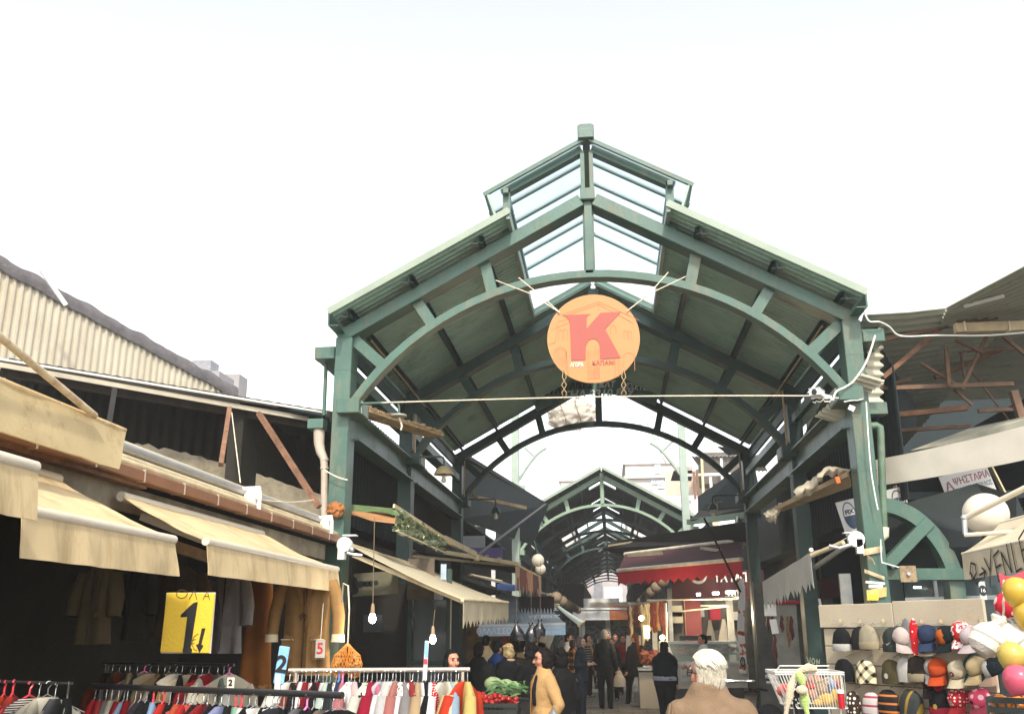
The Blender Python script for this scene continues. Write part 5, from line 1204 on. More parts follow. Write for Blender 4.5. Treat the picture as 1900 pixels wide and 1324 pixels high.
# torn tape and stickers wound round the column foot
o = empty('tape_wrap', P(1620, 1060, 11.5), 'torn tan tape and yellow stickers wound round the right front column', 'tape')
TAPE = mat('tan_tape', (.46, .35, .2), .35, var=.4, scale=10, dirt=(.3, .26, .2), dirt_amt=.5)
def patch(px0, py0, px1, py1, m, nm, Y=11.57, amp=.012, sl=0):
    b = MB(); b.grid(lambda u, v: P(px0 + (px1 - px0) * u, py0 + (py1 - py0) * v + sl * u, Y) + Vector((0, -.012 * abs(mnoise.noise(Vector((u * 6 + px0, v * 4, 1)))) , 0)), 14, 5, th=-.003); return b.build(nm, m, o, smooth=True)
patch(1602, 1018, 1637, 1030, TAPE, 'tape_band', sl=-6); patch(1604, 1055, 1641, 1062, TAPE, 'tape_band', sl=14); patch(1606, 1077, 1642, 1081, WHITEP, 'tape_band', sl=3)
patch(1608, 1094, 1645, 1112, mat('ochre_tape', (.5, .36, .12), .4, var=.3, scale=9), 'tape_band', sl=-6); patch(1609, 1101, 1630, 1113, YEL, 'sticker', Y=11.555); patch(1612, 1084, 1638, 1090, WHITEP, 'sticker')
b = MB(); b.slab([P(1609, 1029, 11.5), P(1618, 1035, 11.4), P(1624, 1046, 11.38), P(1612, 1040, 11.46)], .004); b.build('peeling_flap', TAPE, o)
# ---- long white canvas fascia, cream canvas behind, two tilted shop signs
o = empty('white_fascia', P(1770, 850, 11.3), 'long white canvas band stretched across the right side', 'canvas')
b = MB(); A0, A1 = P(1616, 855, 12.4), P(1930, 783, 10.2)
b.grid(lambda u, v: A0.lerp(A1, u) + Vector((.01 * mnoise.noise(Vector((u * 9, v * 2, 0))), 0, -(.325 + .03 * u) * v - .02 * math.sin(u * 3.1))), 30, 4, th=.02); b.build('band', mat('white_canvas', (.74, .68, .57), .7, var=.05, trans=.15), o, smooth=True, auto=60)
b = MB(); b.slab([P(1690, 838, 12.6), P(1800, 797, 12.2), P(1930, 770, 10.8), P(1930, 800, 10.8)], .02); b.build('cream_canvas', mat('dull_cream_canvas', (.36, .34, .26), .8), o)
BOARDW = mat('grey_sign_board', (.46, .45, .42), .45, var=.06)
def tilted(name, pc, Y, w_, h_, roll, yaw, label, th=.02):
    c = P(*pc, Y); o = empty(name, c, label, 'sign')
    Rm = Matrix.Rotation(yaw, 4, 'Z') @ Matrix.Rotation(roll, 4, 'Y')
    b = MB(); b.box((0, 0, 0), (w_, th, h_)); b.xf(Rm); b.build('panel', BOARDW, o, local=True)
    return o, Rm @ plane_M((0, -th / 2 - .001, 0), (1, 0, 0), (0, 0, 1))
DRED = mat('sign_dark_red', (.22, .05, .07), .5, bump=0); DTXT = mat('sign_teal_text', (.05, .10, .12), .5, bump=0); NAVYT = mat('sign_navy', (.02, .035, .07), .5, bump=0)
o, M = tilted('grill_sign', (1798, 905), 12.9, .62, .47, -.24, -.1, 'tilted grey sign with dark red and teal Greek lettering behind the globe lamp')
text('ΨΗΣΤΑΡΙΑ', .125, DRED, o, M @ Matrix.Translation((.07, .115, 0)), local=True, bold=.003, sx=.72); text('ΚΑΛΟΓΕΡΟΠΟΥΛΟΣ', .085, DTXT, o, M @ Matrix.Translation((.06, 0, 0)), local=True, sx=.58, bold=.002)
text('Α', .15, DRED, o, M @ Matrix.Translation((-.225, .08, 0)), local=True, bold=.003); text('ΑΜΑ', .05, DTXT, o, M @ Matrix.Translation((-.225, -.03, 0)), local=True)
b = MB(); b.box((.06, -.105, .001), (.26, .045, .002)); b.box((-.10, -.105, .001), (.09, .006, .002)); b.box((.22, -.105, .001), (.09, .006, .002)); b.xf(M); b.build('blue_strip', DTXT, o, local=True)
b = MB(); b.beam(P(1835, 860, 12.95), P(1868, 925, 12.95), .12, .02); b.build('tan_edge', TUBEC, o)
o, M = tilted('beer_sign', (1622, 948), 12.6, .86, .44, -.22, -.1, 'tilted white sign with blue oval and the letters FIX behind the right column')
def oval(cx):
    b = MB(); n = 28; f = lambda a: M @ Vector((cx + .085 * math.cos(a), .02 + .175 * math.sin(a), .002)); g = lambda a: M @ Vector((cx + .072 * math.cos(a), .02 + .160 * math.sin(a), .002))
    for i in range(n):
        a, c = i / n * 6.2832, (i + 1) / n * 6.2832; b.add([f(a), f(c), g(c), g(a)], [(0, 1, 2, 3)])
    lo = [M @ Vector((cx + .072 * math.cos(a), .02 + .160 * math.sin(a), .002)) for a in [math.pi + i / 14 * math.pi for i in range(15)]]; b.add(lo, [tuple(range(15))])
    b.build('oval', NAVYT, o, local=True)
    text('FIX', .075, NAVYT, o, M @ Matrix.Translation((cx, .065, 0)), local=True, bold=.004)
oval(-.30); oval(.33)
text('ΨΗΣ', .10, DRED, o, M @ Matrix.Translation((-.10, .12, 0)), local=True, bold=.003, sx=.8); text('ΠΟΥΛΟΣ', .09, NAVYT, o, M @ Matrix.Translation((.09, .03, 0)), local=True, sx=.62, bold=.002)
b = MB(); b.box((.1, -.09, .001), (.16, .05, .002)); b.xf(M); b.build('blue_strip', NAVYT, o, local=True)
MB().beam(P(1660, 900, 12.7), P(1692, 985, 12.7), .11, .02).build('tan_edge', TUBEC, o)
# dark awning mass and glazed kiosk behind the hat stand
o = empty('dark_kiosk', P(1720, 1080, 12.6), 'dark kiosk with sliding windows behind the hat stand', 'kiosk')
b = MB(); b.slab([P(1640, 985, 12.6), P(1830, 935, 12.0), P(1905, 960, 11.4), P(1905, 1050, 11.4), P(1640, 1058, 12.6)], .3); b.build('awning_side', mat('slate_cloth', (.022, .028, .028), .8, var=.2), o)
a, c = P(1645, 1090, 12.7), P(1910, 1090, 12.0)
b = MB(); b.beam(Vector((a.x, a.y, .65)), Vector((c.x, c.y, .65)), .2, 1.3); b.build('lower_wall', DTEAL, o)
b = MB(); b.beam(Vector((a.x, a.y, 1.95)), Vector((c.x, c.y, 1.95)), .012, .9); b.build('window_pane', glass('kiosk_glass', (.16, .22, .22), .35, .06, .1), o)
for px in (1680, 1735, 1785, 1830): MB().box(P(px, 1090, 12.45) - Vector((0, 0, .05)), (.045, .05, .8)).build('window_frame', GALV if px in (1735,) else DTEAL, o)
MB().beam(P(1680, 1112, 12.4), P(1905, 1106, 11.9), .05, .05).build('window_sill', GALV, o)
MB().box(P(1702, 1089, 12.3), (.09, .01, .025)).build('lit_tube', emit('tube_light', (.9, 1, .92), 3), o)
o, M, w_, h_ = board('age_notice', (1815, 1078), (1832, 1112), 11.6, mat('notice_paper', (.50, .52, .48), .6), 'small notice with a dark round mark on the kiosk window', th=.004)
b = MB(); n = 18; b.add([M @ Vector((.045 * math.cos(i / n * 6.28), .06 * math.sin(i / n * 6.28), .002)) for i in range(n)], [tuple(range(n))]); b.build('round_mark', INK, o, local=True); text('16', .06, WHITEP, o, M @ Matrix.Translation((0, 0, .003)), local=True)
# ---- globe lamp and slanting arm, small awning with scrawl
o = empty('globe_lamp', P(1830, 953, 9.4), 'large white globe lamp behind a pale slanting bar on the right', 'lamp')
c = P(1829, 953, 9.4); MB().ball(c, .205, 28, 18, sc=(1, 1, .95)).build('globe', mat('white_globe', (.78, .72, .6), .3, var=.05, bump=0, trans=.3), o, smooth=True)
MB().lathe([(.06, -.24), (.06, -.18)], c, 14).build('collar', DTEAL, o); MB().tube([c + Vector((0, 0, -.2)), c + Vector((0, .02, -.55))], .03, 8).build('stem', DTEAL, o)
o = empty('folding_bracket', P(1850, 930, 9.0), 'pale folding awning arm crossing in front of the globe lamp', 'bracket')
b = MB(); b.tube([P(1790, 961, 8.9), P(1912, 900, 8.3)], .026, 10); b.build('upper_arm', TUBEW, o, smooth=True)
b = MB(); b.tube([P(1789, 958, 8.85), P(1791, 990, 8.85)], .022, 8); b.ball(P(1789, 960, 8.85), .03, 8, 6); b.build('elbow', GALV, o, smooth=True)
b = MB(); b.tube([P(1790, 992, 8.85), P(1880, 986, 8.6)], .018, 8); b.build('lower_arm', TUBEW, o)
f0, f1 = P(1786, 1027, 8.9), P(1960, 990, 7.3)
aw = awning('scrawled_awning', (f0 + Vector((.5, .35, .30)), f1 + Vector((.5, .35, .30))), (f0, f1), .215, mat('grubby_cream_canvas', (.54, .46, .32), .8, var=.12, dirt=(.4, .3, .18), dirt_amt=.4), 'cream awning scrawled with black marker letters at the right edge', tube_m=TUBEW, tube_r=.014, n=24, wave=.008)
d = (f1 - f0).normalized(); M = plane_M(f0.lerp(f1, .0) + Vector((-.022, -.022, -.13)), d, (0, 0, 1)); s = (f1 - f0).length / 174
L = lambda pts: [((x - 1786) * s, -(y - 1042) * s) for x, y in pts]
strokes([L([(1800, 1048), (1806, 1038), (1814, 1040), (1814, 1048), (1804, 1054), (1802, 1046), (1812, 1058), (1820, 1054)]), L([(1820, 1050), (1832, 1048)]), L([(1827, 1044), (1833, 1048), (1828, 1054)]), L([(1834, 1036), (1842, 1048)]), L([(1850, 1030), (1842, 1048), (1838, 1062)]), L([(1864, 1032), (1853, 1036), (1856, 1058), (1868, 1055)]), L([(1855, 1046), (1864, 1044)]), L([(1871, 1056), (1868, 1034), (1882, 1052), (1880, 1028)]), L([(1888, 1028), (1890, 1052), (1900, 1050)]), L([(1914, 1020), (1903, 1026), (1906, 1046), (1918, 1042)]), L([(1905, 1036), (1914, 1034)])], .0085, INK, aw, M)
# ---- small white awning on the right front column, torn cloth higher up
o = awning('column_awning', (P(1582, 992, 11.3), P(1545, 1010, 14.2)), (P(1506, 1023, 11.9), P(1416, 1078, 14.4)), .42, mat('offwhite_canvas', (.60, .57, .50), .8, var=.07, trans=.3), 'off white awning with scalloped edge reaching out from the right front column', tube_m=None, tube_r=.02, scallop=13, n=39, wave=.02)
MB().tube([P(1565, 1006, 11.4), P(1506, 1030, 11.9)], .028, 10).build('arm', TUBEC, o); MB().tube([P(1570, 1012, 11.4), P(1512, 1052, 12.0)], .03, 10).build('lower_arm', mat('dull_arm', (.22, .21, .17), .5), o)
c = P(1588, 1000, 11.2); b = MB(); b.lathe([(.01, -.04), (.09, -.04), (.095, 0), (.09, .04), (.01, .04)], c, 18, Matrix.Rotation(math.pi / 2, 3, 'X')); b.box(c + Vector((.03, 0, -.08)), (.07, .08, .16)); b.build('end_cap', WHITEP, o, smooth=True, auto=40)
MB().box(P(1578, 988, 11.2), (.16, .1, .012)).build('hood', WHITEP, o)
b = MB(); b.tube([c + Vector((-.06, -.04, -.06)), c + Vector((-.2, -.04, -.10)), c + Vector((-.3, 0, -.07))], .022, 8); b.build('arm_joint', GALV, o); MB().ball(P(1505, 1020, 11.9), .028, 10, 8).build('bar_end', WHITEP, o, smooth=True)
o = empty('torn_cloth', P(1500, 920, 13), 'torn cream cloth draped along a board between the right columns', 'cloth')
LIN = mat('torn_linen', (.55, .48, .36), .85, var=.12, bump=.3, bscale=20, trans=.25)
def drape(ps, Y, drop, seed):
    b = MB(); q = [P(x, y, Y) for x, y in ps]; n = len(q) - 1
    def f(u, v):
        t = u * n; i = min(n - 1, int(t)); p = q[i].lerp(q[i + 1], t - i)
        return p + Vector((0, -.12 * math.sin(v * 3) , -drop * v * (.55 + .5 * mnoise.noise(Vector((u * 5, seed, 0))) + .5 * math.sin(u * 3.1)))) + mnoise.noise_vector(Vector((u * 6, v * 3, seed))) * .03
    b.grid(f, 26, 8, th=.008); b.build('cloth', LIN, o, smooth=True)
drape([(1514, 884), (1530, 868), (1548, 866), (1574, 872)], 12.2, .09, 1); drape([(1472, 912), (1500, 893), (1523, 880)], 12.8, .15, 4); drape([(1418, 952), (1436, 942), (1450, 932)], 14.0, .17, 9)
b = MB(); b.slab([P(1440, 942, 14.2), P(1575, 872, 12.0), P(1580, 900, 12.4), P(1450, 946, 14.6)], .03); b.beam(P(1425, 950, 14.2), P(1572, 880, 12.0), .03, .06); b.build('board', mat('tan_board', (.34, .24, .14), .8, var=.2), o)
MB().beam(P(1552, 884, 12.1), P(1556, 896, 12.1), .05, .05).build('orange_tag', mat('orange_tag', (.7, .16, .03), .5), o)
# ---- hat stand: slatted boards on a frame
HT = mat('hat_board', (.50, .42, .30), .6, var=.08, scale=2, dirt=(.36, .28, .18), dirt_amt=.3)
H0, H1 = P(1530, 1190, 9.3), P(1838, 1190, 7.75)
hd = Vector((H1.x - H0.x, H1.y - H0.y, 0)); HL = hd.length; hd.normalize(); hn = Vector((hd.y, -hd.x, 0))
stand = empty('hat_stand', (H0 + H1) / 2 * 1.0 - Vector((0, 0, ((H0 + H1) / 2).z)), 'cream slatted display stand covered with hats and caps', 'display stand')
HP = lambda u, z, off=0.: Vector((H0.x, H0.y, 0)) + hd * (u * HL) + hn * off + Vector((0, 0, z))
ztop = P(1530, 1122, 9.3).z
def hb(u0, u1, z0, z1, name, m, off=0., th=.03):
    b = MB(); b.slab([HP(u0, z0, off), HP(u1, z0, off), HP(u1, z1, off), HP(u0, z1, off)], th, dirn=hn); return b.build(name, m, stand, bevel=.004)
hb(-.005, .492, ztop - .20, ztop, 'header_board', HT, .03); hb(.497, 1.0, ztop - .19, ztop + .012, 'header_board', HT, .03)
for z0 in [ztop - .21 - .155 * (i + 1) for i in range(8)]:
    hb(0, .493, z0 + .006, z0 + .155, 'slat_board', HT); hb(.497, 1.0, z0 + .006, z0 + .155, 'slat_board', HT)
hb(0, 1.0, 0.0, ztop - .21, 'dark_backing', DARKB, -.035, .02)
# hats
def pal(c): return cm(c)
def beanie(u, z, m, label, cuff=None, pom=None, sx=1., rz=0., extra=None, ht=.185, dx=0.):
    c = HP(u, z, .10); o = empty('knit_hat', c, label, 'hat', 'hats on the slatted stand', math.atan2(hd.y, hd.x) + rz)
    b = MB(); w2 = .102 * sx
    prof = [(w2 * 1.0, -.10), (w2 * 1.03, -.04), (w2 * .98, .02), (w2 * .82, .065), (w2 * .52, .095), (w2 * .15, .108), (.001, .109)]
    k = 40; b.lathe(prof, (0, 0, 0), k, sy=.52)
    b.xf(Matrix.Diagonal((1, 1, ht / .20, 1)))
    for i, v in enumerate(b.v): q = Vector(v); b.v[i] = tuple(q + mnoise.noise_vector(q * 14 + c * 9) * .009 + mnoise.noise_vector(q * 40 + c) * .003)
    b.build('crown', m, o, smooth=True, local=True)
    if cuff is not None:
        b = MB(); b.lathe([(w2 * 1.02, -.105), (w2 * 1.07, -.10), (w2 * 1.08, -.045), (w2 * 1.04, -.038)], (0, 0, 0), k, sy=.54); b.xf(Matrix.Diagonal((1, 1, ht / .20, 1))); b.build('cuff', cuff, o, smooth=True, local=True)
    if pom is not None:
        b = MB(); b.ball((0, 0, ht * .58), .04, 12, 8)
        for i, v in enumerate(b.v): b.v[i] = tuple(Vector(v) + mnoise.noise_vector(Vector(v) * 60) * .008)
        b.build('bobble', pom, o, smooth=True, local=True)
    MB().tube([(0, .03, .11), (0, .10, .14)], .004, 5).build('hook', GALV, o, local=True)
    if extra: extra(o, Matrix.Translation((0, -w2 * .56, -.03)) @ Matrix.Rotation(math.pi / 2, 4, 'X'))
    return o
def cap(u, z, m, label, brim=None, rz=0., tilt=.5, panel=None, extra=None, sz=1., under=None, button=True, off=.11):
    c = HP(u, z, off); o = empty('baseball_cap', c, label, 'cap', 'hats on the slatted stand', math.atan2(hd.y, hd.x) + rz)
    T = Matrix.Rotation(tilt, 4, 'X') @ Matrix.Scale(sz * .80, 4)
    b = MB(); k = 36; prof = [(.092, -.05), (.094, -.01), (.088, .03), (.070, .062), (.040, .083), (.012, .09), (.001, .0905)]
    b.lathe(prof, (0, 0, 0), k, sy=1.12); 
    for i, v in enumerate(b.v):
        x, y, zz = v; a = math.atan2(y, x); s_ = 1 - .014 * abs(math.cos(3 * a)) ** 8; b.v[i] = (x * s_, y * s_, zz)
    for i, v in enumerate(b.v): q = Vector(v); b.v[i] = tuple(q + mnoise.noise_vector(q * 15 + c * 9) * .007)
    if panel is not None:
        for i, f in enumerate(b.f):
            cc = sum((Vector(b.v[q]) for q in f), Vector()) / len(f); b.m[i] = 1 if cc.y < -.04 and abs(cc.x) < .055 else 0
    b.xf(T); b.build('crown', [m, panel] if panel is not None else m, o, smooth=True, local=True, auto=None)
    b = MB()
    def br(uu, v):
        a = math.pi * (1.14 + .72 * uu); r = 1.0; x = .093 * math.cos(a); y = .104 * math.sin(a)
        ex = .105 * math.sin(math.pi * (.08 + .84 * uu)) ** .6
        return (x * (1 + .10 * v), y - ex * v, -.05 - .025 * v - .05 * v * (abs(x) / .09) ** 2)
    b.grid(br, 22, 6, th=.006); b.xf(T); b.build('brim', brim or m, o, smooth=True, local=True)
    if button:
        b = MB(); b.ball((0, 0, .092), .007, 8, 6); b.xf(T); b.build('button', brim or m, o, local=True)
    if extra: extra(o, T @ Matrix.Translation((0, -.101, .015)) @ Matrix.Rotation(math.pi / 2 - .22, 4, 'X'))
    return o
BLK, WHT, GRYB, OLV, CHR = pal((28, 30, 32)), pal((236, 230, 220)), pal((190, 178, 150)), pal((92, 82, 52)), pal((66, 72, 66))
uz = lambda px, py: ((PXU(px)), 0)
def UZ(px, py):
    """position on the stand seen at a pixel"""
    d = ray(px, py); n_ = hn; p0 = HP(0, 0, .10); t = (p0 - Vector((0, 0, CAMZ))).dot(n_) / d.dot(n_); q = Vector((0, 0, CAMZ)) + d * t
    return ((q - HP(0, 0, .10)).dot(hd) / HL, q.z)
def tick(o, M):
    b = MB(); b.add([M @ Vector(p) for p in ((-.03, .002, .004), (-.012, -.014, .004), (.035, .014, .004), (-.010, -.004, .004))], [(0, 1, 2, 3)]); b.build('swoosh_mark', WHT, o, local=True)
def dot(col, r=.02, n=9, nm='badge'):
    def f(o, M):
        b = MB(); b.add([M @ Vector((r * math.cos(i / n * 6.28), r * math.sin(i / n * 6.28), .006)) for i in range(n)], [tuple(range(n))]); b.build(nm, pal(col), o, local=True)
    return f
def bands(c1, c2, w_=.02):
    return patt('stripe_%02x%02x' % (c1[0], c2[2]), 'stripe', [srgb(*c1), srgb(*c1), srgb(*c1), srgb(*c2)], w_)
PLAID = patt('plaid_wool', 'plaid', [srgb(20, 24, 20), srgb(220, 205, 165), srgb(244, 236, 210)], 5.6, rot=(0, R(45), 0))
PLAID = patt('plaid_wool2', 'plaid', [srgb(226, 210, 170), srgb(150, 140, 112), srgb(24, 26, 24)], 4.2, rot=(0, R(45), 0))
STRG = patt('grey_pink_stripe', 'stripe', [srgb(190, 182, 176), srgb(190, 182, 176), srgb(196, 186, 180), srgb(160, 60, 84)], 4.5)
STRO = patt('black_orange_stripe', 'stripe', [srgb(30, 30, 32), srgb(30, 30, 32), srgb(34, 34, 34), srgb(190, 110, 50)], 5.0)
POLKR = patt('red_glitter_dots', 'dots', [srgb(240, 220, 215), srgb(180, 30, 40)], 40)
POLKP = patt('pink_pale_dots', 'dots', [srgb(240, 190, 195), srgb(206, 70, 96)], 16)
SPOTB = patt('brown_sequin', 'dots', [srgb(235, 225, 210), srgb(56, 40, 32)], 26)
at_ = lambda fn, px, py, *a, **k: fn(*UZ(px, py), *a, **k)
at_(beanie, 1562, 1186, BLK, 'black hat with white brim band, first in the top row', cuff=WHT)
at_(beanie, 1611, 1182, GRYB, 'pale khaki knit hat second in the top row', cuff=pal((196, 180, 146)))
at_(beanie, 1657, 1186, CHR, 'charcoal knit hat with a white tick mark in the top row', cuff=CHR, extra=tick)
at_(beanie, 1597, 1184, pal((40, 40, 40)), 'dark hat mostly hidden behind the pale khaki hat', sx=.9, rz=.2)
at_(cap, 1676, 1180, pal((235, 215, 205)), 'pale pink cap turned sideways beside the red dotted mitten', rz=1.3)
at_(beanie, 1684, 1180, pal((150, 150, 150)), 'grey fluffy animal hat hanging beside the dotted mitten', sx=.45, ht=.26)
at_(beanie, 1697, 1182, patt('red_white_dots', 'dots', [srgb(240, 230, 225), srgb(200, 30, 36)], 22), 'narrow red hat with white dots beside the blue cap', sx=.42, ht=.27)
at_(cap, 1722, 1176, pal((52, 66, 96)), 'navy blue cap above a cream brim in the top row', brim=pal((58, 72, 104)), rz=.15)
at_(cap, 1720, 1184, pal((216, 196, 170)), 'cream cap tucked under the navy blue cap', off=.085, rz=.1)
at_(cap, 1757, 1178, pal((22, 34, 36)), 'black cap with orange front stripe and white flames', panel=pal((214, 110, 40)), extra=dot((190, 40, 24), .022), rz=-.25)
at_(cap, 1776, 1170, patt('red_white_print', 'spots', [srgb(190, 40, 36), srgb(235, 225, 220), srgb(190, 40, 36), srgb(240, 235, 230)], 14), 'red and white printed cap behind the black flame cap', rz=.3, off=.06)
at_(cap, 1803, 1178, pal((226, 206, 206)), 'pale pink cap right of the black flame cap', rz=-.3)
at_(beanie, 1566, 1243, BLK, 'black hat with cream eagle print in the second row', extra=dot((210, 200, 170), .035, 5))
at_(beanie, 1606, 1246, PLAID, 'diamond plaid knit hat in cream and black', sx=1.05)
at_(beanie, 1654, 1246, OLV, 'olive hat with white splash badge in the second row', extra=dot((236, 232, 224), .022))
at_(beanie, 1682, 1242, WHT, 'white hat half hidden behind the brown banded hat', sx=.8, off=0) if False else at_(beanie, 1681, 1242, WHT, 'white hat half hidden behind the brown banded hat', sx=.85)
at_(beanie, 1703, 1240, pal((60, 50, 42)), 'brown hat with cream band and pale print in the second row', cuff=pal((200, 185, 150)))
at_(cap, 1742, 1238, pal((232, 92, 40)), 'bright orange cap in the middle of the second row', rz=.1)
at_(cap, 1728, 1236, pal((225, 220, 215)), 'white cap tucked behind the bright orange cap', rz=.5, off=.07)
at_(cap, 1780, 1242, pal((236, 220, 186)), 'cream cap with red and white front badge', extra=lambda o, M: [dot((150, 20, 40), .026, 6)(o, M), dot((236, 226, 210), .012, 4, 'badge_centre')(o, M @ Matrix.Translation((0, 0, .003)))], rz=.05)
at_(cap, 1814, 1236, pal((226, 200, 150)), 'sand coloured cap right of the cream badge cap', rz=-.35, extra=dot((150, 130, 90), .014))
at_(cap, 1800, 1232, pal((40, 90, 90)), 'teal cap hidden behind the sand coloured cap', rz=.3, off=.06)
at_(cap, 1845, 1238, pal((26, 38, 44)), 'black and white striped cap with red braid, beside the balloons', panel=WHT, brim=pal((230, 190, 160)), rz=-.5)
at_(beanie, 1583, 1304, SPOTB, 'brown sequin dotted hat in the bottom row', sx=.8)
at_(beanie, 1618, 1306, STRG, 'grey hat with pink stripes in the bottom row', sx=.95)
at_(beanie, 1650, 1302, STRO, 'black hat with orange stripes in the bottom row', sx=1.1)
at_(beanie, 1690, 1302, patt('charcoal_ochre', 'stripe', [srgb(50, 54, 52), srgb(50, 54, 52), srgb(54, 58, 56), srgb(150, 120, 50)], 3.0, rot=(0, R(70), 0)), 'charcoal hat with slanting ochre stripe in the bottom row', sx=1.1)
at_(beanie, 1745, 1302, pal((34, 30, 32)), 'black bobble hat with red band and red bobble', cuff=pal((200, 50, 70)), pom=pal((200, 30, 60)), sx=.98, extra=dot((226, 190, 90), .022, 5))
at_(cap, 1780, 1294, POLKR, 'red glitter dotted cap with pale flower badge', extra=dot((190, 200, 190), .018), rz=-.05, brim=pal((196, 50, 56)))
at_(cap, 1820, 1294, POLKP, 'pink cap with pale spots and a plain dark patch', rz=-.15, extra=dot((40, 30, 34), .018), brim=pal((206, 80, 100)))
at_(cap, 1722, 1262, pal((60, 50, 50)), 'dark cap hidden under the bright orange cap', rz=.2, off=.06)
for i, px in enumerate((1552, 1588, 1632, 1671, 1703, 1738, 1780, 1812)):
    u, z = UZ(px, 1152); MB().box(HP(u, z, .06), (.03, .012, .035)).build('price_clip', mat('clip_card', (.34, .26, .16), .5, var=.4, scale=40), stand)
    MB().tube([HP(u, z - .01, .03), HP(u, z - .02, .16)], .004, 5).build('peg', GALV, stand)
# big white fur caps and balloons at the right edge
for i, (px, py, sg) in enumerate(((1833, 1183, 1), (1884, 1186, -1))):
    c = P(px, py, 7.0); o = empty('white_woolly_hat', c, ['left one of two puffy white woolly hats tied together', 'right one of two puffy white woolly hats tied together'][i], 'hat', 'puffy white hats')
    T = Matrix.Translation(c) @ Matrix.Rotation(sg * .62, 4, 'Y')
    b = MB(); b.lathe([(.001, -.115), (.06, -.112), (.105, -.07), (.112, -.01), (.108, .02), (.085, .065), (.045, .10), (.03, .115), (.055, .15), (.05, .165)], (0, 0, 0), 30)
    for k, v in enumerate(b.v):
        a = math.atan2(v[1], v[0]); s_ = 1 + .02 * math.sin(a * 15) if v[2] > .0 else 1; b.v[k] = (v[0] * s_, v[1] * s_, v[2])
    b.xf(T); b.build('body', mat('white_wool', (.66, .61, .52), .95, var=.06, bump=.4, bscale=70), o, smooth=True)
    b = MB(); b.lathe([(.113, -.012), (.115, -.004), (.113, .004)], (0, 0, 0), 30); b.xf(T); b.build('seam_band', mat('wool_shadow', (.40, .38, .32), .9), o, smooth=True)
o = empty('twisted_rope', P(1866, 1130, 7.1), 'pale twisted cord holding the puffy white hats', 'rope')
b = MB(); b.tube(wob(P(1863, 1075, 7.1), P(1862, 1146, 7.1), 10, .008), .008, 6); b.tube([P(1862, 1146, 7.1), P(1850, 1150, 7.05), P(1842, 1160, 7.0)], .007, 6); b.tube([P(1862, 1146, 7.1), P(1875, 1150, 7.05), P(1884, 1162, 7.0)], .007, 6); b.build('strand', ROPE, o)
def balloon(px, py, Y, r, m, label):
    c = P(px, py, Y); b = MB(); k = 24
    b.lathe([(.001, -1.12), (.06, -1.1), (.30, -.93), (.66, -.66), (.92, -.25), (1.0, .12), (.92, .5), (.66, .82), (.32, .97), (.001, 1.0)], (0, 0, 0), k); b.xf(Matrix.Translation(c) @ Matrix.Rotation(.5, 4, 'Y') @ Matrix.Scale(r, 4))
    return thing(b, 'balloon', m, label, 'balloon', 'balloons at the right edge', smooth=True)
def bal(n, c): 
    m = mat(n, c, .18, var=.03, bump=0, spec=.6, trans=.15); return m
balloon(1887, 1098, 6.9, .098, bal('yellow_rubber', (.62, .40, .05)), 'yellow balloon topmost at the right edge')
balloon(1908, 1140, 6.9, .098, bal('yellow_rubber', (.62, .40, .05)), 'yellow balloon cut by the right edge, beside the polka dot one')
balloon(1870, 1125, 7.3, .098, patt('red_polka_rubber', 'dots', [srgb(235, 200, 195), srgb(190, 40, 56)], 11, rough=.2, bump=0), 'red polka dot balloon behind the pale cord')
balloon(1877, 1217, 6.8, .092, bal('mustard_rubber', (.55, .42, .09)), 'mustard yellow balloon just above the pink balloon')
balloon(1889, 1262, 6.7, .098, bal('pink_rubber', (.62, .10, .16)), 'shiny pink balloon under the mustard one')
b = MB(); b.grid(lambda u, v: P(1852 + 50 * u + 8 * v, 1062 + 40 * v + 6 * math.sin(u * 4), 7.35), 8, 6, th=.006); thing(b, 'red_net', mat('red_net', (.42, .04, .06), .5, var=.3), 'red net sheet behind the topmost yellow balloon', 'net', smooth=True)
c = P(1880, 1306, 7.0); crate((c.x + .02, c.y, c.z - .12), .30, .3, .17, mat('dark_crate', (.03, .035, .03), .5), 'dark crate of oranges under the pink balloon', -.6)
rg = random.Random(5); b = MB()
for i in range(20): b.ball((c.x + .02 + rg.uniform(-.11, .11), c.y + rg.uniform(-.1, .1), c.z - .02 + rg.uniform(-.03, .05)), .042, 10, 7)
tag(b.build('oranges', mat('orange_fruit', (.62, .20, .02), .4, var=.15, bump=.2), smooth=True), 'oranges heaped in the dark crate', 'oranges', kind='stuff')
MB().box((c.x, c.y, (c.z - .14) / 2), (.34, .34, c.z - .14)); thing(MB().box((c.x + .02, c.y, (c.z - .13) / 2), (.34, .34, c.z - .13)), 'crate_stand', DARKB, 'dark box stand under the crate of oranges', 'stand')
# ---- wire basket with soft toys
BW = mat('white_wire', (.70, .68, .62), .35, metal=.3, var=.05)
bc = P(1500, 1290, 8.2); o = empty('wire_basket', bc, 'white wire basket full of soft toys beside the hat stand', 'basket')
b = MB(); x0, x1 = P(1437, 1250, 8.0).x, P(1563, 1250, 8.0).x; z1, z0 = P(1500, 1246, 8.0).z, P(1500, 1312, 8.0).z; y0, y1 = 7.95, 8.45; ins = .10
for (zz, q) in ((z1, 0), (z1 - .015, 0), (z0, 1)):
    c4 = [(x0 + q * ins, y0), (x1, y0), (x1, y1), (x0 + q * ins, y1)]
    for i in range(4): b.tube([(*c4[i], zz), (*c4[(i + 1) % 4], zz)], .006, 6)
for i in range(22):
    u = i / 21
    for yy in (y0, y1): b.tube([(x0 + (x1 - x0) * u, yy, z1), (x0 + ins + (x1 - x0 - ins) * u, yy, z0)], .0028, 5)
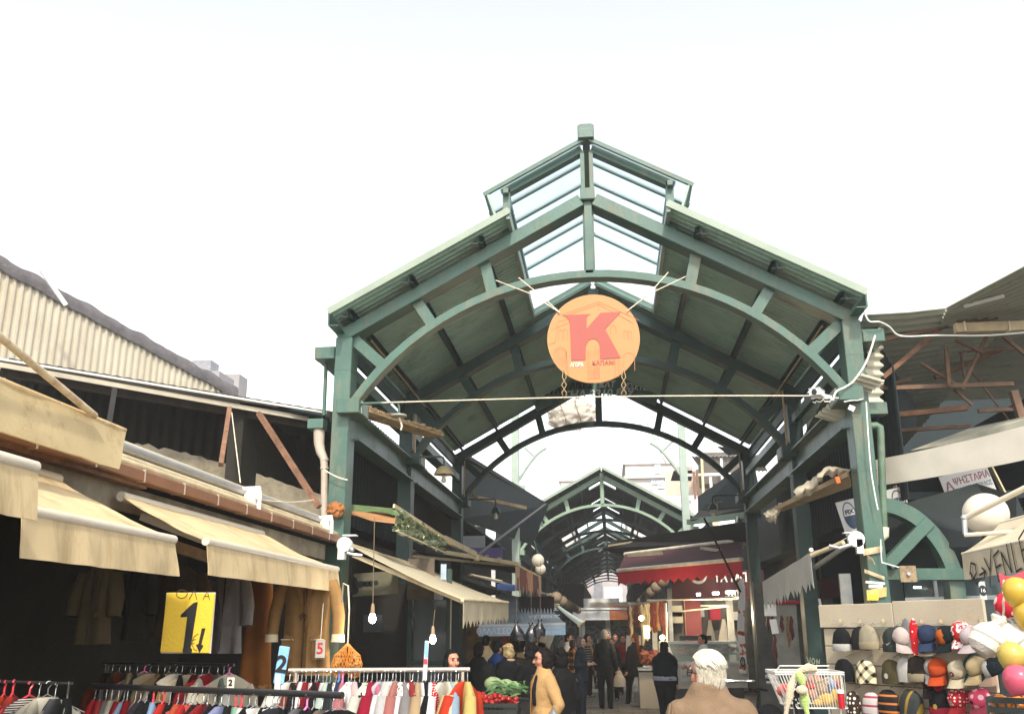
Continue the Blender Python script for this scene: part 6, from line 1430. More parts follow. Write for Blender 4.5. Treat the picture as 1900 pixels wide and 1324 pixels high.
for i in range(9):
    v = i / 8
    b.tube([(x0, y0 + (y1 - y0) * v, z1), (x0 + ins, y0 + (y1 - y0) * v, z0)], .0028, 5); b.tube([(x1, y0 + (y1 - y0) * v, z1), (x1, y0 + (y1 - y0) * v, z0)], .0028, 5)
b.tube([(x0, y0, z1), (x0 + .12, y1, z1 + .03), (x1, y1, z1 + .03)], .006, 6); b.build('basket', BW, o)
for xx in (x0 + ins + .03, x1 - .04):
    for yy in (y0 + .04, y1 - .04): MB().tube([(xx, yy, 0), (xx, yy, z0)], .009, 6).build('leg', BW, o)
PL = lambda c, nm: mat(nm, c, .95, var=.2, scale=20, bump=.8, bscale=90, sheen=.5)
def plush(nm, label, blobs, grp='soft toys in the wire basket'):
    o = empty(nm, P(blobs[0][0], blobs[0][1], 8.1), label, 'soft toy', grp)
    for (px, py, Y, r, m, sc, part) in blobs: MB().ball(P(px, py, Y), r, 14, 10, sc=sc).build(part, m, o, smooth=True)
    return o
CRM, LIM, PKB, YLP, BLP, RDP, TNP = PL((.55, .45, .30), 'cream_plush'), PL((.42, .55, .16), 'lime_plush'), PL((.48, .24, .16), 'pink_plush'), PL((.60, .36, .03), 'yellow_plush'), PL((.22, .30, .48), 'blue_plush'), PL((.55, .05, .03), 'red_plush'), PL((.36, .24, .13), 'tan_plush')
def limp(nm, label, px, pts, r, m):
    o = empty(nm, P(*pts[0], 7.9), label, 'soft toy', 'soft toys in the wire basket'); b = MB(); W3 = [P(x, y, 7.92) for x, y in pts]; n = len(W3); b.tube(W3, [r * (.75 + .35 * math.sin(i * 1.7)) for i in range(n)], 12); b.build('body', m, o, smooth=True); return o
limp('plush_toy', 'lime green long soft toy draped over the basket front', 0, [(1480, 1246), (1486, 1258), (1489, 1268), (1490, 1276), (1491, 1285), (1493, 1300), (1496, 1315), (1500, 1335)], .038, LIM)
MB().ball(P(1488, 1279, 7.86), .042, 12, 9, sc=(1.1, .6, .8)).build('bow', CRM, bpy.data.objects['plush_toy'], smooth=True)
limp('plush_toy', 'cream long legged soft toy draped over the basket left side', 0, [(1515, 1240), (1500, 1238), (1485, 1243), (1474, 1252), (1468, 1270), (1465, 1290), (1461, 1310), (1457, 1330)], .032, CRM)
limp('plush_toy', 'black and white printed soft toy between the cream and lime ones', 0, [(1476, 1266), (1477, 1285), (1475, 1300), (1478, 1325)], .026, patt('skull_print', 'spots', [srgb(18, 18, 20), srgb(20, 20, 22), srgb(220, 215, 205), srgb(20, 20, 20)], 34))
plush('plush_bear', 'pink bear with red bow inside the wire basket', [(1505, 1285, 8.05, .05, PKB, (1, .9, 1), 'head'), (1503, 1262, 8.08, .04, PKB, (.8, .8, 1.4), 'leg'), (1515, 1258, 8.1, .035, PKB, (.8, .8, 1.5), 'leg'), (1503, 1272, 8.03, .045, RDP, (1.1, .7, .6), 'bow')])
plush('plush_bear', 'tan textured bear in the middle of the wire basket', [(1522, 1274, 8.05, .056, TNP, (1, .9, 1.05), 'head'), (1518, 1262, 8.12, .05, RDP, (.9, .8, .6), 'scarf')])
plush('plush_toy', 'blue and white soft toy near the right end of the basket', [(1537, 1270, 8.1, .055, BLP, (1, .9, 1.1), 'body'), (1534, 1263, 8.02, .03, CRM, (1, .8, 1), 'face')])
plush('plush_toy', 'tan bear with red ear at the right end of the basket', [(1552, 1262, 8.15, .055, TNP, (.9, .9, 1.1), 'head'), (1556, 1268, 8.08, .022, RDP, (.6, .6, 1.2), 'ear')])
plush('plush_toy', 'bright yellow soft toy at the bottom of the basket', [(1532, 1297, 8.05, .058, YLP, (1.15, .9, .9), 'body'), (1517, 1303, 8.03, .036, YLP, (1.1, .9, .8), 'paw'), (1549, 1294, 8.05, .045, YLP, (.7, .9, 1.5), 'arm')])
plush('plush_toy', 'red soft toy seen through the left side of the basket', [(1455, 1280, 8.15, .06, RDP, (1, .9, .9), 'body')])
b = MB(); c = P(1561, 1298, 7.9); b.lathe([(.024, -.06), (.026, .05), (.0, .05)], c, 14); q = thing(b, 'red_candle', mat('red_glass', (.35, .01, .02), .15), 'small red jar with white lid at the basket corner', 'jar', smooth=True, auto=40); MB().lathe([(.028, .05), (.028, .075), (0, .076)], c, 14).build('lid', WHITEP, q)
# ================================================================== the round sign and the dark banner behind it
Ks = empty('round_sign', P(1101, 628, 11.35), 'round orange sign with a big red K and ΑΓΟΡΑ ΚΑΠΑΝΙ hung under the front arch', 'sign')
kc = P(1101, 628, 11.35); kr = 85.5 * (kc - Vector((0, 0, CAMZ))).dot(CAMROT @ Vector((0, 0, -1))) / FPX
SO = mat('sign_orange', (.46, .20, .062), .45, var=.04, scale=2, bump=.03)
b = MB(); b.lathe([(.001, -.02), (kr, -.02), (kr, .02), (.001, .02)], kc, 72, Matrix.Rotation(math.pi / 2, 3, 'X')); b.build('disc', SO, Ks, smooth=True, auto=40)
KM = plane_M(kc + Vector((0, -.023, 0)), (1, 0, 0), (0, 0, 1)); u1 = kr / 85.5
def kp(px, py): return KM @ Vector(((px - 1101) * u1, -(py - 628) * u1, .001))
SRED = mat('sign_red', (.33, .065, .045), .5, var=.04, bump=0); SLINE = mat('sign_line', (.42, .14, .05), .5, bump=0); STINT = mat('sign_tint', (.44, .17, .055), .5, bump=0)
# crop pixels (4.564 per image pixel) of the K outline
K = [(338, 372), (585, 370), (560, 380), (546, 400), (543, 498), (665, 362), (838, 360), (700, 510), (822, 765), (650, 772), (648, 650), (636, 615), (612, 595), (585, 592), (556, 606), (540, 635), (532, 660), (528, 775), (408, 775), (402, 470), (398, 430), (384, 400), (366, 382)]
kq = lambda x, y: kp(970 + x / 4.564, 500 + y / 4.564)
b = MB(); b.add([kq(x, y) + Vector((0, -.003, 0)) for x, y in K], [tuple(range(len(K)))]); 
import bmesh
o = b.build('letter', SRED, Ks); bm = bmesh.new(); bm.from_mesh(o.data); bmesh.ops.triangulate(bm, faces=bm.faces[:]); bm.to_mesh(o.data); bm.free()
text('ΑΓΟΡΑ', 11.0 * u1, mat('sign_white', (.82, .78, .70), .5, bump=0), Ks, KM @ Matrix.Translation((-31.5 * u1, -50.5 * u1, .002)), sx=.66, bold=.001)
text('ΚΑΠΑΝΙ', 10.6 * u1, SRED, Ks, KM @ Matrix.Translation((17 * u1, -48.5 * u1, .002)), sx=.98, bold=.002, space=1.08)
def kl(lines, name='printed_lines', r=.45, m=SLINE):
    b = MB()
    for ln in lines:
        pts = [kq(x, y) for x, y in ln]
        for a, c in zip(pts[:-1], pts[1:]):
            d = (c - a).normalized(); nn = Vector((-d.z, 0, d.x)) * r * u1; b.add([a + nn, a - nn, c - nn, c + nn], [(0, 1, 2, 3)])
    return b.build(name, m, Ks)
arch = lambda x, y, w_, h_: [(x, y)] + [(x + w_ / 2 - w_ / 2 * math.cos(i / 8 * math.pi), y - h_ - w_ / 2 * math.sin(i / 8 * math.pi)) for i in range(9)] + [(x + w_, y)]
for ln_ in ([[(330, 370), (650, 262), (990, 440)], [(345, 385), (650, 285), (940, 465)], [(650, 262), (650, 350)], [(280, 440), (300, 480), (275, 610), (220, 630)], [(300, 430), (400, 400)], [(240, 500), (395, 440)],
    arch(305, 590, 36, 70), arch(345, 590, 36, 75), arch(745, 560, 44, 60), arch(855, 600, 30, 55), arch(890, 610, 30, 60), arch(262, 790, 105, 80), arch(840, 880, 95, 110), [(545, 950), (550, 700)], [(640, 940), (640, 690)], [(600, 930), (612, 640)], [(365, 680), (380, 900)], [(770, 930), (775, 770)], [(800, 930), (805, 770)]]): kl([ln_])
b = MB()
for pl in ([(545, 700), (640, 690), (640, 940), (545, 940)], [(285, 790), (270, 680), (310, 650), (360, 690), (368, 850)]):
    b = MB(); b.add([kq(x, y) + Vector((0, .0012, 0)) for x, y in pl], [tuple(range(len(pl)))]); b.build('printed_tint', STINT, Ks)
for pts in ([(1039, 580), (985, 545), (920, 520)], [(1039, 580), (1008, 552), (962, 515)], [(1163, 577), (1205, 545), (1272, 513)], [(1163, 577), (1200, 550), (1240, 505)]):
    MB().tube([P(pts[0][0], pts[0][1], 11.3), P(*pts[1], 11.42), P(*pts[2], 11.5)], .007, 5).build('tie_rope', ROPE, Ks)
for sx in (-1, 1):
    q0 = P(1101 + sx * 55, 685, 11.3); b = MB()
    pts = [q0 + Vector((0, 0, .03)), q0 + Vector((.03, 0, -.1)), q0 + Vector((-.03, 0, -.2)), q0 + Vector((.03, 0, -.3)), q0 + Vector((0, 0, -.38)), q0 + Vector((-.03, 0, -.3)), q0 + Vector((.03, 0, -.2)), q0 + Vector((-.02, 0, -.1)), q0 + Vector((0, 0, .03))]
    b.tube(pts, .0055, 6); b.build('tie_rope', COPPER, Ks)
# curved dark banner fixed to the third frame
BN = empty('dark_banner', P(1110, 715, 20.9), 'dark teal curved banner with worn Greek hand lettering behind the round sign', 'banner')
YB_ = 20.95
def bn(u, v):
    px = 975 + 258 * u; top = 692 - 14 * math.sin(u * math.pi) - 8 * u; bot = 757 - 62 * math.sin(u * math.pi) * .35 - 10 * u
    px += (20 * (1 - u) - 16 * u) * v; py = top + (bot - top) * v + 6 * (1 - math.sin(u * math.pi)) * v
    return P(px, py, YB_)
b = MB(); b.grid(lambda u, v: bn(u, v), 28, 4, th=-.02); b.build('panel', mat('banner_teal', (.12, .20, .175), .7, var=.25), BN, smooth=True, auto=50)
WL = mat('white_paint_and_glow', (.88, .88, .85), .6, bump=0); BLT = mat('black_paint', (.008, .010, .010), .5, bump=0); GLT = mat('grey_green_paint', (.06, .10, .09), .6, bump=0)
def tb(s, px, py, sz, m, sx=1., sh=.2, rot=0.): text(s, sz, m, BN, plane_M(P(px, py, YB_) + Vector((0, -.03, 0)), (math.cos(rot), 0, math.sin(rot)), (0, 0, 1)), sx=sx, shear=sh, bold=.006)
tb('ΓΙΑΝ', 1013, 703, .29, BLT, 1.1, rot=.06); tb('ΟΥΡΟΣ', 1190, 693, .26, GLT, 1., rot=-.04)
tb('ΜΕΤΑΛ', 1022, 727, .22, BLT, 1.0, rot=.06); tb('ΛΙΚΕΣ', 1078, 716, .20, BLT, .9, rot=.04); tb('ΚΑΤ', 1126, 714, .20, WL, .9); tb('ΑΣΚΕΥΕΣ', 1180, 718, .19, WL, .8, rot=-.12)
tb('ΤΗΛ 2310 859', 1108, 731, .25, WL, 1.05, rot=.03)  # white letters here and above: daylight shining through, put into the colour
# crumpled pale cover and thin wires seen through the rear arch
b = MB(); c = P(1062, 770, 31); k = 26
for i in range(k + 1):
    pass
b.ball((0, 0, 0), 1, 64, 40)
for i, v in enumerate(b.v):
    q = Vector(v); q += mnoise.noise_vector(q * 2.2) * .22 + q.normalized() * (-.16 * abs(mnoise.noise(q * 3.1)) - .10 * abs(mnoise.noise(q * 7.3 + Vector((3, 1, 2))))); b.v[i] = (c.x + q.x * .82, c.y + q.y * .5, c.z + q.z * .52 + .06 * q.x)
o = thing(b, 'cloth_bundle', mat('dusty_white_cover', (.62, .55, .46), .9, var=.15, bump=.3, trans=.3), 'crumpled pale cover bundled up on wires between the two halls', 'cover', smooth=True)
for t_ in (-.35, .25):
    MB().tube([c + Vector((.82 * t_ + .1 * math.sin(a_ * 2), .55 * math.cos(a_), .56 * math.sin(a_))) for a_ in [k_ / 16 * 6.2832 for k_ in range(17)]], .014, 5).build('tie_cord', mat('dark_cord', (.16, .12, .07), .7), o)
for i, (a, e) in enumerate((((940, 790), (1330, 820)), ((1000, 755), (1190, 790)), ((1060, 775), (1110, 740)), ((1115, 745), (1200, 770)), ((1195, 770), (1236, 860)), ((1205, 772), (1240, 855)), ((1000, 800), (1210, 785)))):
    b = MB(); b.tube(sag(P(*a, 30.5), P(*e, 31), .05), .012, 5); thing(b, 'overhead_wire', mat('thin_wire', (.22, .24, .25), .5), ['long low wire sagging across the whole gap between the halls', 'wire running from the crumpled cover toward the right pale post', 'short steep wire rising off the crumpled cover', 'short wire at the top middle of the gap', 'left one of two steep wires right of the gap middle', 'right one of two steep wires right of the gap middle', 'wire passing just below the crumpled cover'][i], 'wire', 'wires between the halls')
# ================================================================== background buildings
PINK = mat('far_render_wall', (.56, .50, .46), .9, var=.08, scale=.4, bump=.1, dirt=(.40, .35, .32), dirt_amt=.3, dirt_scale=.5)
WIN = mat('far_window', (.30, .36, .42), .2, var=.15); SHUT = mat('far_shutter', (.62, .62, .60), .6)
def far_block(name, x0, x1, top, bot, Y, dep, label, wins, m=PINK, cat='building', ledges=()):
    a, e = P(x0, top, Y), P(x1, top, Y); o = empty(name, ((a.x + e.x) / 2, Y, 0), label, cat)
    b = MB(); b.box(((a.x + e.x) / 2, Y + dep / 2, a.z / 2), (e.x - a.x, dep, a.z)); b.build('wall', m, o)
    b = MB(); b.box(((a.x + e.x) / 2, Y + dep / 2, a.z + .15), (e.x - a.x + .4, dep + .4, .3)); b.build('roof', m, o)
    for (wx0, wy0, wx1, wy1) in wins:
        p, q = P(wx0, wy0, Y - .05), P(wx1, wy1, Y - .05); w_, h_ = abs(q.x - p.x), abs(p.z - q.z); c = (p + q) / 2
        b = MB(); b.box(c, (w_ + .16, .14, h_ + .16)); f = b.build('window', SHUT, o)
        MB().box(c - Vector((w_ * .26, .06, 0)), (w_ * .42, .06, h_ - .08)).build('pane', WIN, f); MB().box(c + Vector((w_ * .26, -.06, 0)), (w_ * .42, .06, h_ - .08)).build('pane', WIN, f)
    for (ly) in ledges:
        p = P(x0, ly, Y); MB().box(((a.x + e.x) / 2, Y - .1, p.z), (e.x - a.x + .3, .5, .2)).build('ledge', m, o)
    return o
fb = far_block('apartment_block', 1160, 1248, 862, 990, 78, 12, 'pale pinkish apartment block rising behind the right roof slope of the far hall', [(1172, 868, 1185, 882), (1210, 886, 1219, 896), (1222, 892, 1231, 904), (1216, 862, 1224, 876), (1205, 906, 1212, 920)], ledges=(886,))
MB().box(P(1222, 860, 77.9) + Vector((0, 2, 0)), (1.6, 3, 1.4)).build('stair_head', PINK, fb)
b = MB(); a = P(1160, 864, 78.5); b.tube([a, a + Vector((0, 0, 1.1))], .05, 5); b.tube([a + Vector((-.3, 0, 1.2)), a + Vector((0, 0, .8)), a + Vector((.3, 0, 1.2))], .04, 5); b.build('antenna', GALV, fb)
far_block('low_building', 1040, 1062, 893, 960, 90, 8, 'small pale building corner left of the far hall roof', [], m=PINK)
far_block('white_building', 1235, 1285, 930, 1000, 62, 8, 'white rendered building with ochre strut behind the pale post', [(1243, 955, 1250, 968)], m=mat('white_render', (.66, .62, .58), .9, var=.08))
o = empty('roof_shack', P(1310, 900, 48), 'ramshackle roof terrace with corrugated canopy right of the pale post', 'shack')
b = MB(); corrugated(b, P(1283, 846, 48), (1, 0, 0), (.25, .93, -.1), 3.4, 3.2, .2, .03, .02); b.build('canopy', mat('dull_sheet', (.34, .31, .27), .7, var=.2), o)
b = MB(); b.slab([P(1244, 892, 50), P(1252, 865, 50), P(1285, 865, 50), P(1283, 892, 50)], .05); b.build('lean_roof', mat('tan_sheet', (.42, .35, .28), .7), o)
for px, top, m_ in ((1302, 850, TUBEC), (1293, 870, OAK), (1287, 875, RUSTM), (1318, 885, WHITEP), (1338, 850, GALV)): MB().beam(P(px, top, 47.5), P(px + 4, 935, 47.5), .12, .12).build('post', m_, o)
b = MB(); b.box(P(1310, 895, 50), (4.2, .1, 1.3)); b.build('parapet', mat('peach_wall', (.58, .46, .36), .9, var=.15), o)
b = MB(); b.box(P(1318, 880, 47.6), (2.6, .1, .12)); b.build('rail', WHITEP, o); b = MB(); b.box(P(1335, 872, 49), (2.0, 1.5, 1.6)); b.build('hut', mat('dark_hut', (.12, .10, .08), .8), o)
for i in range(7): MB().box(P(1255 + i * 13, 940 + (i % 3) * 12, 46 + i * .2), (.5, .3, .5 + .2 * (i % 2)), Matrix.Rotation(i, 3, 'Y')).build('junk_box', [WHITEP, CONC, TUBEC][i % 3], o)
o = empty('side_canopy', P(1310, 920, 24), 'dark canopy roof right of the gap between the two halls', 'canopy')
b = MB(); b.slab([P(1300, 920, 27), P(1398, 852, 22), P(1420, 960, 22), P(1300, 950, 27)], .08); b.build('roof', DTEAL, o)
MB().beam(P(1278, 968, 27), P(1385, 955, 22), .12, .14).build('edge_beam', mat('green_paint_faded', (.14, .21, .15)), o)
b = MB(); b.slab([P(1282, 966, 26.5), P(1300, 948, 26.5), P(1390, 940, 22), P(1395, 955, 22)], .04); b.build('ragged_sheet', DARKB, o)
b = MB(); b.slab([P(1365, 832, 21.6), P(1330, 828, 23), P(1352, 845, 22.4), P(1372, 842, 21.4)], .02); thing(b, 'loose_sheet', DTEAL, 'loose dark sheet sticking out at the third right column', 'roof sheet')
# white building front beyond the far end, seen through it, and the cross street stalls
o = empty('end_building', (0, 112, 0), 'white building front with plain panel seen through the end of the far hall', 'building')
b = MB(); b.box((0, 113, 6), (30, 1, 12)); b.build('wall', mat('bright_render', (.42, .38, .37), .9, var=.08, scale=.5, dirt=(.55, .5, .48), dirt_amt=.3), o)
MB().box(P(1138, 1108, 111), (2.1, .2, 2.4)).build('panel', mat('white_panel', (.58, .57, .55), .6), o); MB().box(P(1110, 1105, 111), (1.0, .2, 3.2)).build('shutter', mat('grey_shutter', (.22, .22, .24), .6), o)
o = empty('cross_stall', (0, 61, 0), 'stall across the far end with white and orange band above graffiti shutters', 'market stall')
a, m1, e = P(1063, 1140, 60), P(1131, 1140, 60), P(1185, 1140, 60)
MB().beam(Vector((a.x, 60, a.z)), Vector((m1.x, 60, a.z)), .1, .62).build('white_band', mat('white_band', (.78, .77, .76), .5), o)
MB().beam(Vector((m1.x, 60, a.z + .1)), Vector((e.x, 60, a.z + .1)), .1, .8).build('orange_band', mat('orange_band', (.66, .20, .06), .5), o)
MB().beam(Vector((a.x + .5, 59.9, a.z + .35)), Vector((e.x, 59.9, a.z + .35)), .05, .12).build('white_strip', mat('white_band', (.78, .77, .76)), o)
MB().box(P(1150, 1124, 60.5), (3.6, .2, .5)).build('cream_band', CLOTHW, o); MB().box(P(1116, 1122, 60.6), (2.2, .2, .8)).build('white_board', mat('white_band', (.78, .77, .76)), o)
b = MB(); b.box(((a.x + e.x) / 2, 61.2, 1.1), (e.x - a.x + 2, .1, 2.2)); b.build('shutter', patt('graffiti_shutter', 'spots', [srgb(50, 54, 54), srgb(96, 98, 96), srgb(120, 104, 98), srgb(40, 44, 46)], 3.2), o)
MB().box(P(1148, 1152, 60.9), (1.35, .1, .62)).build('green_panel', patt('pizza_panel', 'dots', [srgb(170, 110, 70), srgb(80, 120, 60)], 2.6), o)
MB().box(P(1099, 1153, 60.8), (2.6, .1, .45)).build('dark_band', DTEAL, o); MB().box(P(1128, 1163, 60.7), (.3, .1, 1.3)).build('pale_post', TUBEW, o)
# ================================================================== right of the lane: red awning, butcher, sausages
MAROON = mat('maroon_cloth', (.060, .013, .015), .8, var=.15, trans=.1); REDC = mat('red_canvas', (.52, .03, .05), .75, var=.1, trans=.2)
awning('red_awning', (P(1160, 1028, 26.6), P(1378, 1002, 22.0)), (P(1146, 1058, 25.0), P(1376, 1037, 20.6)), .36, MAROON, 'red scalloped awning with maroon underside over the butcher stalls', tube_m=mat('cream_bar', (.62, .55, .42), .4), tube_r=.045, scallop=14, n=42, extra_m=REDC, wave=.01)
for (a, e) in (((1165, 1029), (1229, 1025)), ((1300, 1016), (1365, 1025)), ((1306, 1040), (1366, 1026))): b = MB(); b.beam(P(*a, 22.5), P(*e, 22), .06, .07); thing(b, 'folding_bracket', mat('cream_bar', (.62, .55, .42)), {1165: 'cream folding bar at the left under the red awning', 1300: 'upper cream folding bar at the right under the red awning', 1306: 'lower cream folding bar at the right under the red awning'}[a[0]], 'bracket')
o = empty('dark_canopy', P(1260, 1000, 24), 'long black canopy edge above the red awning', 'canopy')
b = MB(); b.slab([P(1122, 1020, 30), P(1140, 1008, 29.5), P(1385, 972, 21.5), P(1400, 1010, 21.5), P(1180, 1036, 29)], .1); b.build('edge', DARKB, o)
MB().beam(P(1130, 1012, 29.4), P(1205, 1000, 27), .05, .05).build('tan_strip', TUBEC, o)
# maroon sign boards
o, M, w_, h_ = board('butcher_sign', (1245, 1058), (1420, 1112), 24.6, MAROON, 'maroon shop board with white Greek letters and a white horseshoe mark', th=.05)
text('ΤΑ ΜΠ', .30, WL, o, M @ Matrix.Translation((.32, .17, 0)), local=True, bold=.008, sx=.85); text('από', .30, WL, o, M @ Matrix.Translation((.44, -.20, 0)), local=True, bold=.006, sx=.8)
b = MB(); n = 24
for i in range(n):
    a0, a1 = math.pi * (1 + i / n), math.pi * (1 + (i + 1) / n); b.add([M @ Vector((-.47 + r_ * math.cos(a_), .25 + r_ * math.sin(a_), .004)) for r_, a_ in ((.22, a0), (.22, a1), (.15, a1), (.15, a0))], [(0, 1, 2, 3)])
b.build('horseshoe_mark', WHT, o, local=True)
PAPW = mat('white_linen', (.66, .63, .56), .85, var=.08, trans=.2)
# the red column, shop interior
o = empty('butcher_shop', (3.2, 25, 0), 'butcher shop with red pillar, pale tiles and glass counter', 'shop')
p = P(1285, 1150, 24.9); MB().box((p.x, 25, 1.3), (.42, .4, 2.6)).build('pillar', mat('red_pillar', (.30, .015, .02), .4, var=.15), o)
MB().box((p.x - .19, 24.75, 1.3), (.02, .02, 2.6)).build('pillar_trim', CLOTH, o)
a, e = P(1240, 1150, 27.5), P(1420, 1150, 27.5); MB().box(((a.x + e.x) / 2, 27.5, 1.4), (e.x - a.x, .1, 2.8)).build('back_wall', mat('shop_tiles', (.085, .075, .06), .35, var=.6, scale=3), o)
for px, w2, top in ((1352, .16, 1105), (1242, .10, 1110), (1212, .12, 1120)): q = P(px, top, 24.2); MB().box((q.x, 24.2, q.z / 2), (w2, .12, q.z)).build('steel_post', GALV, o)
for (x0, y0, x1, y1) in ((1200, 1113, 1372, 1110), (1265, 1133, 1352, 1124), (1325, 1110, 1372, 1107), (1300, 1123, 1350, 1122)): MB().tube([P(x0, y0, 23.6), P(x1, y1, 23.4)], .022, 8).build('hanging_rail', mat('bright_rail', (.72, .68, .58), .25, metal=.5), o)
TUBE = emit('fluorescent', (1, .95, .85), 7)
for (px, py, w2) in ((1328, 1100, .15), (1355, 1098, .22), (1296, 1102, .09)): MB().box(P(px, py, 24.3), (w2, .1, .06)).build('lamp', TUBE, o)
for k, (px, py, Y) in enumerate(((1300, 1140, 22.9), (1195, 1150, 21.8), (1350, 1140, 22.9))):  # added fill points to brighten the counters, apart from the lamp boxes
    l = bpy.data.lights.new('counter_fill', 'POINT'); l.energy = 22; l.color = (1, .80, .52); l.shadow_soft_size = .15; lo = bpy.data.objects.new('counter_fill', l); COL.objects.link(lo); lo.location = P(px, py, Y)
for i, (px, py, Y, r_, h_) in enumerate(((1344, 1172, 24.6, .15, .62), (1359, 1182, 24.8, .11, .42), (1318, 1168, 25.6, .10, .5))):
    c = P(px, py, Y); b = MB(); b.lathe([(r_, -h_ / 2), (r_ * .9, -h_ * .2), (r_ * .45, h_ * .2), (.02, h_ / 2)], c, 20, sy=.4)
    for k_, v in enumerate(b.v): q = Vector(v); b.v[k_] = tuple(q + Vector((.02 * math.sin(math.atan2(q.y - c.y, q.x - c.x) * 7), 0, 0)))
    thing(b, 'apron', [PAPW, PAPW, CLOTHW][i], ['tall white apron hung behind the meat counter', 'short white cloth hung right of the tall apron', 'cream cloth hung beside the red pillar'][i], 'apron', smooth=True)
for i in range(7):
    px = 1215 + (i * 37) % 150; py = 1130 + (i * 53) % 50; c = P(px, py, 27.3); b = MB(); b.box((0, 0, 0), (.3 + .1 * (i % 3), .25, .22 + .07 * (i % 2))); b.xf(Matrix.Translation(c)); thing(b, 'stacked_box', [CLOTHW, TUBEC, GALV, REDC][i % 4], ['cream', 'tan', 'grey', 'red', 'pale cream', 'light tan', 'dull grey'][i] + ' box on the shelves at the back of the butcher shop', 'box', 'boxes at the back of the butcher shop')
# glass meat counter
o = empty('meat_counter', (3.0, 22.6, 0), 'white glass fronted meat counter with price cards at the butcher shop', 'counter')
ca, ce = P(1252, 1240, 21.4), P(1385, 1240, 21.9); zc = P(1300, 1232, 21.6).z; zt = P(1300, 1192, 21.6).z; zb = P(1300, 1276, 21.6).z
d = (Vector((ce.x, ce.y, 0)) - Vector((ca.x, ca.y, 0))); Lc = d.length; d.normalize(); nb = Vector((-d.y, d.x, 0)); c0 = Vector((ca.x, ca.y, 0))
CP = lambda t, q, z: c0 + d * t + nb * q + Vector((0, 0, z))
WCNT = mat('white_counter_front', (.66, .62, .52), .4, var=.06); 
MB().slab([CP(0, 0, zb), CP(Lc, 0, zb), CP(Lc, 0, zc), CP(0, 0, zc)], .9, dirn=-nb).build('base', WCNT, o)
MB().slab([CP(.05, .08, .02), CP(Lc - .05, .08, .02), CP(Lc - .05, .08, zb), CP(.05, .08, zb)], .7, dirn=-nb).build('plinth', mat('grey_plinth', (.10, .10, .09), .5), o)
MB().slab([CP(-.03, -.04, zc), CP(Lc, -.04, zc), CP(Lc, -.04, zc + .06), CP(-.03, -.04, zc + .06)], .1, dirn=-nb).build('front_trim', WHITEP, o)
for t in (0, Lc * .52, Lc): MB().beam(CP(t, 0, zc + .05), CP(t, .38, zt), .04, .04).build('glass_frame', WHITEP, o)
MB().beam(CP(0, .38, zt), CP(Lc, .38, zt), .06, .06).build('top_rail', WHITEP, o); MB().slab([CP(0, .38, zt + .03), CP(Lc, .38, zt + .03), CP(Lc, .9, zt + .03), CP(0, .9, zt + .03)], .04, dirn=(0, 0, 1)).build('top_shelf', GALV, o)
CG = glass('counter_glass', (.8, .86, .84), .8, .04, .15)
MB().slab([CP(.03, .01, zc + .06), CP(Lc, .01, zc + .06), CP(Lc, .37, zt), CP(.03, .37, zt)], .008).build('front_pane', CG, o)
MB().slab([CP(0, .02, zc + .06), CP(0, .38, zt), CP(0, .88, zt), CP(0, .88, zc + .06)], .008).build('end_pane', CG, o)
MB().slab([CP(0, .88, zc), CP(Lc, .88, zc), CP(Lc, .88, zt), CP(0, .88, zt)], .03).build('rear_panel', mat('pale_rear', (.5, .46, .40), .5), o)
MEAT = mat('raw_meat', (.52, .13, .09), .35, var=.5, scale=16); rg = random.Random(31)
mt = []
for (t0, t1, zz, n) in ((.25, Lc * .45, zc + .22, 34), (Lc * .58, Lc * .98, zc + .26, 46)):
    b = MB(); b.slab([CP(t0 - .05, .3, zz - .05), CP(t1 + .05, .3, zz - .05), CP(t1 + .05, .75, zz + .02), CP(t0 - .05, .75, zz + .02)], .02); b.build('tray', mat('green_tray', (.12, .22, .10), .5), o)
    b = MB()
    for i in range(n): b.ball(CP(rg.uniform(t0, t1), rg.uniform(.3, .75), zz + rg.uniform(.0, .10)), .05, 8, 6, sc=(1.4, .8, .6), rot=Matrix.Rotation(rg.random() * 3, 3, 'Z'))
    tag(b.build('meat_pieces', MEAT, o, smooth=True), kind='stuff')
PAP = mat('price_paper', (.72, .70, .64), .7, var=.06); PENM = mat('pen_grey', (.25, .22, .22), .7, bump=0)
for i, (t, w2, s) in enumerate(((.10, .20, '3.50'), (.34, .22, '3.90'), (Lc * .90, .18, '4.80'))):
    c = CP(t + w2 / 2, -.055, zc - .17); cd = empty('price_card', c, ['leftmost white price card on the meat counter front', 'second white price card on the meat counter front', 'white price card at the right end of the meat counter'][i], 'price card', 'price cards on the meat counter')
    M = plane_M((0, 0, 0), d, (0, 0, 1)); b = MB(); b.box((0, 0, 0), (w2, .34, .006)); b.xf(M); b.build('card', PAP, cd, local=True); text(s, .085, PENM, cd, M @ Matrix.Translation((0, -.06, .005)), local=True, sx=.9)
    b = MB(); b.box((-w2 * .36, .13, .004), (.03, .03, .002)); b.xf(M); b.build('red_mark', mat('sign_red', (.5, .1, .08)), cd, local=True)
b = MB(); b.box(CP(.75, .62, zt + .10), (.7, .3, .10)); thing(b, 'scale_tray', BLACKM, 'black tray lying on top of the meat counter', 'tray')
o = empty('cleaver_banner', P(1375, 1180, 20.6), 'tall narrow white banner with round emblem hung on the third right column', 'banner')
b = MB(); b.grid(lambda u, v: P(1368 + 13 * u + 3 * v + 1.5 * math.sin(v * 9), 1072 + 176 * v, 20.7 - .03 * math.sin(v * 7)), 4, 24, th=-.008); b.build('cloth', patt('banner_print', 'spots', [srgb(224, 220, 216), srgb(232, 228, 222), srgb(200, 120, 90), srgb(150, 60, 50)], 7), o, smooth=True)
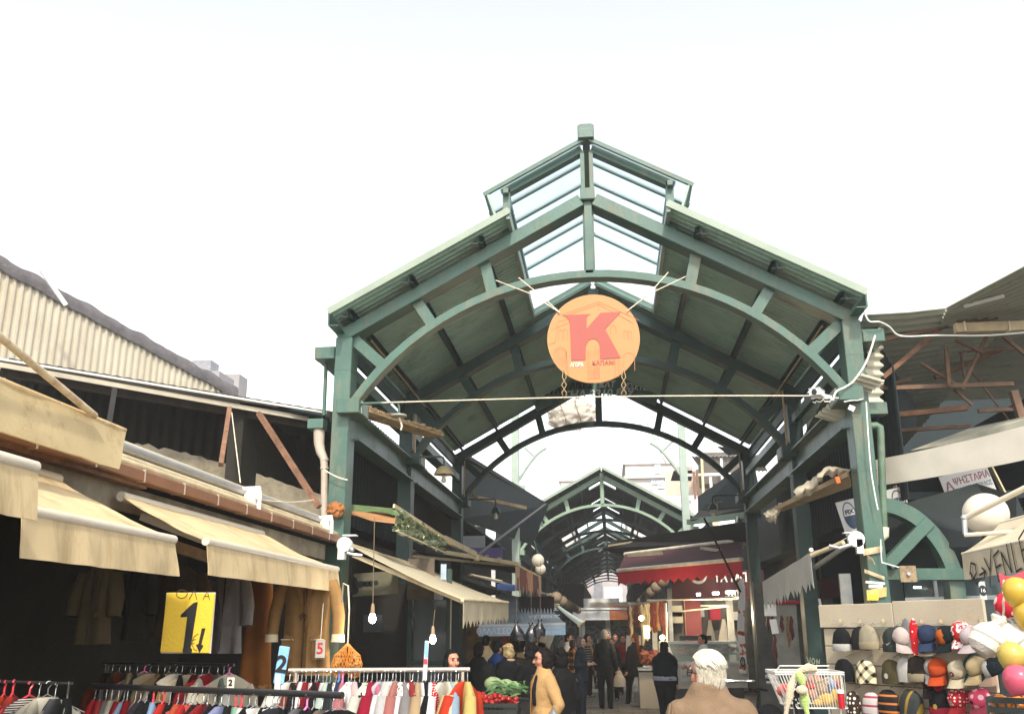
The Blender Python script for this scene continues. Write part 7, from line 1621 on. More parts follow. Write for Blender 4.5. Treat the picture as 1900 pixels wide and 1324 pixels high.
b = MB(); c = P(1378, 1227, 20.6); n = 18; b.add([c + Vector((.055 * math.cos(-i / n * 6.28), 0, .10 * math.sin(-i / n * 6.28))) for i in range(n)], [tuple(reversed(range(n)))]); b.build('emblem', INK, o); b = MB(); b.add([c + Vector((.03 * math.cos(-i / n * 6.28), -.006, .06 * math.sin(-i / n * 6.28))) for i in range(n)], [tuple(reversed(range(n)))]); b.build('emblem_centre', WHT, o)
text('Τ', .09, INK, o, plane_M(c + Vector((0, -.012, 0)), (1, 0, 0), (0, 0, 1)), bold=.003)
b = MB(); b.tube([P(1306, 960, 20.4), P(1374, 1098, 20.5)], .022, 8); thing(b, 'slanting_rod', DARKB, 'thin dark rod slanting down to the narrow white banner', 'rod')
b = MB(); b.box(P(1325, 943, 21), (.16, .14, .2)); b.tube([P(1322, 925, 21), P(1330, 948, 21)], .02, 6); b.tube(wob(P(1310, 932, 21), P(1342, 930, 21), 8, .03, 8), .01, 5); thing(b, 'lamp_box', mat('dull_box', (.38, .33, .26), .6), 'small grey lamp box with wires beside the third right column', 'lamp box')
b = MB(); b.lathe([(.02, -.02), (.42, -.02), (.42, .02), (.02, .02)], P(1373, 990, 22.5), 28, Matrix.Rotation(math.pi / 2, 3, 'Y') @ Matrix.Rotation(.3, 3, 'X')); thing(b, 'round_plate', mat('pale_rim', (.5, .48, .42), .5), 'thin round sign seen edge on at the third right column', 'sign')
# hanging sausages, hams and meat by the lane
SAUS = [mat('dark_sausage', (.10, .022, .014), .4, var=.4, scale=18), mat('red_sausage', (.13, .025, .014), .4, var=.3, scale=18), mat('tan_sausage', (.24, .13, .06), .45, var=.3, scale=18), mat('pale_cheese', (.58, .47, .27), .5, var=.2)]
rg = random.Random(9)
o = empty('sausage_rack', P(1200, 1150, 23), 'rail hung with dark sausages, hams and cheeses beside the lane', 'rack')
MB().tube([P(1168, 1122, 24.5), P(1235, 1112, 22.5)], .02, 6).build('rail', GALV, o)
for px in (1168, 1235): q = P(px, 1118, 24.5 if px < 1200 else 22.5); MB().tube([q, (q.x, q.y, .02)], .025, 6).build('upright', GALV, o)
g_ = 'meats hung on the rail by the lane'
kinds = ['dark red sausage string', 'long dark salami', 'tan smoked sausage', 'pale hanging cheese', 'red sausage rope', 'brown ham']
for i in range(17):
    px = 1166 + i * 4.2; top = 1124 - i * .6; ln = rg.uniform(34, 78); Y = 24.4 - i * .11; m_ = SAUS[rg.choice((0, 0, 1, 1, 2, 3))]
    if 6 <= i <= 8: m_ = SAUS[3]
    p0 = P(px, top, Y); b = MB(); pts = [p0 + Vector((rg.uniform(-.02, .02), 0, -ln / 78 * 1.0 * k / 6)) for k in range(7)]
    b.tube(pts, [.02, .045, .03, .05, .032, .05, .02], 7)
    thing(b, 'hanging_meat', m_, '%s %s on the rail by the lane' % (['deep red', 'dark', 'tan', 'pale'][SAUS.index(m_)], 'sausage hanging ' + ORD[i] + ' from the left'), 'sausage', g_, smooth=True)
bl = emit('warm_bulb', (1, .75, .4), 18)
for i, (px, py) in enumerate(((1190, 1146), (1229, 1182))):
    b = MB(); b.ball(P(px, py, 22.4), .055, 12, 8); thing(b, 'warm_bulb', bl, ['warm lit bulb among the hanging sausages', 'warm lit bulb low beside the meat counter'][i], 'light bulb', smooth=True)
    l = bpy.data.lights.new('warm_light', 'POINT'); l.energy = 4; l.color = (1, .7, .35); l.shadow_soft_size = .06; lo = bpy.data.objects.new('warm_light', l); COL.objects.link(lo); lo.location = P(px - 3, py + 2, 22.1)
for i, (x0, y0, x1, y1, Y) in enumerate(((1162, 1178, 1190, 1196, 25.4), (1194, 1160, 1206, 1184, 22.3), (1161, 1184, 1170, 1207, 25.5))):
    a, e = P(x0, y0, Y), P(x1, y1, Y); b = MB(); b.box((a + e) / 2, (e.x - a.x, .01, a.z - e.z)); thing(b, 'paper_sign', PAP, ['wide handwritten paper sign at the sausage stall', 'upright paper sign hanging among the sausages', 'tall narrow paper sign at the left of the sausage stall'][i], 'paper sign')
# heap of cured meat, low display case with cream front, grey box
o = empty('deli_counter', P(1205, 1260, 22.6), 'cream deli counter with silver trays beside the sausages', 'counter')
a, e = P(1186, 1245, 22.4), P(1248, 1245, 22.8); zt2 = P(1210, 1238, 22.6).z
MB().box(((a.x + e.x) / 2, 22.9, zt2 / 2 - .03), (e.x - a.x, .8, zt2 - .12)).build('body', mat('cream_front', (.50, .44, .34), .5, var=.08), o); MB().box(((a.x + e.x) / 2, 22.85, zt2 - .03), (e.x - a.x + .04, .9, .04)).build('top', GALV, o)
for i in range(3): MB().box(((a.x + e.x) / 2 - .2 + i * .2, 22.6, zt2 + .03), (.18, .3, .04)).build('tray', CHROME, o)
b = MB()
for i in range(46): b.ball(Vector((a.x + .1 + rg.random() * .4, 22.9 + rg.uniform(-.2, .2), zt2 + .08 + rg.random() * .26)), .06, 8, 6, sc=(1.5, .8, .7), rot=Matrix.Rotation(rg.random() * 3, 3, 'Y'))
tag(b.build('cured_meats', mat('cured_meat', (.20, .055, .028), .4, var=.5, scale=9), smooth=True), 'heap of cured meats on the cream deli counter', 'meats', kind='stuff')
# far right stall goods: red meats hanging, notices
for i, (px, py, ln, k) in enumerate(((1424, 1142, 26, 0), (1431, 1143, 22, 1), (1449, 1141, 30, 0), (1460, 1142, 56, 2), (1467, 1142, 42, 0), (1436, 1176, 46, 1))):
    p0 = P(px, py, 17.5); b = MB(); b.tube([p0 + Vector((.01 * math.sin(j * 2), 0, -ln / 104 * j / 5)) for j in range(6)], [.015, .035, .03, .04, .03, .012], 7); thing(b, 'hanging_meat', SAUS[k], '%s strip of cured meat, %s from the left between the right columns' % (['dark', 'red', 'tan'][k], ORD[i]), 'cured meat', 'cured meats between the right columns', smooth=True)
for i, (x0, y0, x1, y1, lab) in enumerate(((1417, 1120, 1441, 1142, 'white handwritten notice between the second and third right columns'), (1429, 1148, 1444, 1175, 'tilted cream notice below the white one between the right columns'), (1519, 1110, 1526, 1136, 'narrow white paper slip on the second right column'))):
    a, e = P(x0, y0, 15.4), P(x1, y1, 15.4); b = MB(); b.box((0, 0, 0), (e.x - a.x, .008, a.z - e.z)); b.xf(Matrix.Translation((a + e) / 2) @ Matrix.Rotation((0, -.12, -.1)[i], 4, 'Y')); thing(b, 'paper_notice', PAP, lab, 'notice')
o = empty('side_shop', (4.4, 18.5, 0), 'dim side shop with grey panel and red strip between the right columns', 'shop')
a, e = P(1418, 1180, 19), P(1535, 1180, 19); MB().box(((a.x + e.x) / 2, 19, 1.3), (e.x - a.x + .3, .1, 2.6)).build('back_wall', mat('dim_panels', (.09, .085, .07), .6, var=.5, scale=2.5), o)
MB().box(P(1460, 1180, 18.8), (.42, .06, 1.3)).build('grey_panel', mat('brushed_panel', (.26, .25, .21), .4, metal=.3), o); MB().box(P(1463, 1117, 18.7), (.7, .06, .06)).build('red_strip', REDC, o); MB().box(P(1545, 1090, 18.6), (.45, .08, .35)).build('maroon_panel', MAROON, o)
MB().box(P(1570, 1100, 14.4), (.16, .05, .55)).build('grey_board', GALV, o)
b = MB(); b.tube([P(1420, 1254, 15.0), P(1445, 1254, 15.0)], .03, 8); b.tube([P(1422, 1265, 15), P(1445, 1265, 15)], .02, 8); thing(b, 'rail', GALV, 'short steel hand rails low between the right columns', 'rail')
# parked bicycle-like dark handlebar and steel bar behind the man
o = empty('motor_scooter', P(1375, 1305, 17), 'dark parked scooter half hidden behind the man in tan', 'scooter')
c = P(1368, 1300, 17.2); z = c.z
b = MB(); b.ball(c + Vector((0, 0, -.28)), .3, 16, 10, sc=(1.5, .7, .75)); b.build('body', mat('scooter_black', (.015, .015, .017), .3), o, smooth=True)
MB().ball(c + Vector((-.1, 0, -.02)), .2, 14, 8, sc=(1.6, .8, .4)).build('seat', BLACKM, o, smooth=True)
MB().tube([c + Vector((.30, 0, -.2)), c + Vector((.36, 0, .14)), c + Vector((.2, -.1, .2))], .02, 8).build('steering_column', BLACKM, o); MB().tube([c + Vector((.1, -.3, .16)), c + Vector((.35, 0, .2)), c + Vector((.55, .25, .16))], .018, 8).build('handlebar', BLACKM, o)
for dx in (-.55, .5):
    b = MB(); b.lathe([(.12, -.05), (.24, -.05), (.26, 0), (.24, .05), (.12, .05)], (c.x + dx, 17.2, .26), 20, Matrix.Rotation(math.pi / 2, 3, 'X')); b.build('wheel', BLACKM, o, smooth=True, auto=40)
b = MB(); b.tube([P(1330, 1262, 16.5), P(1400, 1263, 16.5)], .025, 8); thing(b, 'steel_bar', CHROME, 'polished steel bar behind the white haired man', 'bar', smooth=True)

# scratched letters on the second right column
q = P(1498, 1234, 15.53); u_ = 15.53 / 1822; M = plane_M(q, (1, 0, 0), (0, 0, 1)); sc_ = lambda pts: [(x * u_, y * u_) for x, y in pts]
strokes([sc_([(0, 15), (4, 1), (6, 14)]), sc_([(10, 3), (8, 8), (11, 13), (14, 8), (12, 3), (10, 3)]), sc_([(17, 2), (17, 11), (21, 3), (22, 11)])], .006, mat('scratched_paint', (.42, .44, .30), .7, bump=0), hall, M, name='scratched_letters')
# ================================================================== people
SKIN = mat('skin', (.42, .23, .15), .5, var=.08, scale=12, bump=.08, bscale=150, coord='obj')
SKIN2 = mat('skin_ruddy', (.45, .20, .13), .5, var=.10, scale=12, bump=.08, bscale=150, coord='obj')
EYEM = mat('eye_dark', (.02, .015, .012), .3, bump=0); LIPM = mat('lips', (.30, .09, .07), .5, bump=0)
SHOE = mat('shoe_leather', (.014, .012, .011), .35, var=.2, coord='obj')
def cl(rgb, rough=.85, **k):
    return mat('wear_%02x%02x%02x_%d' % (*rgb, int(rough * 100)), tuple(min(.8, c * .75 + .002) for c in srgb(*rgb)), rough, var=.16, scale=6, bump=.3, bscale=60, coord='obj', spec=.12, **k)
def ring(mb, c, rx, ry, rot, n=14):
    k = len(mb.v)
    for j in range(n):
        a = 2 * math.pi * j / n; mb.v.append(tuple(Vector(c) + rot @ Vector((rx * math.cos(a), ry * math.sin(a), 0))))
    return k
def loft(mb, rings, n=14):
    """closed tube through (centre, rx, ry, tilt about x) rings"""
    ks = [ring(mb, c, rx, ry, Matrix.Rotation(t, 3, 'X'), n) for c, rx, ry, t in rings]
    for a, b in zip(ks[:-1], ks[1:]):
        for j in range(n): mb.f.append((a + j, a + (j + 1) % n, b + (j + 1) % n, b + j)); mb.m.append(0)
    mb.f.append(tuple(ks[0] + j for j in reversed(range(n)))); mb.m.append(0); mb.f.append(tuple(ks[-1] + j for j in range(n))); mb.m.append(0)
def limb(mb, pts, rs, n=10, sub=4):
    """tapered limb with rounded joints"""
    pts = [Vector(p) for p in pts]; P2, R2 = [], []
    for i in range(len(pts) - 1):
        for j in range(sub):
            t = j / sub; P2.append(pts[i].lerp(pts[i + 1], t)); R2.append(rs[i] + (rs[i + 1] - rs[i]) * t)
    P2.append(pts[-1]); R2.append(rs[-1])
    mb.tube(P2, R2, n)
    for p, r in zip(pts, rs): mb.ball(p, r * .99, 10, 7)
def fuse(mb, name, m, par, vox, sm=3, sub=False):
    o = mb.build(name, m, par, smooth=True, local=True, auto=None)
    r = o.modifiers.new('fuse', 'REMESH'); r.mode = 'VOXEL'; r.voxel_size = vox; r.use_smooth_shade = True
    s = o.modifiers.new('soften', 'SMOOTH'); s.factor = .5; s.iterations = sm
    return o
def hand(mb, w_, d, side, s=1.0, curl=.5):
    """palm, four unequal bent fingers and a thumb, hanging along d from the wrist"""
    d = Vector(d).normalized(); f = Vector((0, -1, 0)); f = (f - d * f.dot(d)).normalized(); x = d.cross(f)
    mb.ball(w_ + d * .045 * s, .036 * s, 8, 6, sc=(1, 1, 1.25)); mb.ball(w_ + d * .015 * s, .028 * s, 8, 6)
    for i, L_ in enumerate((.066, .076, .071, .055)):
        o = f * ((.027 - .018 * i) * s); a = w_ + d * .075 * s + o; b = a + (d * math.cos(curl * .6) - x * side * math.sin(curl * .6)) * L_ * .55 * s; c = b + (d * math.cos(curl * 1.6) - x * side * math.sin(curl * 1.6)) * L_ * .5 * s
        mb.tube([a, b, c], [.0105 * s, .0095 * s, .008 * s], 6)
    a = w_ + d * .03 * s + f * .03 * s; mb.tube([a, a + (d * .6 + f * .8) * .032 * s, a + (d * .95 + f * .5) * .062 * s], [.013 * s, .011 * s, .009 * s], 6)
def person(px, py, Y, rz, label, top=(20, 20, 22), bot=(24, 24, 26), hair=(20, 16, 14), hs='short', H=None, build=1., head_rz=None, pose='stand', coat=0., rough=.85, skin=SKIN, topm=None, arms=None, lean=0., stride=0., hat=None, collar=None, shirt=None, scarf=None, glasses=False, detail=False, look=0., nk=.17, female=False, grp='people in the market lane'):
    p = P(px, py, Y); H = H or max(1.38, min(1.86, p.z)); root = empty('person', (p.x, Y, 0), label, 'person', grp, R(rz))
    s = H / 1.72; bw = build; hip = .90 * s; sh = 1.40 * s; shw = (.185 if not female else .165) * s * (1 + (bw - 1) * .35)
    V = lambda x, y, z: Vector((x * s, y * s - lean * max(0, z * s - hip) , z * s))
    hipx = .095
    # ---------------- joints
    fw = stride
    legs = {}
    for sg in (-1, 1):
        st = fw * sg; legs[sg] = [V(sg * hipx, .0, .88), V(sg * (hipx + .01), -st * .22 - .02 * abs(st > 0), .49), V(sg * (hipx + .005), -st * .40 + (.05 if st < 0 else 0), .085 + (.05 if st < 0 else 0))]
    arms = arms or {}
    def arm(sg):
        S0 = Vector((sg * shw, -lean * (sh - hip), sh - .02 * s))
        a = arms.get(sg, 'down')
        if a == 'down': E = S0 + Vector((sg * .05, .02, -.29)) * s; W_ = E + Vector((sg * .005, -.07, -.25)) * s
        elif a == 'bent': E = S0 + Vector((sg * .06, .03, -.28)) * s; W_ = E + Vector((-sg * .07, -.22, .04)) * s
        elif a == 'fwd': E = S0 + Vector((sg * .05, -.10, -.26)) * s; W_ = E + Vector((-sg * .04, -.22, -.06)) * s
        elif a == 'carry': E = S0 + Vector((sg * .06, .01, -.29)) * s; W_ = E + Vector((sg * .02, -.03, -.26)) * s
        elif a == 'pocket': E = S0 + Vector((sg * .10, .06, -.27)) * s; W_ = E + Vector((-sg * .08, -.10, -.19)) * s
        return S0, E, W_
    A = {sg: arm(sg) for sg in (-1, 1)}
    neck = Vector((0, -lean * (sh - hip), sh + .02 * s)); hc = neck + Vector((0, -.015 * s - lean * .08, nk * s)); head_z = hc
    # ---------------- body (one continuous skin)
    b = MB()
    tw = lambda w_, d_, z, y=0.: (V(0, y, z), w_ * s * (1 + (bw - 1) * .8), d_ * s * bw, 0)
    torso = [tw(.13, .09, .86), tw(.155, .105, .92), tw(.145 if not female else .135, .10, 1.05), tw(.155, .112, 1.22, .0), tw(.165, .105, 1.34), tw(.12, .075, 1.42), tw(.055, .055, 1.46)]
    loft(b, torso)
    HS = s
    hr = Matrix.Rotation(R((head_rz if head_rz is not None else rz) - rz), 3, 'Z') @ Matrix.Rotation(look, 3, 'X')
    hv = lambda x, y, z: hc + hr @ (Vector((x, y, z)) * HS)
    limb(b, [neck + Vector((0, .01 * s, -.05 * s)), hv(0, .012, -.06)], [.056 * s, .052 * s])
    for (x, y, z, r, sc) in ((0, .008, .03, .088, (.86, 1.08, 1.05)), (0, -.012, -.035, .068, (.86, 1.0, 1.15)), (0, -.045, -.085, .036, (1.0, .8, .8)), (-.035, -.05, -.02, .034, (1, 1, 1)), (.035, -.05, -.02, .034, (1, 1, 1)), (0, -.062, .045, .05, (1.1, .6, .7))):
        b.ball(hv(x, y, z), r * HS, 14, 9, sc=sc, rot=hr)
    b.tube([hv(0, -.088, .018), hv(0, -.104, -.012), hv(0, -.112, -.028), hv(0, -.09, -.036)], [.011 * HS, .013 * HS, .015 * HS, .010 * HS], 8)
    for sg in (-1, 1): b.ball(hv(sg * .082, .012, -.005), .026 * HS, 9, 7, sc=(.4, .8, 1.25), rot=hr)
    for sg in (-1, 1):
        S0, E, W_ = A[sg]; limb(b, [S0 + Vector((-sg * .022, 0, -.032)), E, W_], [.046 * s, .040 * s, .028 * s]); hand(b, W_, (W_ - E), sg, s, .9 if arms.get(sg) == 'carry' else .5)
        Lg = legs[sg]; limb(b, [Lg[0], Lg[1], Lg[2]], [.085 * s * bw, .058 * s, .038 * s]); limb(b, [Lg[2], Lg[2] + Vector((sg * .01, -.10, -.05)) * s], [.038 * s, .03 * s])
    body = fuse(b, 'body', skin, root, .0095 * s, 3)
    # ---------------- trousers
    if coat < .85:
        b = MB()
        loft(b, [tw(.165, .122, .78), tw(.172, .128, .88), tw(.165, .122, .97), tw(.158, .115, 1.03)])
        for sg in (-1, 1):
            Lg = legs[sg]; limb(b, [Lg[0], Lg[1], Lg[2] + Vector((0, .005, .0))], [.108 * s * bw, .078 * s * (1 + (bw - 1) * .5), .062 * s], 12)
        fuse(b, 'trousers', cl(bot), root, .014 * s, 4)
    else:
        b = MB()
        for sg in (-1, 1): Lg = legs[sg]; limb(b, [Lg[1], Lg[2]], [.07 * s, .055 * s], 10)
        fuse(b, 'trousers', cl(bot), root, .014 * s, 3)
    for sg in (-1, 1):
        Lg = legs[sg]; a = Lg[2]; b = MB(); b.ball(a + Vector((0, -.02, -.035)) * s, .048 * s, 10, 7, sc=(.9, 1.1, 1)); b.ball(a + Vector((sg * .008, -.11, -.052)) * s, .042 * s, 10, 7, sc=(1, 1.75, .75)); b.box(a + Vector((sg * .004, -.075, -.078)) * s, Vector((.078, .25, .014)) * s)
        fuse(b, 'shoe', SHOE, root, .010 * s, 2)
    # ---------------- jacket or coat
    b = MB(); hem = .92 - coat * .55; fl = 1 + coat * .12
    rg2 = random.Random(label)
    loft(b, [tw(.178 * fl * 1.04, .135 * fl, hem), tw(.178 * fl, .135 * fl, hem + .08), tw(.175, .132, max(.97, hem + .12)), tw(.172, .13, 1.08), tw(.182, .138, 1.22), tw(.188, .126, 1.33), tw(.165, .108, 1.395), tw(.118, .090, 1.445), tw(.082, .078, 1.49), tw(.074, .072, 1.515)], 18)
    for sg in (-1, 1):
        S0, E, W_ = A[sg]; limb(b, [S0 + Vector((-sg * .025, 0, -.025)), E, W_ + (W_ - E).normalized() * -.012], [.076 * s * (1 + (bw - 1) * .4), .064 * s, .047 * s], 12)
    # creases: soft ridges running over the cloth
    j = fuse(b, 'coat' if coat > .3 else 'jacket', topm or cl(top, rough), root, .013 * s, 4)
    tx = bpy.data.textures.get('cloth_folds') or bpy.data.textures.new('cloth_folds', 'CLOUDS'); tx.noise_scale = .16; tx.noise_depth = 2
    dm = j.modifiers.new('folds', 'DISPLACE'); dm.texture = tx; dm.strength = .03 * s; dm.mid_level = .5; dm.texture_coords = 'GLOBAL'
    if shirt:
        b = MB(); loft(b, [tw(.185, .14, .90), tw(.187, .142, .97), tw(.18, .136, 1.0)], 16); fuse(b, 'shirt_hem', cl(shirt), root, .014, 2)
    if collar:
        b = MB(); k = 20
        for i in range(k): a = i / k * 6.2832; b.ball(neck + Vector((.085 * math.cos(a), .075 * math.sin(a) + .005, .015 + .015 * math.sin(a))) * s, .032 * s, 7, 5)
        fuse(b, 'collar', collar if not isinstance(collar, tuple) else cl(collar), root, .011, 2)
    if scarf:
        b = MB(); k = 18
        for i in range(k): a = i / k * 6.2832; b.ball(neck + Vector((.072 * math.cos(a), .066 * math.sin(a) - .005, .01 - .012 * math.sin(a + 1))) * s, .036 * s, 7, 5)
        limb(b, [neck + Vector((.03, -.10, -.02)) * s, neck + Vector((.04, -.14, -.16)) * s, neck + Vector((.045, -.14, -.30)) * s], [.03 * s, .035 * s, .03 * s]); fuse(b, 'scarf', scarf if not isinstance(scarf, tuple) else cl(scarf), root, .012, 2)
    # ---------------- hair, hat, face
    hm = mat('hair_%02x%02x%02x' % hair, tuple(c * .6 for c in srgb(*hair)), .7, spec=.15, var=.35, scale=30, bump=.5, bscale=120, coord='obj')
    b = MB()
    if hs != 'bald':
        b.ball(hv(0, .016, .042), .094 * HS, 16, 10, sc=(.90, 1.08, 1.02), rot=hr)
        if hs in ('short', 'bob', 'long', 'tail', 'fluffy'): b.ball(hv(0, .05, -.0), .078 * HS, 12, 8, sc=(1.02, .8, 1.1), rot=hr)
        if hs in ('bob', 'long', 'fluffy'):
            for x in (-.068, .068): b.ball(hv(x, .02, -.03), .048 * HS, 10, 8, sc=(.75, 1.1, 1.7), rot=hr)
            b.ball(hv(0, .06, -.05), .075 * HS, 12, 8, sc=(1.1, .75, 1.2), rot=hr)
        if hs == 'fluffy':
            for i in range(26):
                a = rg2.random() * 6.28; z = rg2.uniform(-.06, .13); rr = .085 if z < .08 else .05
                if math.sin(a) < -.35 and z < .06: continue
                b.ball(hv(rr * math.cos(a), .02 + rr * math.sin(a), z), .028 * HS, 7, 5)
        if hs == 'long': limb(b, [hv(0, .07, -.05), hv(0, .085, -.17), hv(.01, .08, -.28)], [.075 * HS, .07 * HS, .045 * HS])
        if hs == 'tail': limb(b, [hv(.03, .09, .0), hv(.05, .125, -.12), hv(.06, .13, -.28), hv(.055, .12, -.40)], [.045 * HS, .042 * HS, .036 * HS, .018 * HS])
        # open the face: cut away what lies before it
        b.v = [tuple(v) for v in b.v]
        inv = hr.inverted()
        for i, v in enumerate(b.v):
            q = inv @ (Vector(v) - hc) / HS
            lim = -.070 if q.z > .072 else -.035
            if q.y < lim and q.z < .105: q.y = lim; b.v[i] = tuple(hc + hr @ (q * HS))
        ho = fuse(b, 'hair', hm, root, .009 * HS, 2)
        t2 = bpy.data.textures.get('hair_locks') or bpy.data.textures.new('hair_locks', 'CLOUDS'); t2.noise_scale = .03; t2.noise_depth = 3
        dm = ho.modifiers.new('locks', 'DISPLACE'); dm.texture = t2; dm.strength = .014; dm.texture_coords = 'LOCAL'
    if hat:
        kind, c_ = hat; b = MB(); b.lathe([(.098, .0), (.101, .03), (.092, .07), (.06, .105), (.001, .118)], (0, 0, 0), 20); 
        b.xf(Matrix.Translation(hv(0, .008, .045)) @ hr.to_4x4() @ Matrix.Scale(HS, 4))
        if kind == 'cap':
            k0 = len(b.v); b.grid(lambda u, v: (.085 * math.cos(math.pi * (1.12 + .76 * u)), .095 * math.sin(math.pi * (1.12 + .76 * u)) - .075 * v * math.sin(math.pi * (.1 + .8 * u)), .012 - .02 * v), 12, 3, th=.006)
            b.xf(Matrix.Translation(hv(0, .008, .045)) @ hr.to_4x4() @ Matrix.Scale(HS, 4), k0)
        b.build('hat', cl(c_), root, smooth=True, local=True)
    for sg in (-1, 1):
        b = MB(); b.ball(hv(sg * .032, -.079, .012), .012 * HS, 8, 6, sc=(1.15, .55, .7), rot=hr); b.build('eye', EYEM, root, smooth=True, local=True)
        b = MB(); b.tube([hv(sg * .016, -.092, .034), hv(sg * .034, -.090, .038), hv(sg * .05, -.080, .032)], .005 * HS, 5); b.build('eyebrow', hm, root, local=True)
    b = MB(); b.tube([hv(-.024, -.080, -.060), hv(-.008, -.088, -.057), hv(.008, -.088, -.057), hv(.024, -.080, -.060)], [.004 * HS, .008 * HS, .008 * HS, .004 * HS], 6); b.build('mouth', LIPM, root, local=True, smooth=True)
    if glasses:
        b = MB()
        for sg in (-1, 1):
            b.tube([hv(sg * .034 + .024 * math.cos(a), -.098, .010 + .019 * math.sin(a)) for a in [i / 12 * 6.2832 for i in range(13)]], .0028 * HS, 5); b.tube([hv(sg * .058, -.094, .014), hv(sg * .084, -.03, .016), hv(sg * .086, .02, .008)], .0028 * HS, 5)
        b.tube([hv(-.010, -.100, .014), hv(.010, -.100, .014)], .003 * HS, 5); b.build('glasses', BLACKM, root, local=True)
    root['_h'] = H; del root['_h']
    return root, dict(A=A, hv=hv, s=s, neck=neck, hr=hr, hc=hc, HS=HS)
PLAIDJ = patt('plaid_jacket', 'plaid', [srgb(30, 22, 18), srgb(120, 74, 44), srgb(176, 120, 70)], 2.2)
STRIPJ = patt('striped_jumper', 'stripe', [srgb(26, 30, 34), srgb(26, 30, 34), srgb(120, 124, 126)], 5.0)
# ---- the crowd, from the back of the lane to the front
person(1128, 1173, 34, 20, 'dark dressed person far down the lane beside the grey haired man', top=(30, 34, 36), hair=(24, 20, 18))
person(1150, 1172, 36, 170, 'dark haired person in black furthest down the lane', top=(22, 24, 26))
person(1105, 1180, 30, 160, 'person in a dark jacket left of the leather jacket man, far off', top=(26, 32, 34), stride=.5)
person(1141, 1176, 29, 10, 'fair haired man in dark green jacket behind the woman with auburn hair', top=(44, 54, 46), hair=(130, 104, 80), skin=SKIN2)
person(1156, 1177, 27, -10, 'bearded man in a dark red jacket facing us', top=(128, 26, 34), hair=(36, 28, 24), skin=SKIN2)
person(1089, 1176, 26, 60, 'curly dark haired person with amber scarf and striped jumper', topm=STRIPJ, hair=(18, 15, 14), hs='fluffy', scarf=(190, 130, 50), female=True)
person(1191, 1190, 26.5, 150, 'dark dressed person half hidden behind the red haired woman', top=(18, 26, 30))
person(1135, 1183, 25, -15, 'woman with short auburn hair and dark coat looking down', top=(30, 28, 26), hair=(110, 62, 42), female=True, coat=.3, scarf=(130, 30, 34))
r4, k4 = person(1178, 1188, 23.6, 205, 'red haired woman with long ponytail and black coat walking away', top=(18, 19, 20), hair=(118, 56, 30), hs='tail', coat=.42, female=True, stride=.75, head_rz=235, H=1.62, arms={-1: 'bent', 1: 'carry'})
person(1054, 1175, 24, 80, 'dark haired man in a white overall with red collar', top=(228, 220, 206), hair=(24, 20, 18), scarf=(150, 30, 34))
person(1062, 1186, 22.2, 190, 'person in a brown checked jacket seen from behind', topm=PLAIDJ, hair=(70, 56, 46), female=True)
r5, k5 = person(1121, 1171, 22.4, 162, 'grey haired man in a black leather jacket standing in the lane', top=(22, 26, 27), rough=.33, bot=(26, 26, 24), hair=(168, 162, 156), H=1.72, coat=.06)
person(1077, 1190, 20.2, 72, 'grey haired woman in a dark blue coat holding her hands together', top=(34, 42, 52), bot=(42, 48, 60), hair=(120, 108, 100), hs='bob', female=True, arms={1: 'bent', -1: 'bent'}, coat=.25, H=1.58)
person(1304, 1177, 20.3, -78, 'balding butcher in a white coat before the meat counter', top=(240, 238, 232), bot=(200, 198, 192), hair=(24, 20, 18), coat=.5, arms={1: 'fwd', -1: 'fwd'}, H=1.62, skin=SKIN2)
r3, k3 = person(1232, 1196, 19.6, 138, 'stout woman in black with a black cap looking into the meat counter', top=(20, 24, 30), bot=(20, 20, 22), hair=(34, 28, 26), hs='bob', hat=('cap', (22, 22, 24)), build=1.9, female=True, shirt=(176, 178, 190), arms={1: 'bent', -1: 'down'}, H=1.47)
person(902, 1178, 18.8, 170, 'fishmonger in a cream shirt seen from behind', top=(222, 196, 150), hair=(22, 18, 16))
person(922, 1190, 16.6, 150, 'person in a blue jacket and dark woollen cap', top=(36, 62, 118), hat=('beanie', (20, 24, 32)), hair=(30, 26, 24), female=True)
person(944, 1193, 15.0, 195, 'blond woman in a black coat with a fur trimmed collar', top=(18, 20, 24), hair=(206, 180, 132), hs='fluffy', female=True, collar=mat('fur_collar', (.34, .23, .14), .95, bump=.6), coat=.25, build=1.12)
person(838, 1206, 10.4, 38, 'woman with dark fringe and black clothes behind the silver rail', top=(16, 15, 15), hair=(14, 12, 12), hs='bob', female=True, skin=SKIN2, coat=.3, H=1.53)
person(888, 1199, 13.4, 176, 'man in a black jacket seen from behind at the vegetable stand', top=(15, 16, 17), hair=(16, 14, 13), H=1.56, build=1.08)
person(984, 1196, 13.2, -130, 'dark haired person in a black coat behind the woman in tan', top=(14, 14, 15), hair=(14, 12, 12), hs='fluffy', coat=.35, arms={1: 'fwd'}, H=1.56)
person(1040, 1212, 11.8, 200, 'black haired person in a long black coat right behind the woman in tan', top=(15, 14, 15), hair=(16, 12, 11), hs='fluffy', coat=.6, female=True, H=1.52)
TANC_ = cl((186, 148, 98))
r6, k6 = person(1009, 1203, 10.3, -62, 'woman in a tan coat with dark scarf and glasses', topm=TANC_, bot=(40, 36, 34), hair=(24, 15, 13), hs='fluffy', coat=.55, scarf=(20, 19, 24), glasses=True, female=True, H=1.55, build=1.1, arms={-1: 'down', 1: 'pocket'}, skin=SKIN2, head_rz=-72)
s = k6['s']
for i, z in enumerate((1.16, .98, .80)): MB().ball(Vector((.02, -.175, z * s)), .016, 8, 6, sc=(1, .4, 1)).build('button', SHOE, r6, local=True)
MB().tube([Vector((.045, -.165, 1.36 * s)), Vector((.055, -.178, 1.1 * s)), Vector((.06, -.182, .7 * s))], .006, 5).build('front_edge', cl((150, 106, 54)), r6, local=True)
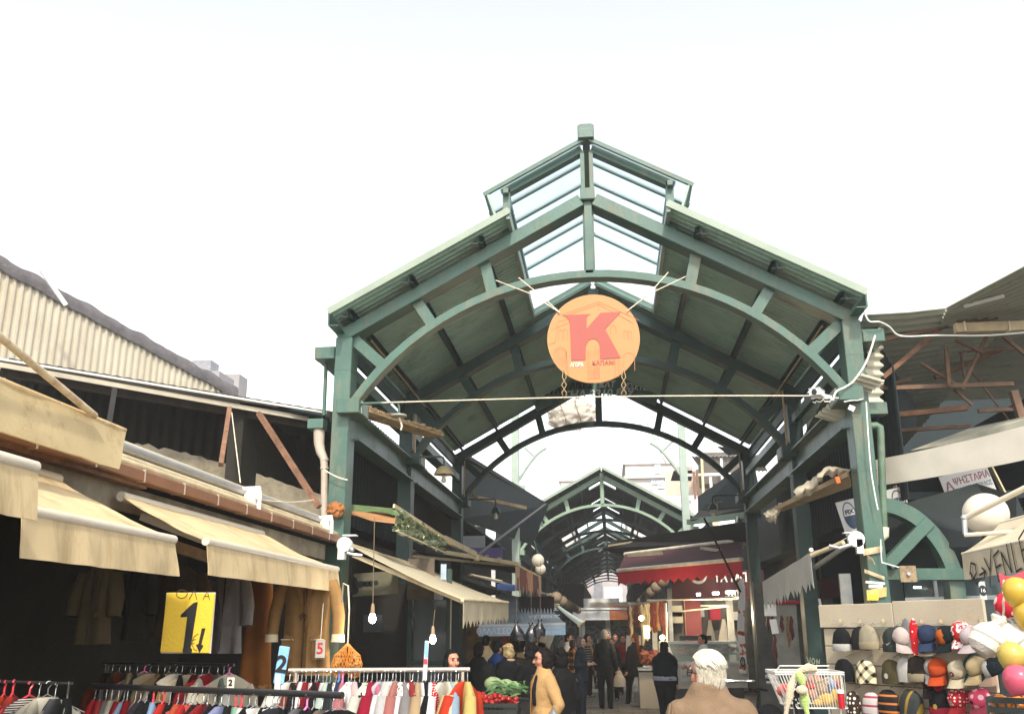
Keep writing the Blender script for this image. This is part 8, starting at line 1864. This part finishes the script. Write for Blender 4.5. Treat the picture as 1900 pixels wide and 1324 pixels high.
b = MB(); b.tube([Vector((-.16, -.06, 1.42 * s)), Vector((-.19, -.10, 1.2 * s)), Vector((-.22, .02, .95 * s))], .012, 6); b.build('bag_strap', SHOE, r6, local=True)
# ---- the white haired man close to the camera
MT = mat('tan_jacket_cloth', (.175, .112, .064), .85, var=.16, scale=5, bump=.25, bscale=90, coord='obj')
r1, k1 = person(1310, 1209, 5.55, 186, 'white haired man in a tan jacket close to us, seen from behind', topm=MT, bot=(60, 54, 46), hair=(222, 212, 188), hs='short', H=P(1310, 1209, 5.55).z + .035, nk=.138, head_rz=222, build=1.18, glasses=True, skin=SKIN2, coat=.15)
hv = k1['hv']; HS = k1['HS']; hr = k1['hr']; hc = k1['hc']
WH = mat('white_hair_strands', (.60, .55, .44), .5, var=.25, scale=40, bump=.3, coord='obj')
b = MB(); r_ = random.Random(77)
for i in range(900):      # combed strands lying over the crown down to the nape
    th = r_.uniform(0, 6.283); q0 = r_.uniform(.05, 1.15); pts = []
    L_ = r_.uniform(.25, .5)
    for k in range(5):
        q = q0 + L_ * k / 4; rr = .101 + .004 * r_.random()
        if q > 1.85: break
        d = Vector((math.sin(q) * math.cos(th + .10 * k) * .93, math.sin(q) * math.sin(th + .10 * k) * 1.10, math.cos(q) * 1.02))
        if d.y < -.30 and d.z < .55: break
        p = Vector((0, .018, .036)) + d * rr
        pts.append(hv(p.x, p.y, p.z))
    if len(pts) > 2: b.tube(pts, [.0026 * HS] * (len(pts) - 1) + [.0008], 4, cap=False)
for i in range(420):
    a = r_.uniform(-.15, 3.3); z0 = r_.uniform(-.02, .05); p = Vector((.090 * math.cos(a), .018 + .100 * math.sin(a), z0)); pts = [hv(p.x * (1 - .05 * k), p.y * (1 - .06 * k) , p.z - .019 * k) for k in range(4)]
    b.tube(pts, [.0026 * HS, .0026 * HS, .002 * HS, .0006], 4, cap=False)
tag(b.build('hair_strands', WH, r1, local=True, smooth=True), kind='stuff')
b = MB(); n_ = k1['neck']; k = 24
b.grid(lambda u, v: n_ + Vector(((.090 - .020 * v) * math.cos(u * 6.2832), (.082 - .018 * v) * math.sin(u * 6.2832) + .012, -.035 + .095 * v + .02 * math.sin(u * 6.2832) * v)) * k1['s'], 30, 4, th=.006); b.build('jacket_collar', MT, r1, local=True, smooth=True)
fx = bpy.data.textures.new('jacket_creases', 'MARBLE'); fx.noise_scale = .22; fx.turbulence = 7
for ch in r1.children:
    if ch.name.startswith('jacket') and ch.modifiers:
        dm = ch.modifiers.new('creases', 'DISPLACE'); dm.texture = fx; dm.strength = .03; dm.mid_level = .3; dm.texture_coords = 'LOCAL'
b = MB(); b.tube([n_ + Vector((.106 * math.cos(a), .093 * math.sin(a) + .012, -.038)) * k1['s'] for a in [i / 24 * 6.2832 for i in range(25)]], .0035, 5); b.build('collar_seam', cl((110, 78, 46)), r1, local=True)
b = MB(); b.tube([n_ + Vector((x, .115 + .02 * (1 - abs(x) / .2), -.095 - .10 * (abs(x) / .2) ** 2)) * k1['s'] for x in [-.2 + .4 * i / 14 for i in range(15)]], .003, 5); b.build('yoke_seam', cl((120, 86, 52)), r1, local=True)
for sg in (-1, 1):
    S0, E, W_ = k1['A'][sg]
    for q in range(3):
        b = MB(); b.tube([S0 + Vector((sg * (.03 - .012 * q), .05 + .01 * q, .03 - .03 * q)), S0 + Vector((sg * (.05 - .015 * q), .06, -.07 - .03 * q)), S0 + Vector((sg * (.035 - .02 * q), .055, -.17 - .04 * q))], [.006, .014, .005], 6); b.build('sleeve_fold', MT, r1, local=True, smooth=True)
# ---- carrier bags
def carrier(px, py, Y, w_, h_, m, label):
    c = P(px, py, Y); b = MB()
    b.grid(lambda u, v: c + Vector((w_ * (.25 + .75 * min(1, v * 1.6)) * math.cos(u * 6.2832) * (1 + .12 * mnoise.noise(Vector((u * 5, v * 4, px)))), .06 * math.sin(u * 6.2832) * min(1, .3 + v), h_ * (.5 - v))), 20, 10)
    o = empty('carrier_bag', c, label, 'bag', 'carrier bags held by shoppers'); b.build('bag', m, o, smooth=True); MB().tube([c + Vector((-w_ * .2, 0, h_ * .48)), c + Vector((0, 0, h_ * .72)), c + Vector((w_ * .2, 0, h_ * .48))], .008, 5).build('handle', m, o)
carrier(1149, 1258, 23.4, .15, .36, mat('pale_bag', (.56, .50, .44), .35, trans=.3), 'pale carrier bag left of the red haired woman')
carrier(1199, 1277, 23.3, .14, .34, mat('pinkish_bag', (.52, .34, .24), .35, trans=.3), 'pinkish brown carrier bag hanging from the red haired woman')
carrier(1112, 1255, 23.5, .07, .2, mat('pale_bag', (.56, .50, .44), .35), 'small white bag behind the man in the leather jacket')
carrier(1027, 1334, 10.0, .10, .16, mat('clear_bag', (.2, .22, .24), .25, trans=.3), 'small clear carrier bag held by the woman in tan')
carrier(1062, 1258, 20.0, .10, .20, mat('ochre_bag', (.36, .24, .06), .4), 'small ochre bag hanging beside the grey haired woman')
# ================================================================== thin bright air
hz = bpy.data.materials.new('thin_haze'); hz.use_nodes = True
for n in list(hz.node_tree.nodes): hz.node_tree.nodes.remove(n)
ho_ = hz.node_tree.nodes.new('ShaderNodeOutputMaterial'); pv = hz.node_tree.nodes.new('ShaderNodeVolumePrincipled')
pv.inputs['Density'].default_value = .0017; pv.inputs['Color'].default_value = (.95, .96, .96, 1); pv.inputs['Anisotropy'].default_value = .25
hz.node_tree.links.new(pv.outputs[0], ho_.inputs['Volume'])
b = MB(); b.box((0, 150, 10.5), (520, 520, 23)); tag(b.build('haze', hz), kind='stuff')
S.cycles.volume_bounces = 1
